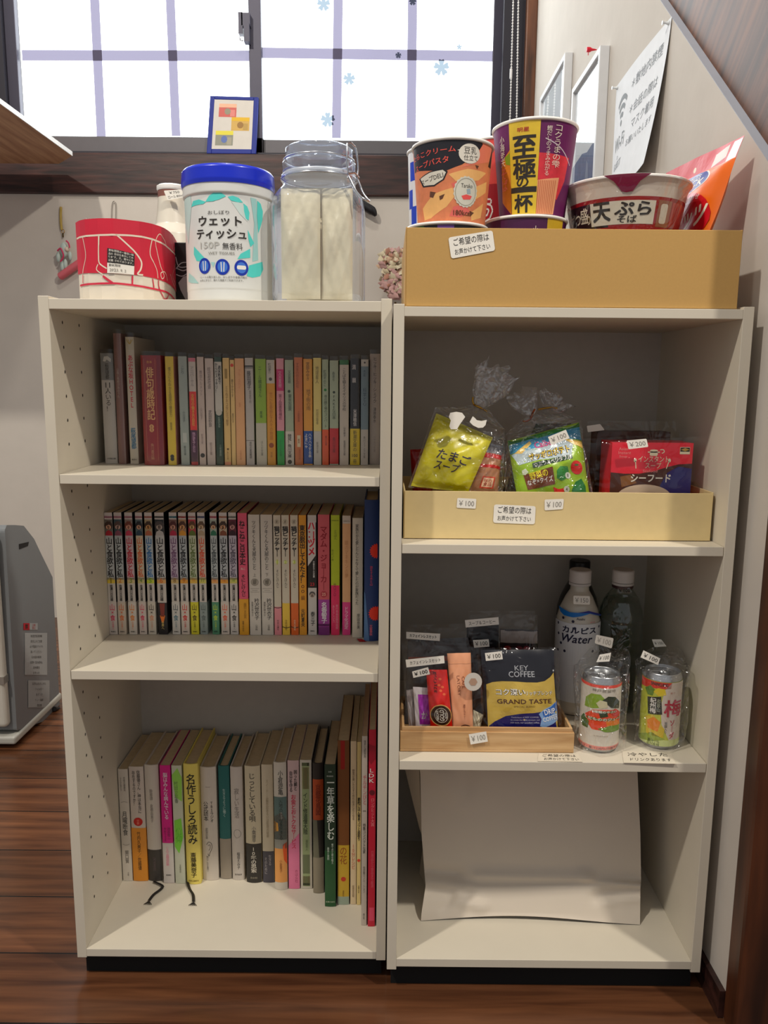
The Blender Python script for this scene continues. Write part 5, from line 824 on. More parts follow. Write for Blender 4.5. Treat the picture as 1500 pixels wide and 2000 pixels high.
# orange and red snack bag leaning at the right end
ZH = onY(1310, 338, .235).z; hl_, hr_ = onY(1300, 343, .235), onZ(1454, 264, ZH)
u = (hr_-hl_); W_ = u.length; u.normalize(); bl = Vector((hl_.x-.006, hl_.y-.0, ZTB+.002)); brr = Vector((.838, .058, ZTB+.002))
q = qp([bl, brr, hr_, Vector((hl_.x, hl_.y, ZH))], .018, .30, .0012, 5); fn, w, h = q
sb_ = thing('snack_bag', 'orange and red snack bag with red header leaning at the right end of the tray', 'snack bag', tuple((bl+brr)/2))
OR = M('#d9701f', .3, var=.1); RD2 = M('#b8182a', .3); m = skin(MB(), q, OR)
pr(m, q, rect(0, h*.865, w, h), RD2, 2); pr(m, q, ell(w*.45, h*.92, .0038), M('#e9dcc4', .4), 3); pr(m, q, poly([(w*.68, h*.885), (w*.85, h*.915), (w*.86, h*.985), (w*.70, h*.96)]), M('#dfd8d2', .4), 3); pr(m, q, poly([(w*.86, h*.87), (w*.99, h*.87), (w*.995, h*.99), (w*.9, h*.99)]), M('#e8dcdc', .25), 3)
pr(m, q, ell(w*.60, h*.80, w*.22, h*.075), M('#e6e0da', .3), 2); pr(m, q, ell(w*.60, h*.80, w*.205, h*.068), M('#1d2f80', .3), 3); pr(m, q, text('PEANUTS', w*.6, h*.822, w*.25, h*.025, False, .02), WHITE, 4); pr(m, q, text('SNACK', w*.61, h*.785, w*.33, h*.045, False, .04), WHITE, 4)
pr(m, q, ell(w*.60, h*.53, w*.38, h*.20), RD2, 2); pr(m, q, text('おつまみ詰合わせ', w*.62, h*.685, w*.4, h*.035), WHITE, 4); pr(m, q, text('ピーナッツ', w*.61, h*.55, w*.66, h*.17, False, .04, .08), M('#e9dfc4', .4), 4)
rnd = random.Random(3)
for i in range(26):
    x, y = rnd.uniform(.05, .95), rnd.uniform(.03, .82)
    if ((x-.60)/.40)**2+((y-.53)/.22)**2 > 1.05: pr(m, q, poly([(w*x+.0035*(1 if k % 2 else .45)*math.cos(k*math.pi/4), h*y+.0035*(1 if k % 2 else .45)*math.sin(k*math.pi/4)) for k in range(8)]), M('#f0cf7a', .4), 2)
m.build('pouch', sb_)
# ================================================================ upper compartment: pale tray of soups and snacks
ZM = .5892
mt = tray('cardboard_tray', 'pale yellow cardboard tray of soups and snacks on the upper shelf', .4685, .8845, .0195, .185, ZM, .6545, PALEK, .002, bev=.0005)
YM = .0169
sticker('note_label', mt, px(YM, E1(915, 1605), E1(1322, 1620), E1(1332, 1443), E1(925, 1425)), ['ご希望の際は', 'お声かけて下さい'], ink='#2a2622', lab='handwritten white label', bold=.004, thf=.75)
sticker('price_tag', mt, px(YM, E1(558, 1458), E1(745, 1468), E1(752, 1372), E1(566, 1362)), '￥100', ink='#8a857c'); sticker('price_tag', mt, px(YM, E2(598, 1482), E2(805, 1468), E2(815, 1352), E2(598, 1360)), '￥100', ink='#8a857c')
ZMB = ZM+.0024
def low(pts, Y, z): return [onY(x, y, Y) if zz is None else Vector((onY(x, y, Y).x, Y, zz)) for (x, y), zz in zip(pts, z)]
YE = YM+.030
# yellow egg soup packet
YEL = M('#c6bd22', .35, coat=.2)
c = [onY(*E1(112, 1245), YE+.006), onY(*E1(668, 1312), YE), onY(*E1(912, 772), YE+.022), onY(*E1(362, 535), YE+.030)]
q = qp(c, .018, .09, .0016, 2); fn, w, h = q; m = skin(MB(), q, YEL)
pr(m, q, text('たまご', w*.53, h*.475, w*.56, h*.15, False, .02, -.03), M('#241a3a', .5), 3); pr(m, q, text('スープ', w*.48, h*.325, w*.42, h*.125, False, .02, -.02), M('#241a3a', .5), 3)
for k in range(8): pr(m, q, rect(.001, h*(.925+.009*k), w-.001, h*(.928+.009*k)), M('#a39a18', .4), 2)
sp_ = tag(m.build('soup_packet', loc=tuple((c[0]+c[1])/2)), 'yellow egg soup packet in a clear bag at left of the pale tray', 'soup packet')
# brown packet with red bands beside it
c = [onY(*E1(680, 1315), YE+.012), onY(*E1(960, 1330), YE+.014), onY(*E1(1010, 860), YE+.036), onY(*E1(850, 820), YE+.034)]
q = qp(c, .010, .08, .001, 6); fn, w, h = q; m = skin(MB(), q, M('#a5765a', .35, var=.25, scale=80))
pr(m, q, rect(0, h*.70, w, h*.79), M('#b3221c', .35), 2); pr(m, q, rect(0, h*.50, w, h*.56), M('#b3221c', .35), 2); pr(m, q, rect(0, h*.80, w, h), M('#8d8a90', .3, var=.2, scale=90), 2); pr(m, q, rect(w*.28, h*.10, w*.78, h*.33), M('#b9442c', .4), 2); pr(m, q, rect(w*.33, h*.125, w*.73, h*.305), M('#cfae90', .4), 3); pr(m, q, text('味の\n食品', w*.53, h*.215, w*.3, h*.14, False, .02), M('#9a3a28', .4), 4)
tag(m.build('soup_packet', loc=tuple((c[0]+c[1])/2)), 'brown packet with red bands and square red stamp right of the yellow packet', 'soup packet')
c = px(YE+.09, E1(150, 1290), E1(330, 1290), E1(330, 880), E1(105, 890)); c[0].z = c[1].z = ZMB+.001
q = qp(c, .012, .08, .001, 9); fn, w, h = q; m = skin(MB(), q, M('#8d1419', .3, var=.3, scale=60)); pr(m, q, ring(w*.5, h*.88, w*.12, h*.04, .0015), M('#c9a99a', .3), 2); pr(m, q, rect(0, h*.5, w, h*.53), M('#c9b09a', .3), 2)
tag(m.build('soup_packet', loc=tuple((c[0]+c[1])/2)), 'dark red packet half hidden at the far left behind the yellow packet', 'soup packet')
def gather(m, base, tip, rb, rt, mat, seed, n=26, rings=9):
    """crumpled neck of a tied bag flaring from base to tip"""
    b, t = Vector(base), Vector(tip); ax = (t-b); L = ax.length; ax.normalize(); a = ax.cross(Vector((0, 1, 0))).normalized(); e = ax.cross(a); rnd = random.Random(seed); ph = [rnd.uniform(0, 6.28) for _ in range(4)]
    def fn(u, v):
        th = u*2*math.pi; r = rb+(rt-rb)*math.sin(v*1.75)**.8 if v > 0 else rb
        r *= 1+.32*math.sin(5*th+ph[0]+v*2)*v+.22*math.sin(9*th+ph[1]-v*3)*v+.1*math.sin(3*th+ph[2]); z = v*L*(1+.12*math.sin(4*th+ph[3])+.08*math.sin(7*th))
        return b+ax*z+a*(r*math.cos(th))+e*(r*math.sin(th)*.55)
    m.grid(fn, n*2, rings, mat); return m
def bagskin(m, c, t, mat, seed, wob=.003): return skin(m, qp(c, t, .01, wob, seed, False, 9), mat)
def twist(parent, c, r, mat, d=(1, 0, -.45)):
    m = MB(); c = Vector(c); d = Vector(d).normalized(); e = d.cross(Vector((0, 1, 0)))
    m.tube([c+d*(r*math.cos(t*.5236))+Vector((0, 1, 0))*(r*.7*math.sin(t*.5236)) for t in range(12)], .0014, mat, 6, closed=True); m.tube([c-d*r, c-d*(r+.004)+e*.004, c-d*(r+.006)+e*.009], .0013, mat, 6); m.tube([c+d*r, c+d*(r+.006)-e*.001], .0013, mat, 6)
    o = m.build('twist_tie', parent); o['label'] = 'gold twist tie'
c = [onY(*E1(85, 1262), YE+.006), onY(*E1(1018, 1325), YE+.006), onY(*E1(1032, 690), YE+.026), onY(*E1(350, 480), YE+.032)]; c[0].z = max(c[0].z, .642)
bg1 = thing('gift_bag', 'clear bag tied with gold wire around the yellow soup packet', 'bag', tuple((c[0]+c[1])/2)); m = MB()
bagskin(m, c, .032, FILM, 3); tie = onY(*E1(775, 475), YE+.035); nk = [c[3], c[2], tie+Vector((.007, 0, 0)), tie-Vector((.007, 0, 0))]; bagskin(m, nk, .012, FILM, 8); gather(m, tie, onY(*E1(960, 110), YE+.045), .006, .024, NECK, 12); m.build('film', bg1)
twist(bg1, tie, .0075, GOLD)
sq = px(YE-.005, E1(500, 690), E1(560, 690), E1(590, 640), E1(640, 570), E1(610, 530), E1(555, 520), E1(495, 530), E1(480, 570), E1(500, 605), E1(485, 660)); m = MB(); m.add([p+Vector((0, -.004, 0)) for p in sq], [tuple(range(len(sq)))], TAG); m.build('torn_sticker', bg1)
sq = px(YE-.005, E1(685, 620), E1(720, 655), E1(770, 678), E1(815, 675), E1(840, 650), E1(852, 600), E1(800, 610), E1(755, 602), E1(735, 580), E1(715, 565)); m = MB(); m.add([p+Vector((0, -.002, 0)) for p in sq], [tuple(range(len(sq)))], TAG); m.build('price_tag', bg1)
# green vegetable snack
c = [onY(*E2(330, 1330), YE+.004), onY(*E2(1110, 1330), YE+.004), onY(*E2(985, 490), YE+.034), onY(*E2(180, 700), YE+.036)]; c[0].z = max(c[0].z, ZMB+.05)
c = [onY(*E2(300, 1400), YE+.002), onY(*E2(1118, 1400), YE+.002), c[2], c[3]]
q = qp(c, .020, .07, .0014, 4); fn, w, h = q; m = skin(MB(), q, M('#8fae2e', .3, var=.1))
def S2(x, y):  # crop E2 -> packet coordinates by inverse bilinear (few steps)
    X, Y_ = E2(x, y); a, b = .5, .5; P4 = [(300, 1400), (1118, 1400), (985, 490), (180, 700)]; P4 = [E2(*p) for p in P4]
    for _ in range(12):
        fx = lambda a, b, k: P4[0][k]*(1-a)*(1-b)+P4[1][k]*a*(1-b)+P4[2][k]*a*b+P4[3][k]*(1-a)*b
        e0, e1 = X-fx(a, b, 0), Y_-fx(a, b, 1); d = 1e-3; J = [[(fx(a+d, b, k)-fx(a, b, k))/d, (fx(a, b+d, k)-fx(a, b, k))/d] for k in (0, 1)]; D = J[0][0]*J[1][1]-J[0][1]*J[1][0]
        a += (e0*J[1][1]-e1*J[0][1])/D; b += (J[0][0]*e1-J[1][0]*e0)/D
    return (max(.004, min(.996, a))*w, max(.004, min(.996, b))*h)
def PS(mat, lay, *p): pr(m, q, poly([S2(*a) for a in p]), mat, lay)
def TS(t, x0, y0, x1, y1, hgt, mat, bold, lay): a, b = S2(x0, y0), S2(x1, y1); pr(m, q, text(t, (a[0]+b[0])/2, (a[1]+b[1])/2, math.hypot(b[0]-a[0], b[1]-a[1]), hgt, False, bold, math.atan2(b[1]-a[1], b[0]-a[0])), mat, lay)
PS(M('#1c6a2c', .3), 2, (180, 700), (985, 490), (990, 545), (600, 650), (185, 760)); PS(M('#2f8a3a', .3), 3, (480, 600), (780, 535), (840, 590), (500, 690)); PS(M('#3f8fb0', .3), 2, (185, 760), (600, 650), (990, 545), (1010, 700), (820, 700), (400, 830), (200, 860)); PS(M('#b9c9cf', .3), 2, (220, 870), (400, 800), (820, 690), (900, 760), (880, 890), (460, 960), (300, 1000))
for p in (((250, 860), (420, 720), (440, 750), (330, 870)), ((790, 700), (1010, 720), (1020, 800), (900, 760))): PS(M('#e0bd6a', .3, var=.1), 3, *p)
PS(M('#6d3a20', .35), 3, (350, 1110), (660, 1030), (700, 1210), (400, 1270)); PS(M('#24402a', .35), 4, (440, 985), (880, 880), (890, 930), (450, 1040)); PS(M('#dfe6c8', .35), 3, (330, 1060), (370, 1040), (400, 1080), (370, 1110), (340, 1100))
PS(M('#2a7a30', .35), 3, (710, 1070), (750, 1020), (830, 1020), (850, 1070), (820, 1150), (770, 1175), (715, 1150)); PS(M('#1f6a34', .35), 3, (890, 1270), (930, 1180), (1000, 1140), (1050, 1220), (1060, 1290), (900, 1310)); PS(M('#c9322a', .35), 3, (680, 1240), (740, 1260), (810, 1250), (800, 1310), (700, 1310))
a = S2(940, 1025); pr(m, q, ell(a[0], a[1], w*.085, w*.085), M('#c8281f', .3), 3); pr(m, q, ell(a[0], a[1]+w*.03, w*.03, w*.012), M('#3a6a24', .3), 4)
for x, y, t in ((840, 1115, '1'), (832, 1262, '4')): a = S2(x, y); pr(m, q, ell(a[0], a[1], w*.04, w*.04), M('#d9dccb', .35), 4); pr(m, q, text(t, a[0], a[1], w*.02, w*.045, False, .02), BLK, 5)
TS('Calbee', 470, 780, 700, 720, .010, M('#c23a7a', .35), .03, 5)
for bo, mt_, ly in ((.12, BLK, 5), (.02, M('#e0c02c', .35), 7)): TS('サッポロポテト', 400, 920, 860, 810, .020 if bo > .1 else .0185, mt_, bo, ly)
TS('つぶつぶベジタブル', 458, 1010, 870, 905, .0075, WHITE, .015, 6); TS('野菜の', 415, 1130, 610, 1085, .012, M('#d8c93a', .35), .03, 5); TS('なぞ×クイズ', 395, 1195, 670, 1150, .009, WHITE, .02, 5)
tag(m.build('snack_packet', loc=tuple((c[0]+c[1])/2)), 'green and yellow vegetable snack packet in the middle of the pale tray', 'snack packet')
c = [onY(*E2(150, 1400), YE+.001), onY(*E2(1160, 1400), YE+.001), onY(*E2(1010, 460), YE+.034), onY(*E2(140, 640), YE+.035)]
bg2 = thing('gift_bag', 'clear bag with gold tie around the green vegetable snack', 'bag', tuple((c[0]+c[1])/2)); m = MB(); bagskin(m, c, .029, FILM, 5, .002); tie = onY(*E2(450, 420), YE+.05)
bagskin(m, [c[3], c[2], tie+Vector((.008, 0, 0)), tie-Vector((.006, 0, 0))], .012, FILM, 18, .003); gather(m, tie, onY(*E2(330, 170), YE+.075), .005, .018, NECK, 22); m.build('film', bg2); twist(bg2, tie, .005, M('#8d4a26', .35, .8), (.35, 0, 1))
sticker('price_tag', bg2, px(YE-.019, E2(672, 748), E2(880, 668), E2(838, 572), E2(636, 655)), '￥100', ink='#8a857c', rnd=False)
c = [onY(*E2(620, 1000), YE+.10), onY(*E2(1000, 1000), YE+.10), onY(*E2(980, 470), YE+.10), onY(*E2(470, 480), YE+.10)]; c[0].z = c[1].z = ZMB+.001
bg3 = thing('gift_bag', 'dim clear bag with dotted gold tie behind the green snack packet', 'bag', tuple((c[0]+c[1])/2)); m = MB(); bagskin(m, c, .02, FILM, 9, .002); tie = onY(*E2(640, 335), YE+.10); bagskin(m, [c[3], c[2], tie+Vector((.016, 0, 0)), tie-Vector((.016, 0, 0))], .012, FILM, 19, .003); gather(m, tie, onY(*E2(720, 200), YE+.105), .012, .022, NECK, 33); m.build('film', bg3)
m = MB(); a, b = onY(*E2(525, 345), YE+.095), onY(*E2(740, 330), YE+.095); m.tube([a, a.lerp(b, .3)+Vector((0, 0, .001)), a.lerp(b, .7)+Vector((0, 0, .002)), b], .0015, GOLD, 6); o = m.build('twist_tie', bg3); o['label'] = 'gold twist tie'
c = [Vector((.60, YE+.100, ZMB+.003)), Vector((.665, YE+.100, ZMB+.003)), onY(*E2(900, 500), YE+.100), onY(*E2(500, 505), YE+.100)]; q = qp(c, .010, .06, .001, 14); tag(skin(MB(), q, M('#1e1a18', .35)).build('snack_packet', loc=tuple((c[0]+c[1])/2)), 'dark snack packet inside the dim bag behind the green one', 'snack packet')
# red instant soup carton in a clear bag
YS = YE+.004
f0_, f1_, f2_, f3_ = px(YS, E3(355, 818), E3(1106, 818), E3(1135, 330), E3(368, 300)); xl_, xr_ = f3_.x, f2_.x; zt2 = (f2_.z+f3_.z)/2; dp = .055
sc_b = thing('soup_box', 'red and brown seafood soup box in a clear bag at right of the pale tray', 'soup box', ((xl_+xr_)/2, YS+dp/2, ZMB)); m = MB(); m.box(xl_, xr_, YS, YS+dp, ZMB+.0005, zt2, M('#c9343f', .4))
W_, H_ = xr_-xl_, zt2-ZMB; f = plane((xl_, YS, ZMB+.0005), (1, 0, 0), (0, 0, 1)); k = W_/758
def Q3(x, y): return ((x-370)*k, H_-(y-318)*k)
m.decal(f, rect(0, 0, W_, H_*.999), M('#43261d', .4, var=.3, scale=40), 1); m.decal(f, poly([Q3(*p) for p in ((370, 600), (500, 612), (640, 610), (760, 590), (900, 545), (1000, 520), (1126, 512), (1128, 320), (370, 320))]), M('#cf3646', .4), 2)
m.decal(f, poly([Q3(*p) for p in ((840, 720), (900, 600), (1000, 540), (1128, 560), (1128, 900), (900, 900))]), M('#2b2560', .4), 2); m.decal(f, poly([Q3(*p) for p in ((460, 640), (560, 620), (620, 700), (480, 740))]), M('#7a5230', .4, var=.3, scale=90), 2)
bx_, by_ = Q3(695, 830); m.decal(f, poly([(bx_+255*k*math.cos(t*math.pi/16), max(0, by_)+118*k*math.sin(t*math.pi/16)) for t in range(17)]), M('#d6bda2', .4), 3); m.decal(f, poly([(bx_+150*k*math.cos(t*math.pi/16), by_-2*k+32*k*math.sin(t*math.pi/16)) for t in range(17)]), M('#9a6a2e', .4), 4)
def TB(t, x0, y0, x1, y1, mat, bold=0, lay=4): a, b = Q3(x0, y1), Q3(x1, y0); m.decal(f, text(t, (a[0]+b[0])/2, (a[1]+b[1])/2, b[0]-a[0], b[1]-a[1], False, bold), mat, lay)
IV = M('#e6d9b8', .45); TB('Asian', 435, 365, 520, 392, M('#d98a88', .5)); TB('Instant', 432, 400, 550, 428, M('#d98a88', .5)); TB('Soup', 432, 440, 525, 466, M('#d98a88', .5)); TB('インスタント', 622, 440, 905, 505, IV, .01); TB('スープ', 690, 505, 838, 558, IV, .01); TB('Seafood', 670, 572, 805, 597, M('#d98a88', .5)); TB('シーフード', 560, 615, 935, 690, M('#e4dccb', .45), .04)
m.decal(f, rr(*Q3(725, 442), *Q3(800, 402), 14*k), IV, 4); m.decal(f, rect(*Q3(706, 412), *Q3(818, 402)), IV, 4); m.decal(f, ell(*Q3(762, 392), 38*k, 10*k), IV, 4); m.decal(f, stroke([Q3(820, 385), Q3(850, 385), Q3(858, 405), Q3(838, 418)], 8*k), IV, 4)
for x, d in ((592, 1), (912, -1)): m.decal(f, ell(*Q3(x, 484), 14*k, 18*k), IV, 4); m.decal(f, stroke([Q3(x+3*d, 490), Q3(x+12*d if d > 0 else x-24, 562)], 8*k), IV, 4)
m.decal(f, rect(*Q3(1005, 424), *Q3(1098, 358)), IV, 4); m.decal(f, rect(*Q3(1008, 400), *Q3(1095, 362)), BLK, 5); m.decal(f, poly([Q3(1012, 381), Q3(1052, 366), Q3(1092, 381), Q3(1052, 397)]), M('#a58a4a', .4), 6)
m.build('carton', sc_b, bevel=.0008)
c = [onY(*E3(230, 830), YS-.004), onY(*E3(1215, 830), YS-.004), onY(*E3(1262, 250), YS-.004), onY(*E3(140, 315), YS-.004)]; bg4 = thing('gift_bag', 'clear bag around the red seafood soup box', 'bag', tuple((c[0]+c[1])/2)); m = MB(); q = qp(c, .008, .02, .0012, 21); fn, w, h = q; m.grid(lambda i, j: fn(i*w, j*h), NU, NV, SLEEVE); q2 = qp([p+Vector((0, dp+.012, 0)) for p in c], 0, .02, .0012, 23); m.grid(lambda i, j: q2[0](i*w, j*h), NU, NV, SLEEVE); m.build('film', bg4)
sticker('price_tag', bg4, px(YS-.014, E3(520, 375), E3(708, 352), E3(690, 275), E3(502, 292)), '￥200', ink='#8a857c')
YS2 = YS+.085; x0_, x1_ = onY(1150, 850, YS2).x, onY(1310, 850, YS2).x; zt3 = onY(1240, 838, YS2).z
m = MB(); m.box(x0_+.012, x1_, YS2, YS2+.035, ZMB+.0005, zt3-.004, M('#4a3128', .5, var=.5, scale=70)); tag(m.build('soup_box', bevel=.001), 'dark brown box standing in the shade behind the red soup box', 'soup box')
c = [Vector((x0_-.002, YS2-.004, ZMB+.001)), Vector((x1_+.01, YS2-.004, ZMB+.001)), Vector((x1_+.012, YS2-.002, zt3+.012)), Vector((x0_-.004, YS2-.002, zt3+.012))]; bg5 = thing('gift_bag', 'clear bag around the dark box behind the red soup box', 'bag', tuple((c[0]+c[1])/2)); m = MB(); q = qp(c, .002, .02, .001, 25); m.grid(lambda i, j: q[0](i*q[1], j*q[2]), NU, NV, SLEEVE); m.build('film', bg5)
sticker('price_tag', bg5, px(YS2-.008, (1148, 844), (1181, 840), (1172, 828), (1146, 832)), '', ink='#8a857c')
# ================================================================ middle compartment: wooden tray, coffee, bottles, cans
ZB = .2858
TWD = wood('tray_wood', '#b98d5c', '#dcb684', (2, 10, 18), 4, .5)
WT0, WT1, WY0, WY1, WZ = .4675, .7115, .0095, .125, .3195
wt_ = thing('wooden_tray', 'shallow light wooden tray holding coffee sachets on the middle shelf', 'tray', ((WT0+WT1)/2, .06, ZB)); tw = .006
m = MB(); m.box(WT0, WT1, WY0, WY1, ZB, ZB+.004, TWD)
for a in ((WT0, WT1, WY0, WY0+tw), (WT0, WT1, WY1-tw, WY1), (WT0, WT0+tw, WY0+tw, WY1-tw), (WT1-tw, WT1, WY0+tw, WY1-tw)): m.box(a[0], a[1], a[2], a[3], ZB+.004, WZ-.004, TWD)
m.build('body', wt_, bevel=.0006)
m = MB()
for a in ((WT0+.0025, WT1-.0025, WY0+.0025, WY0+tw), (WT0+.0025, WT1-.0025, WY1-tw, WY1-.0025), (WT0+.0025, WT0+tw, WY0+tw, WY1-tw), (WT1-tw, WT1-.0025, WY0+tw, WY1-tw)): m.box(a[0], a[1], a[2], a[3], WZ-.004, WZ+.002, TWD)
m.build('lip', wt_, bevel=.0004)
sticker('price_tag', wt_, px(WY0-.003, E4(622, 1142), E4(762, 1118), E4(748, 1035), E4(606, 1058)), '￥100', ink='#8a857c', rnd=False)
ZW = ZB+.0045; YC = WY0+tw+.006
# drip coffee pouch
c = [onY(*E4(768, 1060), YC+.004), onY(*E4(1340, 1060), YC+.004), onY(*E4(1296, 368), YC+.030), onY(*E4(702, 372), YC+.030)]; c[0].z = c[1].z = ZW+.004
c[0].x = onY(*E4(768, 1000), YC+.005).x; c[1].x = onY(*E4(1345, 1000), YC+.005).x
q = qp(c, .010, .05, .0008, 8); fn, w, h = q; m = skin(MB(), q, M('#0e0c16', .3), True, M('#7a2a1a', .4)); y0_ = 1130
P4c = [E4(768, 1130), E4(1345, 1130), E4(1296, 368), E4(702, 372)]
def inv(P4, x, y, w, h):
    X, Y_ = x, y; a = b = .5; fx = lambda a, b, k: P4[0][k]*(1-a)*(1-b)+P4[1][k]*a*(1-b)+P4[2][k]*a*b+P4[3][k]*(1-a)*b
    for _ in range(14):
        e0, e1 = X-fx(a, b, 0), Y_-fx(a, b, 1); d = 1e-3; J = [[(fx(a+d, b, k)-fx(a, b, k))/d, (fx(a, b+d, k)-fx(a, b, k))/d] for k in (0, 1)]; D = J[0][0]*J[1][1]-J[0][1]*J[1][0]; a += (e0*J[1][1]-e1*J[0][1])/D; b += (J[0][0]*e1-J[1][0]*e0)/D
    return (max(.003, min(.997, a))*w, max(.003, min(.997, b))*h)
C4 = crop(900, 1180, 7.143); KP = lambda x, y: inv(P4c, *C4(x, y), w, h)
def KQ(mat, lay, *p): pr(m, q, poly([KP(*a) for a in p]), mat, lay)
def KT(t, x0, y0, x1, y1, mat, bold=0, lay=5, hgt=None): a, b = KP(x0, y1), KP(x1, y0); pr(m, q, text(t, (a[0]+b[0])/2, (a[1]+b[1])/2, b[0]-a[0], b[1]-a[1], False, bold), mat, lay)
KQ(M('#b39a4e', .3, var=.08), 2, (352, 1120), (430, 1085), (560, 1068), (700, 1070), (900, 1085), (1050, 1085), (1160, 1065), (1240, 1010), (1290, 950), (1400, 1900), (390, 1900))
KQ(M('#1c1c56', .3), 3, (395, 1710), (470, 1640), (620, 1560), (800, 1525), (1000, 1515), (1110, 1500), (1300, 1500), (1420, 1900), (390, 1900)); KQ(M('#7f9cc0', .3), 4, (1080, 1530), (1150, 1470), (1250, 1420), (1345, 1350), (1380, 1620), (1290, 1670), (1160, 1725), (1100, 1700), (1120, 1600)); KQ(M('#2c5fa0', .3), 4.5, (1130, 1500), (1250, 1435), (1350, 1350), (1362, 1470), (1250, 1560), (1150, 1580))
SIL = M('#b9b9bd', .3, .3); KT('KEY', 745, 850, 930, 920, SIL, .01); KT('COFFEE', 660, 930, 1015, 1012, SIL, .015)
for bo, mt_, ly in ((.09, M('#3a3120', .4), 5), (.02, M('#ece6da', .4), 6.5)): KT('コク深い', 485, 1170, 875, 1262, mt_, bo, ly); KT('リッチブレンド', 890, 1200, 1262, 1260, mt_, bo*.7, ly)
KT('GRAND TASTE', 500, 1315, 1255, 1382, M('#4a2a1e', .4), .015); KT('SPECIAL BLEND', 705, 1408, 1050, 1432, M('#7a6632', .4))
for i, t in enumerate(('Technique of KEY COFFEE,', 'to create the highly aromatic and', 'rich taste, our excellent coffee.')): KT(t, 690, 1565+i*38, 1090, 1590+i*38, M('#c9c7da', .4))
for t, x0, y0, x1, y1 in (('DRIP', 1160, 1450, 1310, 1540), ('COFFEE', 1140, 1540, 1360, 1640)): a, b = KP(x0, y1), KP(x1, y0); pr(m, q, text(t, (a[0]+b[0])/2, (a[1]+b[1])/2, (b[0]-a[0]), (b[1]-a[1])*.8, False, .015, .22), WHITE, 7)
tag(m.build('coffee_pouch', loc=tuple((c[0]+c[1])/2)), 'black and gold drip coffee pouch in the right half of the wooden tray', 'coffee pouch')
c2 = [p.copy() for p in c]; c2[0] += Vector((-.005, -.0035, -.001)); c2[1] += Vector((.005, -.0035, -.001)); c2[2] += Vector((.006, -.0035, .004)); c2[3] += Vector((-.006, -.0035, .004))
bg = thing('clear_sleeve', 'clear sleeve around the black and gold coffee pouch', 'sleeve', tuple((c2[0]+c2[1])/2)); m = MB(); q = qp(c2, .012, .03, .001, 31, False, 9); fn, w, h = q; m.grid(lambda i, j: fn(i*w, j*h), NU, NV, SLEEVE); m.grid(lambda i, j: fn(i*w, j*h, -.016, -.3), NU, NV, SLEEVE); m.build('film', bg)
sticker('price_tag', bg, px(YC-.002, C4(350, 792), C4(586, 768), C4(570, 655), C4(336, 682)), '￥100', ink='#2a2622', rnd=False, bold=.01)
# caffeine-less set at the front left
YD = YC+.006
def stick(name, lab, cat, pts, Y0, Y1, t, mat, art=None, wob=.0006, seed=1, seal=.05):
    c = [onY(*p, Y0 if i < 2 else Y1) for i, p in enumerate(pts)]; zz = max(ZW+.001, min(c[0].z, c[1].z)); q = qp(c, t, seal, wob, seed); m = skin(MB(), q, mat)
    if art: art(m, q)
    return tag(m.build(name, loc=tuple((c[0]+c[1])/2)), lab, cat)
R4 = crop(600, 1180, 5)
def art_red(m, q):
    fn, w, h = q; pr(m, q, ell(w*.52, h*.24, w*.5, h*.19), M('#c9a066', .3), 2); pr(m, q, ell(w*.52, h*.24, w*.46, h*.172), M('#2c1c12', .3), 3)
    pr(m, q, ring(w*.53, h*.24, w*.31, h*.13, .0008), M('#c9bfae', .3), 4)
    for t, x, s_, hh in (('NESCAFE', .36, .13, .17), ('GOLD', .56, .22, .2), ('BLEND', .74, .1, .1)): pr(m, q, text(t, w*x, h*.24, h*hh, w*s_, False, .02, math.pi/2), M('#e2dccf', .3), 5)
    pr(m, q, text('カフェインレス', w*.38, h*.80, h*.34, w*.2, False, .05, math.pi/2-.05), BLK, 3)
    for a, b in ((.62, .85), (.7, .72), (.6, .66), (.75, .6), (.55, .75)): pr(m, q, ell(w*a, h*b, w*.07, h*.02), M('#e87a50', .25), 2)
stick('coffee_stick', 'red coffee stick with round black emblem in the front left sleeve', 'coffee stick', (R4(1205, 1215), R4(1420, 1215), R4(1365, 640), R4(1160, 640)), YD, YD+.012, .007, M('#c9281c', .25, coat=.3), art_red)
def art_beige(m, q):
    fn, w, h = q; pr(m, q, rect(0, h*.86, w, h*.865), M('#b98a6e', .4), 2); pr(m, q, text('CAFE', w*.62, h*.62, h*.16, w*.13, False, 0, -math.pi/2), M('#8a5a44', .4), 3); pr(m, q, text('LATORY', w*.40, h*.58, h*.26, w*.13, False, 0, -math.pi/2), M('#8a5a44', .4), 3); pr(m, q, text('濃厚ミルクティー', w*.60, h*.23, w*.12, h*.2, True), M('#7a4a38', .4), 3); pr(m, q, stroke([(w*.4, h*.03), (w*.6, h*.05), (w*.85, h*.03)], .001), BLK, 3)
stick('coffee_stick', 'salmon beige latte stick standing beside the red coffee stick', 'coffee stick', (E4(478, 1010), E4(642, 1010), E4(622, 395), E4(430, 400)), YD+.004, YD+.018, .005, M('#d9a07e', .35), art_beige, seed=3)
def art_pur(m, q):
    fn, w, h = q; pr(m, q, rect(w*.28, h*.1, w, h*.83), M('#a03aa8', .35), 2); pr(m, q, text('か', w*.62, h*.33, w*.4, h*.2, False, .03), WHITE, 4); pr(m, q, text('か', w*.62, h*.33, w*.4, h*.2, False, .03), WHITE, 4)
stick('sugar_sachet', 'white sachet with purple panel left of the red coffee stick', 'sachet', (E4(176, 1010), E4(300, 1010), E4(280, 680), E4(152, 672)), YD+.010, YD+.016, .002, M('#ddd6d8', .35), art_pur, seed=4)
stick('sugar_sachet', 'slim greyish sachet at the far left of the wooden tray', 'sachet', (E4(120, 1010), E4(176, 1010), E4(152, 690), E4(98, 700)), YD+.016, YD+.020, .002, M('#a9a0a0', .35), seed=5)
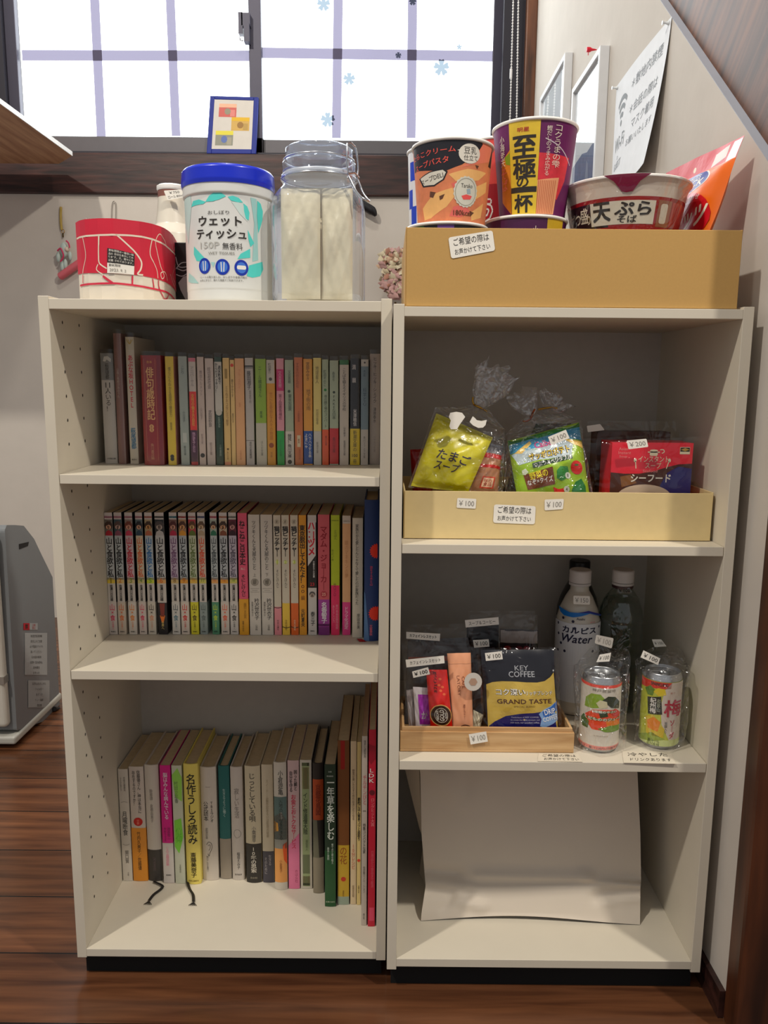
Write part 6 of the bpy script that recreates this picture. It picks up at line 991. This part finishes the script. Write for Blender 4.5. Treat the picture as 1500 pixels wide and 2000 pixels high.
stick('paper_packet', 'pale cream packet showing at lower right of the salmon stick', 'packet', (E4(628, 1010), E4(700, 1015), E4(725, 900), E4(645, 860)), YD+.014, YD+.018, .002, M('#d8ccac', .4), seed=6)
def sleeve(lab, pts, Y0, Y1, t=.012, seed=1, low=None):
    c = [onY(*p, Y0 if i < 2 else Y1) for i, p in enumerate(pts)]
    if low: c[0].z = c[1].z = low
    b = thing('clear_sleeve', lab, 'sleeve', tuple((c[0]+c[1])/2)); q = qp(c, t, .03, .001, seed); fn, w, h = q; m = MB(); m.grid(lambda i, j: fn(i*w, j*h), NU, NV, SLEEVE); m.grid(lambda i, j: fn(i*w, j*h, -.022, 0), NU, NV, SLEEVE); m.build('film', b); return b
b = sleeve('clear sleeve with handwritten strip around the red and salmon sticks', (E4(108, 1010), E4(740, 1010), E4(690, 350), E4(58, 330)), YD-.001, YD+.012, .006, 41)
sticker('name_strip', b, px(YD-.001, E4(100, 515), E4(410, 480), E4(405, 418), E4(92, 452)), 'カフェインレスセット', ink='#2a2622', rnd=False, bold=.005, lab='handwritten paper strip')
sticker('price_tag', b, px(YD-.004, E4(155, 600), E4(292, 570), E4(275, 512), E4(145, 548)), '￥100', ink='#1d1a18', bold=.02, rnd=False)
m = MB(); cc = onY(*E4(642, 632), YD-.002); m.add([(cc.x+.0125*math.cos(t*.3), YD-.002, cc.z+.0135*math.sin(t*.3)) for t in range(21)], [tuple(range(21))], M('#d6cfc4', .5)); m.add([(cc.x+.006*math.cos(t*1.05), YD-.0024, cc.z+.006*math.sin(t*1.05)) for t in range(6)], [tuple(range(6))], M('#a58a78', .5)); m.build('round_seal', b)
YG2 = YD+.05
b = sleeve('clear sleeve with bold handwritten strip standing behind the front coffee set', (E4(70, 700), E4(640, 700), E4(640, 190), E4(95, 200)), YG2, YG2+.006, .006, 43, ZW+.002)
sticker('name_strip', b, px(YG2-.006, E4(98, 280), E4(370, 300), E4(374, 240), E4(98, 225)), 'カフェインレスセット', ink='#141210', rnd=False, bold=.03, lab='handwritten paper strip')
c = [Vector((.475, YG2+.012, ZW+.001)), Vector((.60, YG2+.012, ZW+.001)), onY(*E4(600, 270), YG2+.016), onY(*E4(110, 290), YG2+.016)]; q = qp(c, .004, .05, .0008, 51); fn, w, h = q; m = skin(MB(), q, M('#4a4a4c', .35, var=.3, scale=60)); pr(m, q, rect(w*.02, h*.75, w*.98, h*.80), M('#8d4a36', .4), 2); tag(m.build('sugar_sachet', loc=tuple((c[0]+c[1])/2)), 'grey sachet inside the rear left sleeve', 'sachet')
YH = YG2+.012
c = [onY(*E4(600, 560), YH+.006), onY(*E4(870, 560), YH+.006), onY(*E4(850, 170), YH+.012), onY(*E4(590, 190), YH+.012)]; c[0].z = c[1].z = ZW+.001; q = qp(c, .004, .05, .0006, 55); fn, w, h = q; m = skin(MB(), q, M('#0d0c10', .35)); pr(m, q, text('01', w*.75, h*.72, w*.12, h*.06), M('#4a4a4a'), 3); tag(m.build('coffee_pouch', loc=tuple((c[0]+c[1])/2)), 'black coffee pouch behind, under the soup and coffee strip', 'coffee pouch')
c = [onY(*E4(860, 560), YH+.010), onY(*E4(1180, 560), YH+.010), onY(*E4(1170, 210), YH+.014), onY(*E4(860, 200), YH+.014)]; c[0].z = c[1].z = ZW+.001; q = qp(c, .006, .05, .0008, 57); fn, w, h = q; m = skin(MB(), q, M('#17090a', .35, var=.5, scale=50)); pr(m, q, rect(.001, h*.86, w-.001, h*.99), M('#8d8078', .35, var=.3, scale=60), 2)
for x, cc in ((.2, '#7a2a2a'), (.5, '#5d1f2a'), (.7, '#7a2030')): pr(m, q, ell(w*x, h*.80, w*.09, h*.03), M(cc, .35), 3)
tag(m.build('soup_packet', loc=tuple((c[0]+c[1])/2)), 'dark soup packet with grey top behind the drip coffee pouch', 'soup packet')
b = sleeve('clear sleeve with soup and coffee strip at the back of the wooden tray', (E4(585, 560), E4(1195, 560), E4(1165, 85), E4(610, 85)), YH, YH+.006, .008, 47, ZW+.001)
sticker('name_strip', b, px(YH-.003, E4(582, 190), E4(852, 165), E4(848, 105), E4(575, 130)), 'スープ＆コーヒー', ink='#2a2622', rnd=False, bold=.005, lab='handwritten paper strip')
sticker('price_tag', b, px(YH-.004, E4(650, 355), E4(775, 345), E4(768, 285), E4(640, 292)), '￥100', ink='#2a2622', rnd=False, bold=.01)
# bottles
def bottle(lab, cxp, Y, ycap, hw, prof, mats, name='bottle'):
    c = onY(cxp, ycap, Y); H_ = c.z-ZB; t = thing(name, lab, 'bottle', (c.x, Y, ZB)); bm, liq, cap = mats
    MB().lathe([(r, H_*z) for r, z in prof], bm, (c.x, Y, ZB), 56, cap=False).build('body', t)
    if liq: MB().lathe([(max(0, r-.0015), H_*z) for r, z in prof if z < .84] + [(0, H_*.80)], liq, (c.x, Y, ZB), 56).build('drink', t)
    MB().lathe([(.0165, H_*.915), (.0168, H_*.918), (.0168, H_*.99), (.0155, H_), (0, H_)], cap, (c.x, Y, ZB), 40).build('cap', t)
    MB().lathe([(.0155, H_*.893), (.0168, H_*.895), (.0168, H_*.91), (.0155, H_*.912)], cap, (c.x, Y, ZB), 40, cap=False).build('neck_ring', t)
    return t, c.x, H_
PB_ = [(.028, 0), (.032, .01), (.034, .03), (.034, .60), (.0335, .63), (.033, .66), (.029, .73), (.021, .81), (.0145, .86), (.0135, .90)]
CAPW = M('#d8d2cc', .4)
t, bxx, H_ = bottle('milky drink bottle with white cap and blue wave label', 1134, .165, 1112, 42, PB_, (M('#cfc6b6', .25, coat=.3), None, CAPW)); 
f = cone(bxx, .165, ZB+H_*.1, H_*.58, .0343, .0343, -.28); m = MB(); hh = H_*.58; m.decal(f, rect(-.07, 0, .07, hh*.96), M('#e2e2e4', .35), 1, .004)
def BL(x, y): X, Y_ = E5(x, y); s = max(-1, min(1, (X-1134)/42)); return (math.asin(s)*.034, onY(X, Y_, .165-.034*math.cos(math.asin(s))).z-ZB-H_*.1)
BLU = M('#1f6fb0', .35); m.decal(f, poly([BL(*p) for p in ((130, 490), (160, 510), (230, 545), (300, 545), (390, 520), (495, 540), (495, 555), (400, 545), (330, 575), (260, 590), (180, 575), (145, 540))]), BLU, 2, .004); m.decal(f, poly([BL(*p) for p in ((300, 545), (390, 520), (495, 540), (495, 552), (400, 540))]), M('#2a2f7a', .35), 3, .004)
def BT(t_, x0, y0, x1, y1, mat, bold=0, sh=0): a, b = BL(x0, y1), BL(x1, y0); m.decal(f, text(t_, (a[0]+b[0])/2, (a[1]+b[1])/2, b[0]-a[0], b[1]-a[1], False, bold, 0, True, sh), mat, 3, .004)
NV_ = M('#23243a', .4); BT('カルピス', 175, 655, 455, 722, NV_, .05); BT('Water', 165, 735, 430, 805, NV_, .03, .25); BT('Asahi', 290, 588, 362, 612, NV_, .02); BT('すくすく', 385, 570, 475, 602, M('#d05a78', .4), .02); BT('みつけ', 395, 605, 455, 632, M('#d05a78', .4), .02)
for x, y in ((175, 598), (262, 628), (133, 645), (480, 650), (140, 740), (165, 828), (280, 690), (440, 880), (200, 900), (140, 890)): m.decal(f, ell(*BL(x, y), .0022), NV_, 2)
m.build('label', t)
sticker('price_tag', t, px(.129, E5(232, 465), E5(382, 470), E5(382, 392), E5(232, 388)), '￥150', ink='#8a857c')
t, bxx, H_ = bottle('clear bottle with white cap, rounded shoulders and price on its neck', 1218, .175, 1112, 42, [(.028, 0), (.032, .01), (.034, .03), (.033, .1), (.034, .13), (.033, .2), (.034, .23), (.033, .3), (.034, .33), (.0325, .38), (.034, .42), (.0345, .62), (.0335, .64), (.0345, .66), (.033, .71), (.027, .79), (.018, .85), (.0145, .87), (.0135, .90)], (PET, clear('water', tint='#d6dedb', base=.02, edge=.15, rough=.05), CAPW))
MB().lathe([(.0148, H_*.872), (.0163, H_*.875), (.0163, H_*.905), (.0148, H_*.908)], M('#3a2526', .4), (bxx, .175, ZB), 40).build('collar', t)
sticker('price_tag', t, px(.143, E5(625, 368), E5(765, 368), E5(755, 315), E5(635, 315)), '￥100', PET, ink='#141210', bold=.02)
t, bxx, H_ = bottle('dark capped bottle standing behind the milky drink bottle', 1133, .238, 1094, 42, PB_, (M('#23211f', .3), None, M('#0d0c0e', .4)))
# cans
def can(lab, cxp, ybase, ytop, art, a0, bagpts, tags, seed):
    b = onZ(cxp, ybase, ZB); R = .0275; cx, cy = b.x, b.y+R; H = .1105; t = thing('drink_can', lab, 'can', (cx, cy, ZB)); AL_ = M('#b9bbbd', .3, .9)
    MB().lathe([(0, .004), (R-.008, .004), (R-.006, .0), (R-.004, .0), (R-.0005, .006), (R-.0005, H-.009), (R-.0030, H-.002), (R-.0030, H), (R-.0045, H), (R-.0055, H-.005), (0, H-.005)], AL_, (cx, cy, ZB), 56).build('body', t)
    m = MB(); m.tube([(cx+.006*math.sin(k*.5236), cy-.004-.009*math.cos(k*.5236), ZB+H-.0035) for k in range(12)], .0012, AL_, 6, closed=True); m.lathe([(0, H-.003), (.003, H-.003), (.003, H-.005)], AL_, (cx, cy+.004, ZB), 12); m.build('pull_tab', t)
    m = MB(); f = cone(cx, cy, ZB+.006, H-.0155, R, R, a0); art(m, f, H-.0155, R, cxp, cy); m.build('printed_label', t)
    return t, cx, cy, H
def can_map(cxp, cy, R):
    def g(x, y): X, Y_ = E5(x, y); s = max(-.99, min(.99, (X-cxp)/39.5)); return (math.asin(s)*R, max(0, min(.0945, onY(X, Y_, cy-R*math.cos(math.asin(s))).z-ZB-.006)))
    return g
def art_c1(m, f, h, R, cxp, cy):
    g = can_map(cxp, cy, R); D = lambda mat, lay, *p: m.decal(f, poly([g(*a) for a in p]), mat, lay, .003)
    m.decal(f, rect(-math.pi*R, 0, math.pi*R, h), M('#dcd4c4', .35), 1, .003); CO = M('#d9584a', .35); m.decal(f, rect(-math.pi*R, h*.955, math.pi*R, h), CO, 2, .003); m.decal(f, rect(-math.pi*R, h*.0, math.pi*R, h*.055), M('#d98a80', .35), 2, .003)
    def T(t_, x0, y0, x1, y1, mat, bold=0, lay=6): a, b = g(x0, y1), g(x1, y0); m.decal(f, text(t_, (a[0]+b[0])/2, (a[1]+b[1])/2, b[0]-a[0], b[1]-a[1], False, bold), mat, lay, .003)
    T('神戸居留地', 425, 1222, 630, 1262, GR_ if False else M('#6d675f', .5)); GN = M('#7f9a34', .35, var=.2, scale=200); D(GN, 2, (362, 1400), (370, 1320), (420, 1285), (500, 1290), (545, 1330), (540, 1400), (440, 1420)); D(M('#24301e', .35), 3, (520, 1340), (570, 1300), (630, 1295), (670, 1330), (670, 1390), (600, 1400)); D(M('#d6cfa8', .35), 4, (465, 1370), (500, 1340), (560, 1350), (570, 1400), (500, 1420))
    D(M('#d9532a', .35), 2, (370, 1470), (440, 1430), (560, 1420), (660, 1410), (690, 1470), (670, 1560), (560, 1610), (440, 1610), (400, 1560)); D(M('#e0882e', .35), 3, (560, 1520), (640, 1490), (685, 1520), (650, 1590), (580, 1600)); D(M('#c2322a', .35), 3, (590, 1430), (640, 1400), (685, 1430), (660, 1470), (610, 1470)); D(M('#3a5a24', .35), 3, (335, 1500), (360, 1470), (410, 1540), (400, 1600), (350, 1580)); D(M('#6a8a2e', .35), 4, (490, 1600), (600, 1560), (680, 1530), (680, 1580), (560, 1625)); D(M('#2a3a1c', .35), 4, (490, 1450), (560, 1440), (580, 1480), (510, 1500))
    for bo, mt_, ly in ((.12, M('#4a6a2a', .4), 5.5), (.03, M('#eee8d8', .4), 7)): T('16種類のやさい', 350, 1375, 690, 1425, mt_, bo, ly); T('くだもののジュース', 360, 1440, 690, 1500, mt_, bo, ly)
    T('16 VEGETABLES', 420, 1645, 620, 1662, M('#8a7a6a', .5)); T('AND FRUIT JUICE', 380, 1668, 660, 1685, M('#8a7a6a', .5)); T('野菜汁・果汁100％(砂糖不使用)', 330, 1700, 690, 1745, M('#55504a', .5), .01)
def art_c2(m, f, h, R, cxp, cy):
    g = can_map(cxp, cy, R); D = lambda mat, lay, *p: m.decal(f, poly([g(*a) for a in p]), mat, lay, .003)
    m.decal(f, rect(-math.pi*R, 0, math.pi*R, h), M('#b3b84a', .35, var=.12, scale=40), 1, .003); D(M('#c9402e', .35), 2, (872, 1100), (1150, 1150), (1140, 1230), (1000, 1240), (880, 1210)); D(M('#dccfc0', .35), 2, (1150, 1150), (1250, 1120), (1250, 1700), (1150, 1690), (1080, 1560), (1060, 1400), (1090, 1250))
    D(M('#5a7a2a', .35), 3, (915, 1240), (960, 1215), (1000, 1250), (985, 1310), (940, 1300)); D(M('#d6bf2e', .35), 3, (990, 1270), (1030, 1235), (1090, 1240), (1105, 1290), (1040, 1310)); D(M('#20261c', .35), 4, (940, 1320), (1060, 1310), (1080, 1470), (955, 1475)); D(M('#d98a2e', .35), 4, (950, 1530), (1010, 1500), (1070, 1540), (1050, 1630), (960, 1600)); D(M('#c9b23a', .35), 3, (930, 1500), (1000, 1480), (1110, 1600), (1100, 1680), (950, 1650)); D(M('#8a9a34', .35), 3, (880, 1660), (1000, 1640), (1120, 1690), (1000, 1720), (880, 1720)); m.decal(f, rect(-math.pi*R, 0, math.pi*R, h*.10), M('#c3cc8a', .35), 2.5, .003)
    def T(t_, x0, y0, x1, y1, mat, bold=0, lay=6, v=False): a, b = g(x0, y1), g(x1, y0); m.decal(f, text(t_, (a[0]+b[0])/2, (a[1]+b[1])/2, b[0]-a[0], b[1]-a[1], v, bold), mat, lay, .003)
    T('梅', 1092, 1290, 1235, 1490, M('#b01f45', .4), .03); T('ソーダ', 1150, 1500, 1192, 1680, M('#b01f45', .4), .03, 6, True); T('紀州梅', 968, 1330, 1022, 1460, WHITE, .03, 6, True); T('和歌山', 1028, 1335, 1060, 1450, M('#b9bfa4', .5), .01, 6, True); T('香り', 1115, 1245, 1195, 1280, M('#b07a6a', .5), .01); T('SPARKLING', 965, 1182, 1115, 1210, BLK, .03); T('果汁1％', 965, 1700, 1070, 1728, M('#4a5a1e', .5), .01); T('紀州産梅', 960, 1735, 1070, 1760, M('#4a5a1e', .5), .01); T('炭酸入り', 1105, 1530, 1130, 1640, BLK, 0, 6, True)
GR_ = None
def canbag(lab, cx, cy, H, xs, seed, tie):
    b = thing('clear_bag', lab, 'bag', (cx, cy, ZB)); m = MB(); rnd = random.Random(seed); ph = [rnd.uniform(0, 6.28) for _ in range(5)]; T_ = Vector(tie)
    def fn(u, v):
        th = u*2*math.pi; s, k = math.sin(th), -math.cos(th)
        if v < .6: z = H*1.06*v/.6; r = .0325+.004*v+.0022*math.sin(5*th+ph[0]+v*5)+.0016*math.sin(9*th+ph[1]-v*9); return Vector((cx+r*s*1.04+xs*v*.004, cy+r*k*(1.06 if k < 0 else 1.2), ZB+.0008+z))
        w_ = (v-.6)/.4; r = .0335*(1-w_)**.8*(1+.25*math.sin(5*th+ph[2])*w_)+.015*w_*(1+.4*math.sin(4*th+ph[3])); p = Vector((cx, cy, ZB+H*1.06)).lerp(T_, w_)
        return p+Vector((r*s*(1.04+.12*w_), r*k*((1.06 if k < 0 else 1.2)*(1-w_)+.7*w_)+.002*math.sin(7*th+ph[4]), .006*math.sin(3*th+ph[1])*w_))
    m.grid(fn, 56, 22, FILM); m.build('film', b); return b
t, cx, cy, H = can('white vegetable juice can with coral bands and heaped produce picture', 1178, 1473, 1300, art_c1, -.28, None, None, 1)
b = canbag('clear bag around the vegetable juice can', cx, cy, H, .4, 3, onY(*E5(560, 860), cy+.05))
sticker('price_tag', b, px(cy-.010, E5(440, 992), E5(560, 985), E5(575, 905), E5(470, 925)), '￥100', ink='#55504a', rnd=False, bold=.01); sticker('price_tag', b, px(cy+.0, E5(425, 820), E5(580, 868), E5(598, 775), E5(440, 742)), '￥100', M('#b9b3aa', .7), ink='#8a857c')
t, cx, cy, H = can('yellow-green plum soda can with red characters', 1298, 1466, 1298, art_c2, -.35, None, None, 2)
b = canbag('clear bag around the plum soda can', cx, cy, H, .3, 7, onY(*E5(1060, 890), cy+.05))
sticker('price_tag', b, px(cy-.018, E5(842, 948), E5(1000, 1018), E5(1022, 958), E5(868, 884)), '￥100', ink='#2a2622', bold=.01, rnd=False)
sticker('price_tag', b, px(cy+.055, E5(970, 855), E5(1078, 848), E5(1030, 785), E5(945, 785)), '￥100', ink='#55504a', rnd=False)
# handwritten paper notes lying on the shelf edge
def note(lab, pts, lines):
    c = [onZ(x, y, ZB+.0003) for x, y in pts]; q = qp(c, flat=True); fn, w, h = q; m = MB(); m.decal(fn, rect(0, 0, w, h), M('#d6ccb9', .6), 1)
    for i, t_ in enumerate(lines): m.decal(fn, text(t_, w*(.5+.04*i), h*(.72-.42*i), w*.8, h*.30, False, .01), INK, 2.5)
    tag(m.build('shelf_note', loc=tuple((c[0]+c[1])/2)), lab, 'note')
note('handwritten cold drink note on the shelf edge below the plum soda can', ((1218, 1490), (1320, 1492), (1310, 1468), (1215, 1467)), ('冷やした', 'ドリンクあります'))
note('handwritten note on the shelf edge below the right end of the wooden tray', ((1050, 1487), (1138, 1488.5), (1130, 1472), (1052, 1471)), ('ご希望の際は', 'お声かけて下さい'))
# ================================================================ lowest compartment: paper bag
ZP = -.0170; PG = crop(780, 1480, 2.885); YP = .094
pb = thing('paper_bag', 'large crumpled white paper bag filling the lowest right compartment', 'paper bag', (.672, .11, ZP)); PBM = M('#cfc3b3', .75, var=.04, scale=10, bump=.15)
L_ = [(1.0, (110, 40)), (.86, (118, 90)), (.50, (125, 430)), (.22, (145, 690)), (.17, (148, 722)), (0, (122, 893))]; R_x = [(1.0, (1335, 40)), (.86, (1342, 90)), (.50, (1358, 430)), (.26, (1362, 690)), (.17, (1358, 735)), (0, (1356, 938))]
def edge(tab, v):
    for (a, p), (b_, q_) in zip(tab, tab[1:]):
        if v >= b_: t = (v-b_)/(a-b_); return (q_[0]+(p[0]-q_[0])*t, q_[1]+(p[1]-q_[1])*t)
    return tab[-1][1]
def ridge(u, v, u0, v0, u1, v1, wd):
    dx, dy = u1-u0, v1-v0; L2 = dx*dx+dy*dy; t = max(0, min(1, ((u-u0)*dx+(v-v0)*dy)/L2)); d = math.hypot(u-u0-dx*t, v-v0-dy*t); return max(0, 1-d/wd)
CRE = [((0, .285, .20, .255), .05, -.006), ((.2, .262, .75, .265), .05, .008), ((.75, .265, 1, .20), .06, .006), ((.02, .15, .2, .12), .05, -.006), ((.16, .11, .27, .06), .05, .006), ((.8, .13, 1, .16), .05, -.005), ((.84, .105, 1, .13), .03, .005), ((0, .95, .20, .70), .08, .004), ((.2, .70, .22, 1), .06, -.004), ((.75, .6, .9, 1), .12, .003), ((.1, .05, .13, .12), .03, -.004)]
def bagf(u, v):
    l, r = edge(L_, v), edge(R_x, v); p = PG(l[0]+(r[0]-l[0])*u, l[1]+(r[1]-l[1])*u); y = YP+.012*v+.010*(2*u-1)**2*-.2+.004*math.sin(u*5+v*3)+(.030*(1-v/.27) if v < .27 else 0)*-1
    for a, wd, hgt in CRE: y -= hgt*ridge(u, v, *a, wd)
    w = onY(p[0], p[1], y)
    if v == 0: w.z = ZP+.0005+.006*math.sin(math.pi*u)*(.5+.5*math.sin(u*3))
    w.z = max(w.z, ZP+.0004); w.z = min(w.z, .268); return w
m = MB(); m.grid(bagf, 60, 50, PBM); bk = lambda u, v: (lambda w: Vector((w.x*.985+.672*.015, w.y+.10+.02*(1-v), w.z)))(bagf(1-u, v)); m.grid(bk, 30, 30, PBM)
for s_ in (0, 1): m.grid(lambda u, v: (lambda a, b: a.lerp(b, u)+Vector((.012*math.sin(math.pi*u)*(1 if s_ == 0 else -1), 0, 0)))(bagf(s_, v), bk(1-s_, v)), 6, 30, PBM)
m.build('body', pb)
g0 = [onY(*PG(28, 50), YP+.05), onY(*PG(112, 395), YP+.035), onY(*PG(125, 430), YP+.02), onY(*PG(112, 50), YP+.012)]; m = MB(); m.grid(lambda u, v: g0[0].lerp(g0[1], v).lerp(g0[3].lerp(g0[2], v), u), 6, 10, PBM); m.build('gusset', pb)
# ================================================================ air purifier beside the left bookcase
A7 = crop(0, 950, 3.775); XA = onZ(38, 1443, -.056).x; AG = M('#7e8183', .4, var=.02); AW = M('#d8d3c6', .4)
sil = [(125, 1800), (36, 320), (50, 285), (110, 285), (175, 290), (252, 388), (300, 490), (388, 670), (400, 900), (445, 1690)]
P = [onX(*A7(x, y), XA) for x, y in sil]; y_f = min(p.y for p in P)
ap = thing('air_purifier', 'grey and cream air purifier standing on the floor left of the bookcases', 'air purifier', (XA-.18, .83, ZF))
m = MB(); m.prism([Vector((XA, p.y, p.z)) for p in P], (-.36, 0, 0), AG); m.build('housing', ap, bevel=.006, seg=3)
zt4 = max(p.z for p in P); m = MB(); m.box(XA-.345, XA-.012, y_f-.022, y_f+.004, ZF+.055, zt4-.012, AW); m.build('front_panel', ap, bevel=.010, seg=4)
b0 = onX(*A7(60, 1440), XA); m = MB(); m.box(XA-.346, XA-.011, y_f-.0235, y_f, b0.z-.008, b0.z+.010, M('#a9a59c', .3, .5)); m.build('trim_band', ap)
m = MB(); a, b_ = onX(*A7(140, 430), XA), onX(*A7(215, 410), XA); m.add([Vector((XA+.0006, p.y, p.z)) for p in (onX(*A7(138, 425), XA), onX(*A7(212, 408), XA), onX(*A7(205, 440), XA), onX(*A7(140, 465), XA))], [(0, 1, 2, 3)], M('#141416', .6)); m.build('grip_recess', ap)
m = MB(); m.box(XA-.36, XA+.004, y_f-.02, P[-1].y+.01, ZF+.012, ZF+.032, M('#c2bfb4', .45)); m.build('base', ap, bevel=.006, seg=3)
m = MB(); m.box(XA-.33, XA-.02, y_f+.01, P[-1].y-.01, ZF, ZF+.012, M('#0d0c0c', .6)); m.build('foot_pad', ap)
def side_label(x0, y0, x1, y1, name, mat, lines, red=False):
    c = [Vector((XA+.0008, p.y, p.z)) for p in (onX(*A7(x0, y1), XA), onX(*A7(x1, y1), XA), onX(*A7(x1, y0), XA), onX(*A7(x0, y0), XA))]; q = qp(c, flat=True); fn, w, h = q; m = MB(); m.decal(fn, rect(0, 0, w, h), mat, 1)
    if red: m.decal(fn, rect(0, 0, w*.42, h), M('#a82838', .5), 2); m.decal(fn, text('禁', w*.21, h*.5, w*.3, h*.7, False, .03), BLK, 4); m.decal(fn, text('分解\n禁止', w*.72, h*.5, w*.4, h*.8), M('#a85a5a', .5), 4)
    else:
        for i, t_ in enumerate(lines): m.decal(fn, text(t_, w*.5, h*(1-(i+.6)/len(lines)), w*.8, h*.5/len(lines)), M('#55524d', .6), 4)
    m.build(name, ap)
side_label(170, 1008, 275, 1058, 'warning_label', M('#a3a5a5', .5), (), True)
side_label(180, 1080, 345, 1390, 'rating_label', M('#a9abaa', .5), ('加湿空気清浄機', '安全上のご注意', '必ず電源プラグを', '抜いてください', '日本国内専用', '100V 50/60Hz', '定格電流', 'お手入れ'))
side_label(205, 1430, 362, 1630, 'care_label', M('#a5a7a6', .5), ('お手入れのしかた', 'フィルター', '水タンク', 'トレー清掃', '保証書'))
m = MB(); pc = [onX(*A7(x, y), XA+.006) for x, y in ((400, 1640), (440, 1645), (500, 1600))]; m.tube(pc, .006, M('#161617', .5), 8); m.build('power_plug', ap)
